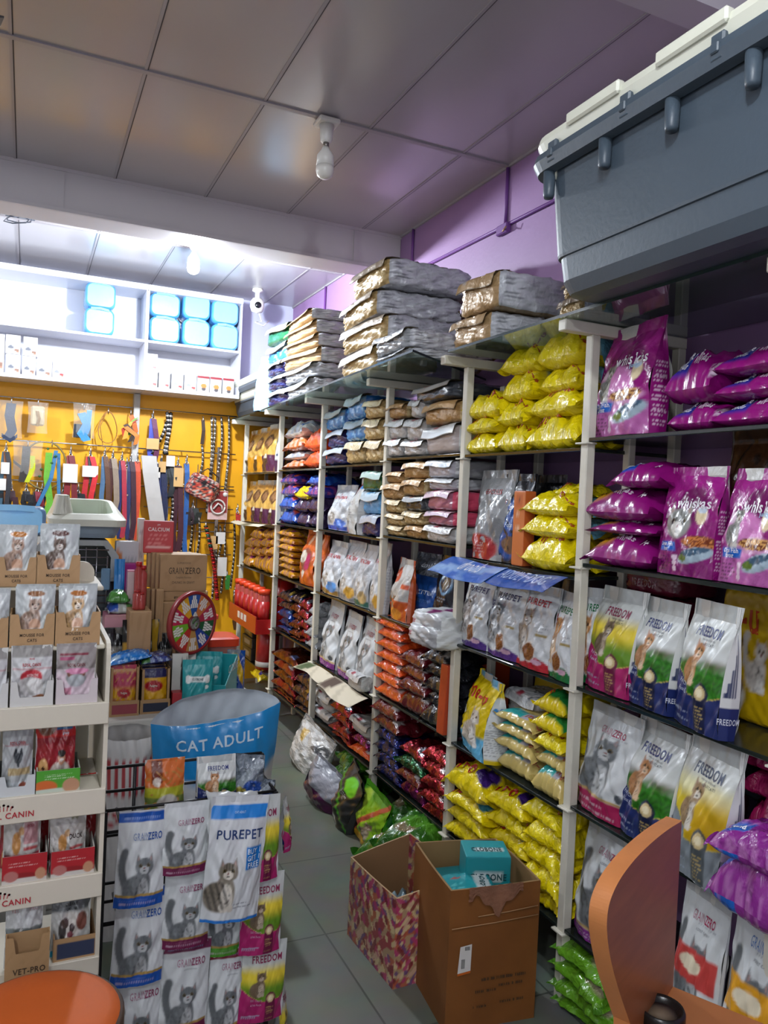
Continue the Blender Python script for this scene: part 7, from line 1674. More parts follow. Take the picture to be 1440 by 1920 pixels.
D_['blueyel'] = pouch('dog_treat_pouch', .14, .30, .06, art_bands('#153f8f', [('d', .85, -.9, .16, '#c8a01c'), ('g', .86, .95, '#7d7f84'), ('l', -.1, .3, .3, .6, 4, '#a9b8d4')]), .4, lambda x, z, k: fill(x, '#14387f'), .12, (), FILM, 210, res=26, back='#153f8f', curl=.08)
cpouch(D_['blueyel'], 428, 462, 1222, 3.42, 'blue and yellow treat pouch at right end of counter', CT + .002, .07, 2, -.5)
# red storage boxes
REDCL = mat_plain('clear_reddish_box', '#b9837c', .15, 0, .05, trans=.35)
def lidbox(x0, x1, yt, yb, Y, z, label, m, lidh=.03, dep=.22):
    a, b = at(x0, yt, 'Y', Y)[0], at(x1, yt, 'Y', Y)[0]; h = at((x0 + x1) / 2, yt, 'Y', Y)[2] - z; w = b - a
    t = thing('storage_box', label, 'storage box', ((a + b) / 2, Y + dep / 2, z))
    mb = MB(); tub(mb, [(-w / 2 + .025, w / 2 - .025, -dep / 2 + .02, dep / 2 - .02, .02, 0), (-w / 2 + .01, w / 2 - .01, -dep / 2 + .01, dep / 2 - .01, .025, h - lidh)]); mb.obj('box_body', m, t)
    mb = MB(); tub(mb, [(-w / 2, w / 2, -dep / 2, dep / 2, .03, h - lidh), (-w / 2, w / 2, -dep / 2, dep / 2, .03, h - .006), (-w / 2 + .02, w / 2 - .02, -dep / 2 + .02, dep / 2 - .02, .03, h), (-.001, .001, -.001, .001, .0005, h)]); mb.obj('lid', ORED, t)
lidbox(366, 412, 1153, 1212, 3.90, CT + .002, 'tall clear box with orange-red lid behind the prize wheel', REDCL, .025, .18)
lidbox(385, 452, 1197, 1235, 3.64, CT + .002, 'low box with wide orange-red lid on the counter', REDCL, .04, .20)
# stack of blue pads at far left, above the display rack
p0, p1 = at(-30, 985, 'Y', 2.9)[0], at(87, 985, 'Y', 2.9)[0]
t2 = thing('stock_shelf', 'white stock stand behind the display rack, mostly hidden', 'shelf', ((p0 + p1) / 2, 3.0, 0))
zp = at(40, 1005, 'Y', 2.9)[2]
mb = MB(); mb.box((-.22, -.1, 0), (-.18, .14, zp - .02)); mb.box((.10, -.1, 0), (.14, .14, zp - .02)); mb.obj('leg_panel', CTM, t2)
mb = MB(); mb.box((-.22, -.11, zp - .02), (.14, .15, zp)); mb.obj('top_board', CTM, t2)
pads(p0, p1, zp + .001, at(40, 951, 'Y', 2.9)[2] - zp, 2.92, 'wide blue pad bundle above the pouch display at far left', None, .2, mat_plain('muted_blue_wrap', '#6a96c4', .3, 0, .15, 14, .5, 40, coat=.4))
# ------------------------------------------------------------------ wooden pouch display stand at the left
DRM = mat_plain('cream_display_board', '#cfc8b6', 0.5, 0, 0.05, 10, .05, 60)
YD = 1.95
t = thing('display_stand', 'cream wooden pouch display stand with red crown logos, left edge', 'display stand', (-.10, YD, 0))
ox, oy = -.10, YD
XR = .197
def dp(n, a, b, par=t, c=(1, 1, 1), bev=.003):
    mb = MB(); mb.box((a[0] - ox, a[1] - oy, a[2]), (b[0] - ox, b[1] - oy, b[2]), bev=bev); return mb.obj(n, DRM, par)
zl = [at(150, y, 'Y', YD)[2] for y in (1800, 1643, 1484, 1322)]        # shelf tops, low to high
lips = [(.030), (.042), (.045), (.036)]
def sidepanel(x):
    mb = MB()
    zr = at(190, 1205, 'Y', YD)[2]
    prof = [(0, 0), (0, zr - .03)] + [(.03 * (1 - math.cos(g)), zr - .03 + .03 * math.sin(g)) for g in (.5, 1.0, 1.57)] + [(.42, zr), (.42, 0)]
    n = len(prof); V = [(x - ox, y, z) for y, z in prof] + [(x + .010 - ox, y, z) for y, z in prof]
    mb.add(V, [tuple(range(n)), tuple(range(n, 2 * n))[::-1]] + [(i, n + i, n + (i + 1) % n, (i + 1) % n) for i in range(n)], smooth=False)
    mb.obj('side_panel', DRM, t)
sidepanel(XR - .010); sidepanel(-.62)
yh = YD + .26; xh, zh = at(177, 1080, 'Y', yh)[0], at(160, 1053, 'Y', yh)[2]
mb = MB(); rr = [(-.62, .9), (xh, .9)] + [(xh - .03 + .03 * math.cos(g), zh - .03 + .03 * math.sin(g)) for g in np.linspace(0, PI / 2, 7)] + [(-.62, zh)]
n = len(rr); V = [(x - ox, yh - oy, z) for x, z in rr] + [(x - ox, yh + .014 - oy, z) for x, z in rr]
mb.add(V, [tuple(range(n)), tuple(range(n, 2 * n))[::-1]] + [(i, n + i, n + (i + 1) % n, (i + 1) % n) for i in range(n)], smooth=False); mb.obj('headboard', DRM, t)
CROWN = S('#b02a34')
tiers = [(zl[0], YD), (zl[1], YD), (zl[2], YD), (zl[3], YD), (at(150, 1210, 'Y', YD + .03)[2], YD + .03), (at(110, 1100, 'Y', YD + .13)[2], YD + .13)]
for i, (z, y) in enumerate(tiers):
    dp('shelf_board', (-.606, y + .004, z - .012), (XR - .0102, y + .24, z))
    if i < 4:
        mb = MB(); mb.box((-.62 - ox, y - .006 - oy, z - lips[i] - .012), (XR - ox, y + .006 - oy, z + .004), bev=.002, c=S('#cfc8b6'))
        if i in (1, 2):
            zc2 = z - lips[i] * .62; xq = at(12, 1500, 'Y', YD)[0]
            text_on(mb, 'ROYAL CANIN', (xq - .005 - ox, y - .0075 - oy, zc2 - .008), (1, 0, 0), (0, 0, 1), .014, CROWN, .95)
            for q in range(5):
                mb.lathe([(0, .0072), (.0028, .0072)], CROWN, n=8, axis='Y', center=(xq - .005 + (q - 2) * .009 - ox, y - oy, zc2 + .017 - .003 * abs(q - 2)))
                text_on(mb, 'I', (xq - .005 + (q - 2) * .0075 - ox, y - .0075 - oy, zc2 + .008), (1, 0, (q - 2) * .1), ((q - 2) * .12, 0, 1), .010, CROWN, 1.0)
        mb.obj('front_lip', CARD, t)
# pouches and their cardboard trays
def tray_box(x0, x1, yt, yb, Y, z, label, art, dep=.13, cut=True, texts=(), cat='display tray', grp=None, notch=.45, cw=.55, m=None):
    """shelf-ready tray: open top, U cut in the front"""
    xm = (x0 + x1) / 2
    a, b = at(x0, (yt + yb) / 2, 'Y', Y)[0], at(x1, (yt + yb) / 2, 'Y', Y)[0]; w = b - a; h = at(xm, yt, 'Y', Y)[2] - z
    t2 = thing('pouch_tray', label, cat, ((a + b) / 2, Y + .003, z), 0, grp)
    base = art(np.zeros((1, 1)), np.zeros((1, 1)) + .01, h / w)[0, 0] if callable(art) else S(art)
    mb = MB(); mb.box((-w / 2 + .001, .003, 0.0005), (w / 2 - .001, dep - .001, .003), base); mb.box((-w / 2, 0.003, 0), (-w / 2 + .003, dep, h), base * .95); mb.box((w / 2 - .003, 0.003, 0), (w / 2, dep, h), base * .95); mb.box((-w / 2 + .0005, dep - .003, 0.0002), (w / 2 - .0005, dep - .0005, h * .998), base * .9)
    # front with U notch
    A, B = np.meshgrid(np.linspace(-.5, .5, 41), np.linspace(0, 1, 31))
    k = h / w
    Bz = B.copy()
    if cut:
        edge = 1 - notch * sm(cw / 2 + .06, cw / 2 - .02, np.abs(A[0]))
        Bz = B * edge[None, :]
    P = np.stack([A * w, 0 * A, Bz * h], -1)
    C = art(A, Bz * k, k) if callable(art) else S(art)
    mb.grid(P, C, 0, False); mb.grid(P + np.array([0, .002, 0]), base * .8, 0, False, True)
    for (tx, u, v, hh_, col) in texts: text_on(mb, tx, (u * w, -.0012, v * h), (1, 0, 0), (0, 0, 1), hh_ * w, S(col), .85, fit=.86 * w)
    mb.obj('tray_body', m or CARD, t2)
    return (a + b) / 2, w, h, z
def dpouch(d, x0, x1, yt, Y, z, label, dep=.03, lean=4, grp=None, n=1):
    xm = (x0 + x1) / 2; a, b = at(x0, yt + 30, 'Y', Y)[0], at(x1, yt + 30, 'Y', Y)[0]; h = at(xm, yt, 'Y', Y)[2] - z
    return put(d, ((a + b) / 2, Y + dep / 2 + .006, z + .003), (b - a, dep, h), (math.radians(-lean), 0, 0), label, 'pouch', grp)
def mousse(badge, body, pale, seed):
    return pouch('cat_food_pouch', .12, .16, .03, art_bands('#b3b8b8', [('r', -.30, .30, 0, .92, '#c9cdcc'), ('e', .02, .87, .22, .05, badge), ('c', -.05, .22, .92, body, pale, '#4a3a32', '#5a4030', False, .45), ('e', 0, .34, .15, .11, '#c9a084'), ('e', 0, .2, .3, .09, pale)]), 0, None, .05, (), FILM, seed, res=40, back='#a9aeae')
D_['m1'] = mousse('#b8742a', '#a98a76', '#d0c4b8', 221); D_['m2'] = mousse('#5a3430', '#6a5a50', '#c9c0b6', 222); D_['m3'] = mousse('#8a5a34', '#a08674', '#c4b2a4', 223); D_['m4'] = mousse('#a8662a', '#c09a6a', '#e0d4c2', 224)
MT = [('MOUSSE FOR', 0, .36, .075, '#4a3826'), ('CATS', 0, .20, .075, '#4a3826')]
kraft = lambda x, z, k: over(fill(x, '#ae8a60'), (hsh(x, z, .2) > .7) * .25, S('#9c7a52'))
z6, y6 = tiers[5]; z5, y5 = tiers[4]
for (px0, px1, yt, yb, d, plx, ply, lab, Z, Y) in ((-8, 69, 1045, 1101, 'm1', (-4, 70), 991, 'brown mousse tray at top left of display stand', z6, y6), (68, 150, 1041, 1099, 'm2', (75, 150), 989, 'brown mousse tray at top of display stand, right one', z6, y6),
                                                  (-68, 15, 1160, 1216, 'm3', (-60, 18), 1112, 'brown mousse tray cut by photo edge, second tier', z5, y5), (18, 102, 1152, 1213, 'm3', (28, 104), 1104, 'brown mousse tray in middle of second tier', z5, y5), (104, 188, 1148, 1211, 'm4', (110, 183), 1103, 'brown mousse tray at right of second tier', z5, y5)):
    tray_box(px0, px1, yt, yb, Y, Z, lab, kraft, .11, True, MT, grp='mousse trays', notch=.46, cw=.52)
    dpouch(D_[d], plx[0], plx[1], ply, Y, Z, 'grey mousse pouch with cat in the %s' % lab.replace('brown ', '').replace(' of display stand', ''), .03, 4)
    dpouch(D_[d], plx[0] + 2, plx[1] + 1, ply - 4, Y + .05, Z, 'rear mousse pouch in the %s' % lab.replace('brown ', '').replace(' of display stand', ''), .03, 4)
Z = tiers[3][0]
def art_rcp(pic, base, word):
    return art_bands('#c4c4c4', [('g', .78, .82, '#8d8a86'), ('r', -.5, .5, .60, .615, '#b02a34'), ('e', .0, .50, .26, .10, pic), ('r', -.27, .27, .44, .5, pic), ('e', -.05, .32, .28, .16, '#a9a6a4'), ('e', .1, .33, .2, .13, '#cfcdca'), ('e', .22, .12, .2, .06, '#8a5a3c'), ('r', -.5, .1, .02, .12, base)])
D_['rc_red'] = pouch('cat_food_pouch', .13, .17, .03, art_rcp('#b8303a', '#c8807a', ''), 0, None, .05, [('ROYAL CANIN', 0, .68, .075, '#b02a34', .62), ('INSTINCTIVE', .03, .505, .055, '#e0c8c4', .6), ('\u2666\u2666\u2666', 0, .78, .045, '#b02a34')], SATIN, 225, res=40)
D_['rc_pink'] = pouch('cat_food_pouch', .13, .17, .03, art_bands('#c4b8bc', [('g', .5, .46, '#cfbcc4'), ('g', .56, .58, '#8d8684'), ('r', -.42, .3, .80, .84, '#7a2a3a'), ('r', -.42, -.05, .72, .78, '#a04a6a'), ('e', .0, .42, .26, .11, '#8a8d8c'), ('e', 0, .50, .24, .09, '#6a3a24'), ('e', .02, .54, .30, .05, '#c880a0'), ('e', .0, .38, .22, .11, '#a9adb0'), ('r', -.36, -.12, .14, .26, '#c8889c')]), 0, None, .05, [('ROYAL CANIN', 0, .64, .075, '#7a3038', .62)], SATIN, 226, res=40)
D_['rc_blue'] = pouch('cat_food_pouch', .13, .17, .03, art_rcp('#6a4a30', '#2a4a6c', ''), 0, None, .05, [('ROYAL CANIN', 0, .68, .075, '#b02a34', .62)], SATIN, 227, res=30)
for (x0, x1, yt, d, lab) in ((20, 99, 1216, 'rc_red', 'white pouch with red dome picture in third tier'), (106, 182, 1212, 'rc_pink', 'pink and grey pouch with bowl in third tier'), (-62, 14, 1222, 'rc_blue', 'white pouch with navy base cut by photo edge, third tier')):
    tray_box(x0 - 1, x1 + 1, yt + 62, yt + 106, YD, Z, 'open white tray holding the %s' % lab, '#c9bfc0' if 'pink' in lab else '#c9c8c4', .12, True, grp=None, notch=.6, cw=.6)
    for q in range(3): dpouch(D_[d], x0, x1, yt + (0 if q == 0 else -6 + q), YD + .006 + .032 * q, Z, lab if q == 0 else '%s copy behind the %s' % (('', 'second', 'third')[q], lab), .028, 2)
Z = tiers[2][0]
D_['rc_grey'] = pouch('cat_food_pouch', .12, .20, .03, art_bands('#a3a6a6', [('r', -.42, .35, .695, .70, '#a8303a'), ('e', .02, .52, .13, .08, '#2f3438'), ('e', -.06, .56, .06, .10, '#2f3438'), ('e', .12, .57, .05, .09, '#2f3438'), ('e', .03, .44, .05, .05, '#2f3438'), ('r', -.3, .42, .28, .38, '#a8946a'), ('g', .2, .16, '#b9c0c2'), ('e', .2, .12, .13, .05, '#8a4a3a')]), 0, None, .05, [('ROYAL CANIN', 0, .735, .085, '#a8303a', .62)], SATIN, 228, res=36)
tray_box(-6, 66, 1456, 1480, YD, Z, 'low white tray under the grey pouch, fourth tier', '#c4c8c8', .12, True, notch=.5, cw=.5)
for q in range(2): dpouch(D_['rc_grey'], 4, 63, 1366 - 4 * q, YD + .008 + .035 * q, Z, ('grey pouch with dark cat silhouette in fourth tier', 'second grey pouch behind the silhouette pouch')[q], .028, 3)
dpouch(D_['rc_grey'], -58, 0, 1372, YD + .008, Z, 'grey pouch cut by photo edge in fourth tier', .028, 3)
D_['dogred'] = pouch('dog_food_pouch', .12, .19, .03, art_bands('#b8261f', [('g', .72, .70, '#8a1c22'), ('e', -.22, .84, .22, .11, '#7a5038'), ('r', .02, .42, .80, .92, '#2a6a9a'), ('e', .12, .22, .26, .16, '#b9aea2'), ('e', .12, .14, .2, .14, '#8a7a6a'), ('e', .16, .42, .09, .09, '#b98a6c'), ('e', .16, .485, .10, .05, '#2f2a26'), ('e', .16, .40, .05, .02, '#e0d8d0'), ('e', -.30, .30, .12, .13, '#c89a62'), ('e', -.30, .12, .14, .16, '#cfa46c'), ('e', -.30, .29, .03, .03, '#4a2a1c')]), 0, None, .05, [('dog', .22, .86, .09, '#d8e0e8'), ('gravy', .25, .745, .06, '#d8dce8', .8)], FILM, 229, res=40)
gt = art_bands('#4a9a2c', [('e', -.3, .3, .28, .28, '#c8642c'), ('e', 0, .05, .9, .18, '#b9c4b4'), ('l', -.3, .4, .62, .8, 2, '#d9e6cc'), ('e', .3, .3, .2, .3, '#b88a6a')])
tray_box(68, 150, 1444, 1479, YD, Z, 'green printed tray holding the red dog food pouch', gt, .12, False, m=SATIN)
for q in range(2): dpouch(D_['dogred'], 67, 144, 1349 - 3 * q, YD + .012 + .03 * q, Z, ('bright red dog food pouch with man and dog picture', 'second red dog food pouch behind the front one')[q], .028, 3)
Z = tiers[1][0]
redtray = art_bands('#a8242c', [('e', -.05, .2, .4, .2, '#8a2024'), ('e', 0, .0, 1.0, .22, '#c4c0b8'), ('l', -.35, .35, .62, .82, 2, '#d9b8b0'), ('e', -.3, .3, .16, .18, '#b0706a'), ('e', .36, .3, .12, .2, '#b88a6a')])
def art_dry(acc): return art_bands('#b9b6b0', [('g', .36, .33, '#a01c34'), ('e', -.15, .5, .12, .16, '#b9854a'), ('e', -.02, .66, .08, .06, '#c9a070'), ('r', .05, .42, .48, .8, acc), ('r', .05, .42, .40, .44, '#a83a3c'), ('r', -.4, .4, .0, .12, '#8a1c24')])
D_['tr_pink'] = pouch('cat_treat_pouch', .12, .19, .03, art_dry('#b8888a'), 0, None, .06, [('jerky', .12, .90, .10, '#5a8a4a', .8), ('CHICKEN', .22, .73, .06, '#a83a4c', .55)], FILM, 230, res=36)
D_['tr_duck'] = pouch('cat_treat_pouch', .12, .19, .03, art_dry('#b9b6b0'), 0, None, .06, [('jerky', .18, .90, .10, '#8a8a5a', .8), ('DUCK', .22, .60, .13, '#3a2a2a', .7)], FILM, 231, res=36)
for (x0, x1, yt, yb, d, px, py, lab) in ((4, 88, 1604, 1642, 'tr_pink', (6, 78), 1524, 'pink and white chicken treat pouch in fifth tier'), (96, 177, 1594, 1634, 'tr_duck', (94, 163), 1534, 'red and white duck treat pouch in fifth tier')):
    tray_box(x0, x1, yt, yb, YD, Z, 'red printed tray holding the %s' % lab, redtray, .12, False, m=SATIN)
    dpouch(D_[d], px[0], px[1], py, YD + .014, Z, lab, .03, 5)
    put(D_['dogred'], (at((x0 + x1) / 2, 1560, 'Y', YD + .1)[0], YD + .10, Z + .002), (.11, .03, .205), (math.radians(-3), 0, 0), 'dark red pouch standing behind the %s' % lab, 'pouch')
Z = tiers[0][0]
D_['vet'] = pouch('pet_care_pouch', .12, .2, .03, art_bands('#bfc1c0', [('r', -.5, .5, .40, .52, '#6a706e'), ('r', -.5, .5, .88, 1, '#7d807e'), ('n', .25, .75, 1, '#d9dad8')]), 0, None, .06, [('VET', -.25, .76, .10, '#c09a98', .8), ('PRO', .25, .76, .10, '#c09a98', .8)], FILM, 232, res=36)
tray_box(9, 92, 1756, 1846, YD - .028, at(50, 1846, 'Y', YD - .028)[2], 'tall brown carton with large dark letters below fifth tier', kraft, .024, True, [('VET-PRO', .05, .28, .15, '#4a3826')], 'carton', notch=.35, cw=.55)
dpouch(D_['vet'], 10, 82, 1682, YD + .0, Z, 'white glossy pouch with grey band, sixth tier', .03, 3)
D_['canine'] = pouch('dog_food_pouch', .12, .19, .03, art_bands('#c2c2be', [('g', .66, .72, '#5d6163'), ('e', .0, .48, .30, .20, '#cfcac2'), ('e', .27, .52, .14, .15, '#7a4a40'), ('e', -.22, .42, .10, .16, '#4a4644'), ('e', -.16, .52, .10, .08, '#4f3f3a'), ('e', .02, .44, .07, .06, '#3a2c2c'), ('e', -.02, .34, .08, .05, '#7a4048'), ('d', .1, .12, .05, '#2a9ac0')]), 0, None, .06, [('CANINE', .05, .95, .12, '#2f3436', .7), ('CREAMY', .0, .80, .08, '#2a2e30', .7), ('CANINE', .0, .73, .07, '#2a2e30', .7)], FILM, 233, res=36)
tray_box(100, 180, 1758, 1796, YD, Z, 'brown tray with navy band holding dog face pouch', lambda x, z, k: over(fill(x, '#ae8a60'), rect(x, z, -.42, .46, .15 * k, .8 * k), S('#2f3852')), .12, False, grp=None)
for q in range(2): dpouch(D_['canine'], 97, 172, 1682 - 14 * q, YD + .012 + .03 * q, Z, ('grey dog food pouch with puppy face, sixth tier', 'second grey puppy pouch behind the front one')[q], .028, 4)
# bottom: white cartons and a brown box behind the stool
D_['wcarton'] = block('white_carton', .05, .14, .1, {'base': '#c0bdb6'}, 36, SATIN, 234, 0)
zb = .30
dp('base_board', (-.606, YD + .02, zb - .014), (XR - .014, YD + .36, zb))
for i, (x0, x1) in enumerate(((68, 93), (96, 117), (119, 141))):
    a, b = at(x0, 1850, 'Y', YD + .06)[0], at(x1, 1850, 'Y', YD + .06)[0]
    put(D_['wcarton'], ((a + b) / 2, YD + .11, zb + .001), (b - a, .1, .18), (0, 0, 0), 'upright white carton at foot of display stand, %s of three' % ('left', 'middle', 'right')[i], 'carton', 'white cartons at the stand foot')
D_['bcarton'] = block('brown_carton', .16, .14, .1, {'base': '#8a6a48'}, 36, CARD, 235, 0)
put(D_['bcarton'], (at(40, 1880, 'Y', YD + .06)[0], YD + .10, zb + .001), (.13, .11, .17), (0, 0, 0), 'brown carton behind the orange stool', 'carton')

# ------------------------------------------------------------------ black wire basket stand with hanging packs
BLK = mat_plain('black_wire', '#1d1c1e', 0.4, 0.3, 0.05)
YW = 2.20
xl, xr = at(200, 1440, 'Y', YW)[0], .70
yb_ = YW + .16
zf = .80; zt = at(200, 1440, 'Y', yb_)[2]
t = thing('wire_stand', 'black wire basket stand holding hanging cat food packs', 'wire stand', ((xl + xr) / 2, YW + .08, 0))
ox, oy = t.location[0], t.location[1]
for (x, y, h) in ((xl, YW, zf), (xr, YW, zf), (xl, yb_, zt), (xr, yb_, zt)):
    mb = MB(); mb.box((x - .007 - ox, y - .007 - oy, 0), (x + .007 - ox, y + .007 - oy, h), bev=.002); mb.obj('upright', BLK, t)
def wire(n, segs, r):
    mb = MB()
    for a, b in segs: mb.tube([(a[0] - ox, a[1] - oy, a[2]), (b[0] - ox, b[1] - oy, b[2])], r, n=6)
    return mb.obj(n, BLK, t)
wire('rear_grid', [((xl, yb_, z), (xr, yb_, z)) for z in (zt, zt - .07, zt - .20, zt - .34, .4, .2)] + [((xl + (xr - xl) * i / 5, yb_, .05), (xl + (xr - xl) * i / 5, yb_, zt)) for i in range(6)], .005)
for z in (zf, .55, .30, .12):
    wire('basket', [((xl, YW, z), (xr, YW, z)), ((xr, YW, z), (xr, yb_, z)), ((xl, YW, z), (xl, yb_, z + (zt - zf if z == zf else 0)))] + [((xl + (xr - xl) * i / 10, YW, z - .06), (xl + (xr - xl) * i / 10, yb_, z - .06)) for i in range(11)] + [((xl, YW, z - .06), (xr, YW, z - .06))], .0045)
wire('side_grid', [((xl, YW + .16 * i / 4, .05), (xl, YW + .16 * i / 4, zf)) for i in range(5)] + [((xl, YW, z), (xl, yb_, z)) for z in np.arange(.1, zf - .02, .06)], .003)
# hanging packs
def hangart(hd, ft, tc, cls, fr=False):
    if fr: return art_freedom('#a51c62', 'lemon', '#6d5a44', '#b9aa94')
    def A(x, z, k):
        c = art_grainzero('#c6cacb', None, .02, '#50555c')(x, z, k)
        tt = z / k
        if hd: c = over(c, sm(.885, .892, tt), S(hd)); c = over(c, sm(.985, .99, tt), S('#cfd2d2')); c = lines(c, x, z, -.4, .4, .91 * k, .96 * k, 1, '#8fa6d0', 1, .5)
        if ft: c = over(c, sm(.145, .138, tt), S('#a98a4a')); c = over(c, sm(.115, .108, tt), S(ft)); c = lines(c, x, z, -.4, .4, .035 * k, .08 * k, 1, '#d0b8c8', 1, .5)
        return c
    return A
def hp(key, hd, ft, tc, seed, fr=False, top=.74, badge='#50555c'):
    tx = [('FREEDOM', 0.05, .80, .15, '#8a2a4c', .72), ('Fish, Chicken', -.16, .30, .06, '#d0b0c4', .6, False, -.1), ('& Peas Recipe', -.16, .24, .06, '#d0b0c4', .6, False, -.1)] if fr else [('GRAIN', -.04, top, .13, '#7f8fb4' if tc == 1 else '#a8788c', .55, False), ('ZERO', .24, top, .13, '#1f4f9a' if tc == 1 else '#8a3a5c', .62)]
    D_[key] = pouch('cat_food_pack', .13, .22, .022, hangart(hd, ft, tc, None, fr), 0, None, .06, tx, MATT, seed, res=44, back='#b9bcbc', waist=.012, crump=.006)
hp('h_blue', '#1450a8', '#1450a8', 1, 241); hp('h_maroon', None, '#6f1a48', 2, 242); hp('h_maroon2', '#6f1a48', '#6f1a48', 2, 243, top=.78); hp('h_green', None, '#4f9a2a', 2, 244); hp('h_red', '#7a1c30', '#a8242f', 2, 245, top=.8); hp('h_free', None, None, 2, 246, True)
YH = YW - .02
def hangpack(key, x0, x1, yt, yb, lab, Y=YH, roll=0, grp='cat food packs hanging on the wire stand', rz=0):
    xm = (x0 + x1) / 2; a, b = at(x0, (yt + yb) / 2, 'Y', Y)[0], at(x1, (yt + yb) / 2, 'Y', Y)[0]
    z0, z1 = at(xm, yb, 'Y', Y)[2], at(xm, yt, 'Y', Y)[2]
    put(D_[key], ((a + b) / 2, Y - .012, z0), (b - a, .035, z1 - z0), (math.radians(-1), math.radians(roll), math.radians(rz)), lab, 'pack', grp)
hangpack('h_blue', 207, 304, 1662, 1838, 'white pack with blue header and grey cat, middle of leftmost strip', YH, 2.5)
hangpack('h_blue', 214, 306, 1518, 1692, 'white pack with blue header and grey cat, top of leftmost strip', YH - .012, 2)
hangpack('h_maroon', 207, 300, 1815, 1985, 'white pack with grey cat, bottom of leftmost strip', YH + .012, 2)
hangpack('h_maroon', 302, 390, 1622, 1768, 'white pack with maroon foot, middle of second strip', YH, 2)
hangpack('h_maroon', 303, 387, 1502, 1632, 'white pack with maroon foot, top of second strip', YH - .012, 1)
hangpack('h_maroon2', 296, 386, 1762, 1930, 'white pack with maroon header, bottom of second strip', YH + .01, 2)
hangpack('h_green', 384, 452, 1640, 1783, 'white pack with green foot behind the blue-banded pack', YH + .03, 3)
hangpack('h_red', 383, 456, 1776, 1930, 'white pack with red foot, bottom of third strip', YH + .02, 3)
hangpack('h_free', 448, 524, 1635, 1780, 'pink and yellow pack, middle of rightmost strip', YH - .005, 2)
hangpack('h_free', 452, 521, 1490, 1645, 'pink and yellow pack, top of rightmost strip', YH - .015, 0)
hangpack('h_free', 446, 528, 1764, 1905, 'pink and yellow pack, bottom of rightmost strip', YH + .005, 2.5)
hangpack('h_free', 505, 545, 1840, 1980, 'pink and yellow pack on the side of the stand, near floor', YH + .10, 3, rz=60)
D_['pp_promo'] = pouch('cat_food_pack', .17, .32, .045, art_purepet('#1f7fd0', '#888', '#aaa', promo=True), 0, None, .05, [('PUREPET', .03, .70, .14, '#1f3a6c', 1.0), ('BUY 1', .295, .565, .08, '#d9e4f0', .85), ('GET 1', .295, .51, .08, '#d9e4f0', .85), ('FREE', .295, .455, .08, '#d9e4f0', .9), ('CAT ADULT', 0, .875, .035, '#c0d8f0', .7)], MATT, 247, res=56, waist=.012, crump=.01, back='#c0c2c4')
Yf = YH - .06
a, b = at(382, 1620, 'Y', Yf)[0], at(490, 1610, 'Y', Yf)[0]; z0 = at(432, 1722, 'Y', Yf)[2]
put(D_['pp_promo'], ((a + b) / 2 - .006, Yf, z0), (b - a, .055, at(432, 1498, 'Y', Yf)[2] - z0), (math.radians(-3), math.radians(4.5), 0), 'large white pack with blue band and sitting tabby, at stand centre', 'pack')
D_['catface'] = pillow('cat_food_pack', .2, .14, .05, lambda x, z, k: cat(fill(x, '#c6c9ca'), x, z, -.27, .12 * k, .36, '#7d7264', '#b9b0a4', '#2a2622', tail=False, headonly=True, stripes=.6), .05, (), MATT, 248, back='#c0c3c4')
p = at(440, 1505, 'Y', YH - .01)
put(D_['catface'], (p[0], YH + .0, p[2] - .035), (.16, .12, .045), (math.radians(52), math.radians(6), 0), 'white pack with tabby face folded over the stand rim', 'pack')
# things standing in the top basket
zb2 = zf - .058
D_['or_pouch'] = pouch('dog_treat_pouch', .14, .22, .05, art_bands('#c8682c', [('g', .52, .48, '#a8a82c'), ('g', .34, .30, '#6a7a3a'), ('r', -.34, -.08, .58, .98, '#6a2a14'), ('n', .35, .75, 1, '#b07a3a'), ('e', .05, .22, .26, .16, '#b9b4ac'), ('e', -.22, .60, .1, .08, '#c8bcb0'), ('r', -.5, .5, 0, .10, '#a08a70')]), 0, None, .05, (), FILM, 249, res=36)
def bpouch(d, x0, x1, yt, Y, lab, lean=4, dep=.05, rz=0):
    a, b = at(x0, yt + 30, 'Y', Y)[0], at(x1, yt + 30, 'Y', Y)[0]; h = at((x0 + x1) / 2, yt, 'Y', Y)[2] - zb2
    put(d, ((a + b) / 2, Y + dep / 2, zb2 + .004), (b - a, dep, h), (math.radians(-lean), 0, rz), lab, 'pouch')
bpouch(D_['or_pouch'], 274, 350, 1432, YW + .05, 'orange and green dog treat pouch in the wire basket', 4)
bpouch(D_['free_blue'], 373, 446, 1426, YW + .05, 'white and green pouch with ginger cat in wire basket', 4)
D_['clearpk'] = pouch('cat_food_pouch', .14, .24, .05, art_bands('#6a7480', [('d', .55, .8, .16, '#9aa4ac'), ('e', .2, .3, .3, .2, '#1f4a9a'), ('n', .3, .6, 1, '#8d969e'), ('e', -.2, .2, .25, .15, '#a89a3a')]), .2, None, .08, (), FILMX, 250, res=26, back='#5a646e')
bpouch(D_['clearpk'], 445, 500, 1425, YW + .06, 'grey glossy pouch right of the ginger cat pouch', 3, .07, -.5)
bpouch(D_['clearpk'], 488, 520, 1470, YW + .04, 'blue-grey pouch hanging over the right corner of the basket', 2, .06, -.7)
hangpack('h_free', 522, 545, 1490, 1590, 'pink pack seen edge-on at the right side of the stand', YH + .09, -4, rz=60)
D_['bluesach'] = pouch('cat_food_pack', .05, .1, .015, art_bands('#1f4fa8', [('g', .1, .05, '#c0c4c8')]), 0, None, .1, (), FILM, 251, res=10, back='#1f4fa8')
hangpack('bluesach', 526, 541, 1528, 1580, 'small blue sachet dangling right of the stand', YH + .1, -14, 'blue sachets')

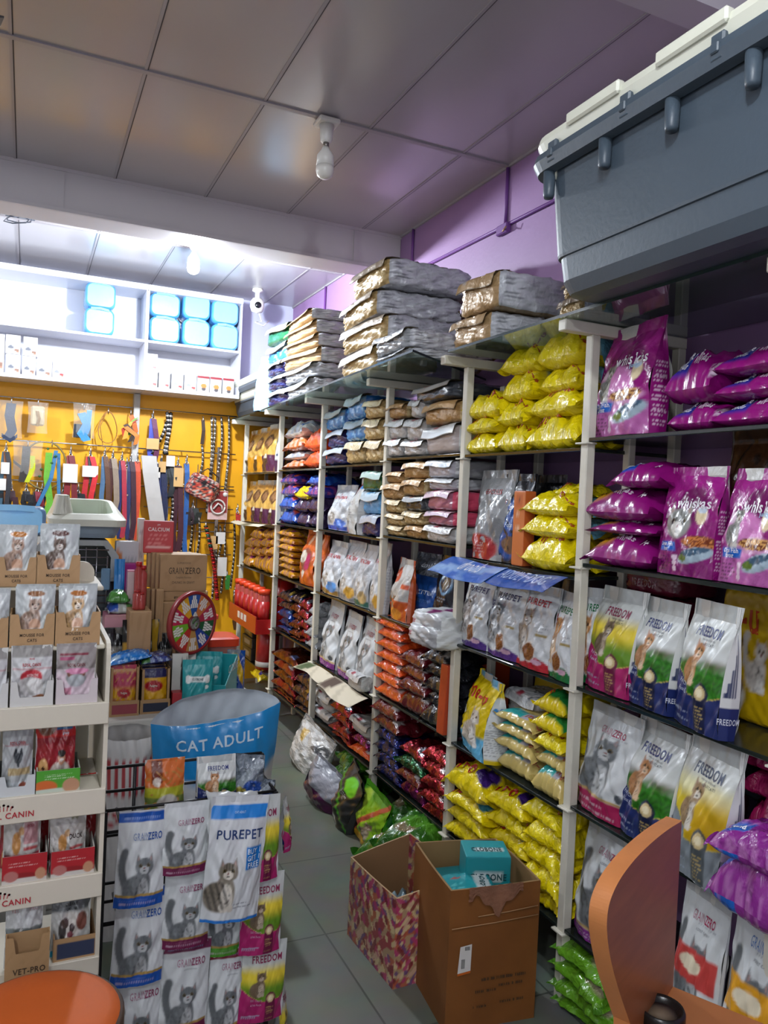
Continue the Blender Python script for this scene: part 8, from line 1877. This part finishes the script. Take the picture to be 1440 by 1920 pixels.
# ------------------------------------------------------------------ open sacks behind the stand
def sack(name, x0, x1, yt_l, yt_r, Y, dep, label, col_out, col_in, art, texts, back_rise=.0, flare=.10, k_w=1.0):
    a = at(x0, yt_l, 'Y', Y); b = at(x1, yt_r, 'Y', Y)
    w = b[0] - a[0]; zl_, zr_ = a[2], b[2]
    t2 = thing(name, label, 'sack', ((a[0] + b[0]) / 2, Y + dep / 2, 0.0))
    nu, nv = 49, 40
    fr, bk, inn = MB(), MB(), MB()
    u = np.linspace(-1, 1, nu); v = np.linspace(0, 1, nv)
    U, V = np.meshgrid(u, v)
    def F(U, V, s):
        ww = w / 2 * (1 - .22 * np.cos(V * PI / 2))
        dd = dep / 2 * (.3 + .7 * np.sin(V * PI) ** .5) * (1 - np.abs(U) ** 3 * .9) + .006
        top = zl_ + (zr_ - zl_) * (U + 1) / 2 - .025 * (1 - U ** 2) * (1 if s < 0 else 0) + (back_rise * (1 - U ** 2) ** .7 if s > 0 else 0)
        nzv = .012 * noise2(U * 1.4, V * 3, 5 + int(s)) * np.clip(V * 3, 0, 1)
        return np.stack([ww * U, s * dd + nzv, V * top], -1)
    kk = max(zl_, zr_) / w
    fr.grid(F(U, V, -1), art(U * .5, V * kk, kk))
    for (tx, x_, v_, h_, col, cd) in texts:
        g, f = glyphs(tx); P = F(2 * (x_ + g[:, 0] * h_ * cd), v_ + g[:, 1] * h_ / kk, -1); P[:, 1] -= .003; fr.add(P, f, S(col), 0, False)
    fr.obj('front_sheet', MATT, t2)
    bk.grid(F(U, V, 1), S(col_out), flip=True); bk.obj('back_sheet', MATT, t2)
    Vh = .55 + .45 * V
    inn.grid(F(U, Vh, -1) + np.array([0, .004, 0]), S(col_in), flip=True); inn.grid(F(U, Vh, 1) - np.array([0, .004, 0]), S(col_in)); inn.obj('lining', MATT, t2)
def art_ca(x, z, k):
    c = fill(x, '#c3c8cc'); t_ = z / k + .02 * x
    c = over(c, sm(.785, .79, t_), S('#0e86c8')); c = over(c, rect(x, t_, -.6, .6, .765, .778, .002), S('#0e86c8')); return c
sack('cat_food_sack', 290, 540, 1372, 1328, 2.68, .20, 'large open blue and white cat food sack behind wire stand', '#b9c0c6', '#ccd6de', art_ca, [('CAT ADULT', .0, .925, .085, '#c9dcea', 1.0)], .07)
def art_st(x, z, k):
    c = fill(x, '#c9c7c6'); tt = z / k
    return over(c, rect(x, tt, -.6, .6, .72, .90, .003) * (np.sin(x * 52) > 0), S('#a83a40'))
sack('striped_sack', 186, 300, 1385, 1378, 2.95, .09, 'white sack with red stripes behind the wire stand', '#c4c2c0', '#b9b6b4', lambda x, z, k: over(over(art_st(x, z, k), ell(x, z, -.3, .62 * k, .14, .12), S('#a83a40')), ell(x, z, -.3, .62 * k, .09, .08), S('#c9c7c6')), [], .03)

# ------------------------------------------------------------------ cartons on the aisle floor
BOXM = bpy.data.materials.new('worn_brown_carton')
n_, l_, b_ = nodes_of(BOXM)
tc_ = n_.new('ShaderNodeTexCoord'); w_ = n_.new('ShaderNodeTexNoise'); w_.inputs['Scale'].default_value = 5; w_.inputs['Detail'].default_value = 6
l_.new(tc_.outputs['Object'], w_.inputs[0]); ra = n_.new('ShaderNodeValToRGB'); ra.color_ramp.elements[0].position = .3; ra.color_ramp.elements[1].position = .7
ra.color_ramp.elements[0].color = (*S('#734418'), 1); ra.color_ramp.elements[1].color = (*S('#86521f'), 1)
l_.new(w_.outputs[0], ra.inputs[0]); l_.new(ra.outputs[0], b_.inputs['Base Color']); b_.inputs['Roughness'].default_value = .6
INK = mat_plain('dark_box_ink', '#4a3420', .7); TAPE = mat_plain('torn_brown_tape', '#8a5f48', .25, 0, .15, 20, .6, 40, coat=.6)
def openbox(name, P, top, label, m, inner, art=None, wall=.006, tops=None, cat='carton'):
    """P: four floor corners anticlockwise seen from above, first two the side towards the aisle end"""
    t2 = thing(name, label, cat, (sum(p[0] for p in P) / 4, sum(p[1] for p in P) / 4, 0))
    cx, cy = t2.location[0], t2.location[1]
    tops = tops or [top] * 4
    names = ['front_panel', 'right_panel', 'rear_panel', 'left_panel']
    Q = [np.array([p[0] - cx, p[1] - cy]) for p in P]
    for i in range(4):
        a, b = Q[i], Q[(i + 1) % 4]; d = (b - a) / np.linalg.norm(b - a); nn = np.array([-d[1], d[0]])     # inward
        ww = np.linalg.norm(b - a)
        mb = MB()
        A, B = np.meshgrid(np.linspace(0, 1, 61), np.linspace(0, 1, 61))
        tp = tops[i] + (tops[(i + 1) % 4] - tops[i]) * A
        bow = -.006 * np.sin(A * PI) * np.sin(B * 2.5)
        Pt = np.stack([a[0] + (b[0] - a[0]) * A + nn[0] * bow, a[1] + (b[1] - a[1]) * A + nn[1] * bow, B * tp], -1)
        C = art(A - .5, B * tp / ww, 1.0) if art else np.array([.4, .3, .2])
        mb.grid(Pt, C, 0, False)
        Pi = Pt + np.array([nn[0] * wall, nn[1] * wall, 0]); mb.grid(Pi, C if art and i == 2 else S('#8a6a48'), 0 if art and i == 2 else 1, False, True)
        top_edge = np.stack([Pt[-1], Pi[-1]]); mb.grid(top_edge, S('#a98a62'), 1, False)
        mb.obj(names[i], [m, inner], t2)
    mb = MB(); mb.add([(q[0], q[1], .006) for q in Q], [(0, 1, 2, 3)], S('#7a5a3c'), 1, False); mb.obj('bottom_panel', [m, inner], t2)
    return t2
c0, c1 = at(833, 1938, 'Z', 0), at(1001, 1908, 'Z', 0)
e = np.array([c1[0] - c0[0], c1[1] - c0[1]]); e /= np.linalg.norm(e); nrm = np.array([-e[1], e[0]])
w = math.hypot(c1[0] - c0[0], c1[1] - c0[1])
tl = at(760, 1590, 'Z', .43)
dp_ = (tl[1] - c0[1]) * .9
dp_ = max(.26, min(dp_, .36))
PB = [c0[:2], c1[:2], c1[:2] + nrm * dp_, c0[:2] + nrm * dp_]
INNER = mat_plain('carton_inside', '#8f7048', .7)
bx = openbox('brown_carton', PB, .46, 'tall worn brown carton holding teal boxes on the aisle floor', BOXM, INNER, None, .007, [.455, .455, .45, .465])
bxc = bx.location
def on_front(P, u, z, off=.008):
    a, b = np.array(P[0]), np.array(P[1]); p = a + (b - a) * u; return np.array([p[0] - nrm[0] * off - bxc[0], p[1] - nrm[1] * off - bxc[1], z])
mb = MB(); ed = np.array([e[0], e[1], 0])
V = [on_front(PB, u, z) for u, z in ((.12, .275), (.245, .28), (.24, .195), (.10, .19))]; mb.add(V, [(0, 1, 2, 3)], m=0, smooth=False)
V = [on_front(PB, u, z, .0085) for u, z in ((.10, .19), (.24, .195), (.239, .188), (.099, .183))]; mb.add(V, [(0, 1, 2, 3)], m=1, smooth=False)
for q in range(7): V = [on_front(PB, .135 + .006 * q + du, z, .0088) for du, z in ((0, .205), (.003, .205), (.003, .235), (0, .235))]; mb.add(V, [(0, 1, 2, 3)], m=2, smooth=False)
for q in range(8): V = [on_front(PB, .17 + .007 * q + du, z, .0088) for du, z in ((0, .262), (.004, .262), (.004, .274), (0, .274))]; mb.add(V, [(0, 1, 2, 3)], m=2, smooth=False)
mb.obj('shipping_label', [PLAST, mat_plain('orange_strip', '#c8641c', .5), mat_plain('bar_ink', '#2a2a2c', .6)], bx)
for (n2, u, z, h) in ((24, .62, .155, .010), (13, .70, .13, .009), (11, .42, .118, .009), (13, .72, .075, .009), (8, .35, .07, .009)):
    mb = MB(); r3 = random.Random(n2); du = .0
    for q in range(n2):      # worn unreadable print
        wq = r3.uniform(.008, .02); du2 = u - n2 * .0105 + q * .021
        if r3.random() < .85: mb.add([on_front(PB, a_, b2) for a_, b2 in ((du2, z), (du2 + wq, z), (du2 + wq, z + h * r3.uniform(.5, 1)), (du2, z + h))], [(0, 1, 2, 3)], smooth=False)
    mb.obj('printed_text', INK, bx)
mb = MB(); pts = []
A, B = np.meshgrid(np.linspace(.18, .78, 17), np.linspace(0, 1, 9))
zz3 = .46 - B * (.035 + .06 * np.exp(-((A - .5) / .12) ** 2) + .012 * np.sin(A * 40)); 
Pq = np.array([[on_front(PB, A[i, j], zz3[i, j] + .004, .010 + .006 * abs(math.sin(A[i, j] * 30 + B[i, j] * 8))) for j in range(17)] for i in range(9)])
mb.grid(Pq, np.array([1, 1, 1.])); mb.obj('torn_tape', TAPE, bx)
mb = MB()
for (z, u0, u1) in ((.335, .02, .98), (.365, .3, .97)): mb.tube([on_front(PB, u0, z, .007), on_front(PB, (u0 + u1) / 2, z + .004, .007), on_front(PB, u1, z + .012, .007)], .0018, n=5)
mb.obj('crease', mat_plain('pale_crease', '#a88058', .7), bx)
D_['clobox'] = block('dog_treat_box', .14, .11, .09, {'base': '#1d8a92', 'front': art_bands('#1d8a92', [('r', -.3, .3, .2, .5, '#c9d4d4')]), 'top': art_bands('#2a979e', [('r', -.25, .4, .3, .55, '#cfd8d8')])}, 30, SATIN, 261, 0, res=14, texts=[('CLOBONE', 'front', 0, .35, .024, '#1a4a50', .7), ('CLOBONE', 'top', .01, .42, .02, '#1a4a50', .7)])
D_['clobag'] = block('dog_treat_bag', .18, .025, .11, {'base': '#1d8a92', 'top': art_bands('#23929a', [('r', .15, .45, .1, .85, '#c9d4d4'), ('e', -.2, .75, .08, .06, '#b0403a'), ('l', -.35, -.05, .3, .6, 3, '#5ac0c4')])}, 5, FILM, 262, .003, texts=[('CLOBONE', 'top', .3, .48, .02, '#1a4a50', .7, 1.3)])
bc = np.array([bx.location[0], bx.location[1]])
rz = math.atan2(e[1], e[0])
D_['filler'] = block('dog_treat_box', .2, .3, .2, {'base': '#1d8a92'}, 26, SATIN, 263, 0)
put(D_['filler'], (bc[0] + .0, bc[1] + .0, .008), (w * .85, dp_ * .85, .375), (0, 0, rz), 'teal box deep inside the tall brown carton', 'box')
put(D_['clobox'], (bc[0] + e[0] * .045 + nrm[0] * .02, bc[1] + e[1] * .045 + nrm[1] * .02, .384), (.155, .13, .105), (0, 0, rz - .25), 'teal box with bone logo sticking out of brown carton', 'box')
put(D_['clobag'], (bc[0] - e[0] * .055 - nrm[0] * .06, bc[1] - e[1] * .055 - nrm[1] * .06, .392), (.175, .12, .03), (math.radians(8), math.radians(-3), rz - .1), 'flat teal treat bag lying at the brown carton rim', 'bag')
# floral carton
f0, f1 = at(651, 1752, 'Z', 0), at(736, 1856, 'Z', 0)
def art_fl(x, z, k):
    c = fill(x, '#a98d6a'); X, Z2 = x * 1.0, z
    for (f, o, col, th) in ((.30, 0, '#9a3440', .15), (.36, .5, '#c8a48a', .35), (.33, 1.1, '#b05a3c', .4), (.4, 1.9, '#6a4a7a', .55), (.42, 2.7, '#b0386a', .5), (.5, 3.3, '#cdbb8a', .5), (.38, 4.1, '#7a2a30', .6)):
        c = over(c, (hsh(X + o, Z2 + o * .3, f) > th) * .9, S(col))
    return c
v1 = np.array([f1[0] - f0[0], f1[1] - f0[1]]); fl = np.linalg.norm(v1); v1 /= fl
v2 = np.array([-v1[1], v1[0]])
fw_ = .26
PF = [f0[:2], f1[:2], f1[:2] + v2 * fw_, f0[:2] + v2 * fw_]
fb = openbox('floral_carton', PF, .31, 'carton covered in floral wrapping paper beside the brown carton', SATIN, CARD, art_fl, .006, [.30, .315, .35, .35])
fc = np.mean(np.array(PF), 0)
D_['bluecrum'] = pillow('plastic_bag', .3, .22, .12, art_bands('#5a7a86', [('n', .25, .4, 1, '#8aa4ac'), ('n', .3, .7, 2, '#b07a4a')]), .08, (), FILMX, 264, crump=.3, back='#5a7a86')
put(D_['bluecrum'], (fc[0], fc[1], .02), (fl * .8, fw_ * .8, .16), (0, 0, math.atan2(v1[1], v1[0])), 'crumpled blue-grey plastic bag inside the floral carton', 'bag')

# ------------------------------------------------------------------ wooden desk gable with tabletop, cup and orange stool
WOOD = bpy.data.materials.new('brown_laminate')
n_, l_, b_ = nodes_of(WOOD)
tc_ = n_.new('ShaderNodeTexCoord'); mp_ = n_.new('ShaderNodeMapping'); mp_.inputs['Scale'].default_value = (2, 2, 14)
no_ = n_.new('ShaderNodeTexNoise'); no_.inputs['Scale'].default_value = 3; no_.inputs['Detail'].default_value = 5; no_.inputs['Distortion'].default_value = .6
l_.new(tc_.outputs['Object'], mp_.inputs[0]); l_.new(mp_.outputs[0], no_.inputs[0]); ra = n_.new('ShaderNodeValToRGB')
ra.color_ramp.elements[0].position = .3; ra.color_ramp.elements[1].position = .72; ra.color_ramp.elements[0].color = (*S('#85502e'), 1); ra.color_ramp.elements[1].color = (*S('#99603a'), 1)
l_.new(no_.outputs[0], ra.inputs[0]); l_.new(ra.outputs[0], b_.inputs['Base Color']); b_.inputs['Roughness'].default_value = .33
EDGE = mat_plain('orange_edge_band', '#c9814a', .4, 0, .06, 20)
TZ = .75
Bp = at(1262, 1850, 'Z', TZ)
az = math.radians(62); dvec = np.array([-math.sin(az), -math.cos(az)])     # from the rear edge towards the aisle
nv_ = np.array([dvec[1], -dvec[0]])
if nv_ @ np.array([0, -1]) < 0: nv_ = -nv_
t = thing('wooden_desk', 'brown wooden desk with rounded upright end panel and table top', 'desk', (Bp[0], Bp[1], 0))
def onplane(px, py):
    d = fw + rt * ((px - 720) / FPX) - up_ * ((py - 960) / FPX)
    n3 = np.array([nv_[0], nv_[1], 0]); s = ((np.array([Bp[0], Bp[1], 0]) - EYE) @ n3) / (d @ n3)
    p = EYE + d * s; return ((p[:2] - Bp[:2]) @ dvec, p[2])
outline = [onplane(x, y) for x, y in ((1276, 1541), (1252, 1556), (1222, 1580), (1190, 1612), (1162, 1650), (1144, 1690), (1138, 1730), (1141, 1775), (1150, 1820), (1164, 1868), (1182, 1920))]
ol = np.array(outline); ti = np.linspace(0, len(ol) - 1, 61)
def cr(t):
    i = min(int(t), len(ol) - 2); f = t - i; p0, p1, p2, p3 = ol[max(i - 1, 0)], ol[i], ol[i + 1], ol[min(i + 2, len(ol) - 1)]
    return tuple(.5 * (2 * p1 + (p2 - p0) * f + (2 * p0 - 5 * p1 + 4 * p2 - p3) * f * f + (3 * p1 - p0 - 3 * p2 + p3) * f ** 3))
outline = [cr(q) for q in ti]
last = outline[-1]
outline += [(last[0] - .02, last[1] - .10), (last[0] - .05, .25), (last[0] - .05, 0.0), (0.0, 0.0)]
outline[0] = (0.0, outline[0][1])
thk = .030
n = len(outline); V = []
for side in (0, 1):
    for (s, z) in outline: p = dvec * s - nv_ * thk * side; V.append((p[0], p[1], z))
mb = MB(); mb.add(V, [tuple(range(n)), tuple(range(n, 2 * n))[::-1]], m=0, smooth=False)
mb.add(V, [(i, n + i, n + (i + 1) % n, (i + 1) % n) for i in range(n)], m=1, smooth=False); mb.obj('end_panel', [WOOD, EDGE], t)
tdir = nv_
q = [np.array([0, 0]), dvec * .33, dvec * .33 + tdir * .75, tdir * .75]
mb = MB(); V = [(p[0], p[1], TZ) for p in q] + [(p[0], p[1], TZ - .025) for p in q]
mb.add(V, [(0, 1, 2, 3), (7, 6, 5, 4)], m=0, smooth=False); mb.add(V, [(i, 4 + i, 4 + (i + 1) % 4, (i + 1) % 4) for i in range(4)], m=1, smooth=False); mb.obj('table_top', [mat_plain('orange_brown_top', '#a4663a', .35, 0, .08, 6), EDGE], t)
mb = MB(); q2 = [dvec * .03, dvec * .30, dvec * .30 + tdir * .018, dvec * .03 + tdir * .018]
q3 = [tdir * .72, dvec * .30 + tdir * .72, dvec * .30 + tdir * .74, tdir * .74]
V = [(p[0], p[1], z) for z in (0, TZ - .026) for p in q3]; mb.add(V, [(0, 1, 2, 3), (4, 5, 6, 7), (0, 1, 5, 4), (1, 2, 6, 5), (2, 3, 7, 6), (3, 0, 4, 7)], smooth=False); mb.obj('rear_panel', WOOD, t)
cp = at(1240, 1893, 'Z', TZ + .03)
t = thing('round_bowl', 'black rimmed round dish on the desk top, bottom right', 'bowl', (cp[0], cp[1] , TZ))
mb = MB(); R2 = .042; mb.lathe([(0, 0), (R2 * .8, 0), (R2, .012), (R2, .030), (R2 * .93, .036), (R2 * .8, .033), (R2 * .66, .026)], n=36); mb.obj('rim', mat_plain('black_plastic', '#191817', .25), t)
mb = MB(); mb.lathe([(R2 * .68, .026), (0, .027)], n=36); mb.obj('cushion', mat_plain('tan_cork', '#6a5a48', .7), t)
# stool
sp = at(75, 1905, 'Z', .66); 
t = thing('round_stool', 'round orange topped stool at bottom left', 'stool', (sp[0] - .005, 1.60, 0))
ORG = mat_plain('orange_vinyl', '#c65c1a', .65, 0, .05, 6, .05, 60)
mb = MB(); mb.lathe([(0, .60), (.148, .60), (.156, .615), (.156, .645), (.150, .655), (.13, .664), (.08, .668), (0, .669)], n=44); mb.obj('seat', ORG, t)
mb = MB(); mb.lathe([(.155, .605), (.160, .612), (.160, .648), (.156, .652)], n=44); mb.obj('seat_band', mat_plain('dark_brown_trim', '#4a3a30', .4), t)
for k2 in range(4):
    g = PI / 4 + k2 * PI / 2; mb = MB(); mb.tube([(.10 * math.cos(g), .10 * math.sin(g), .60), (.155 * math.cos(g), .155 * math.sin(g), 0.0)], .011, n=10); mb.obj('leg', BLK, t)
mb = MB(); mb.tube([(.135 * math.cos(g), .135 * math.sin(g), .22) for g in np.linspace(0, 2 * PI, 30)], .007, n=8); mb.obj('foot_ring', BLK, t)
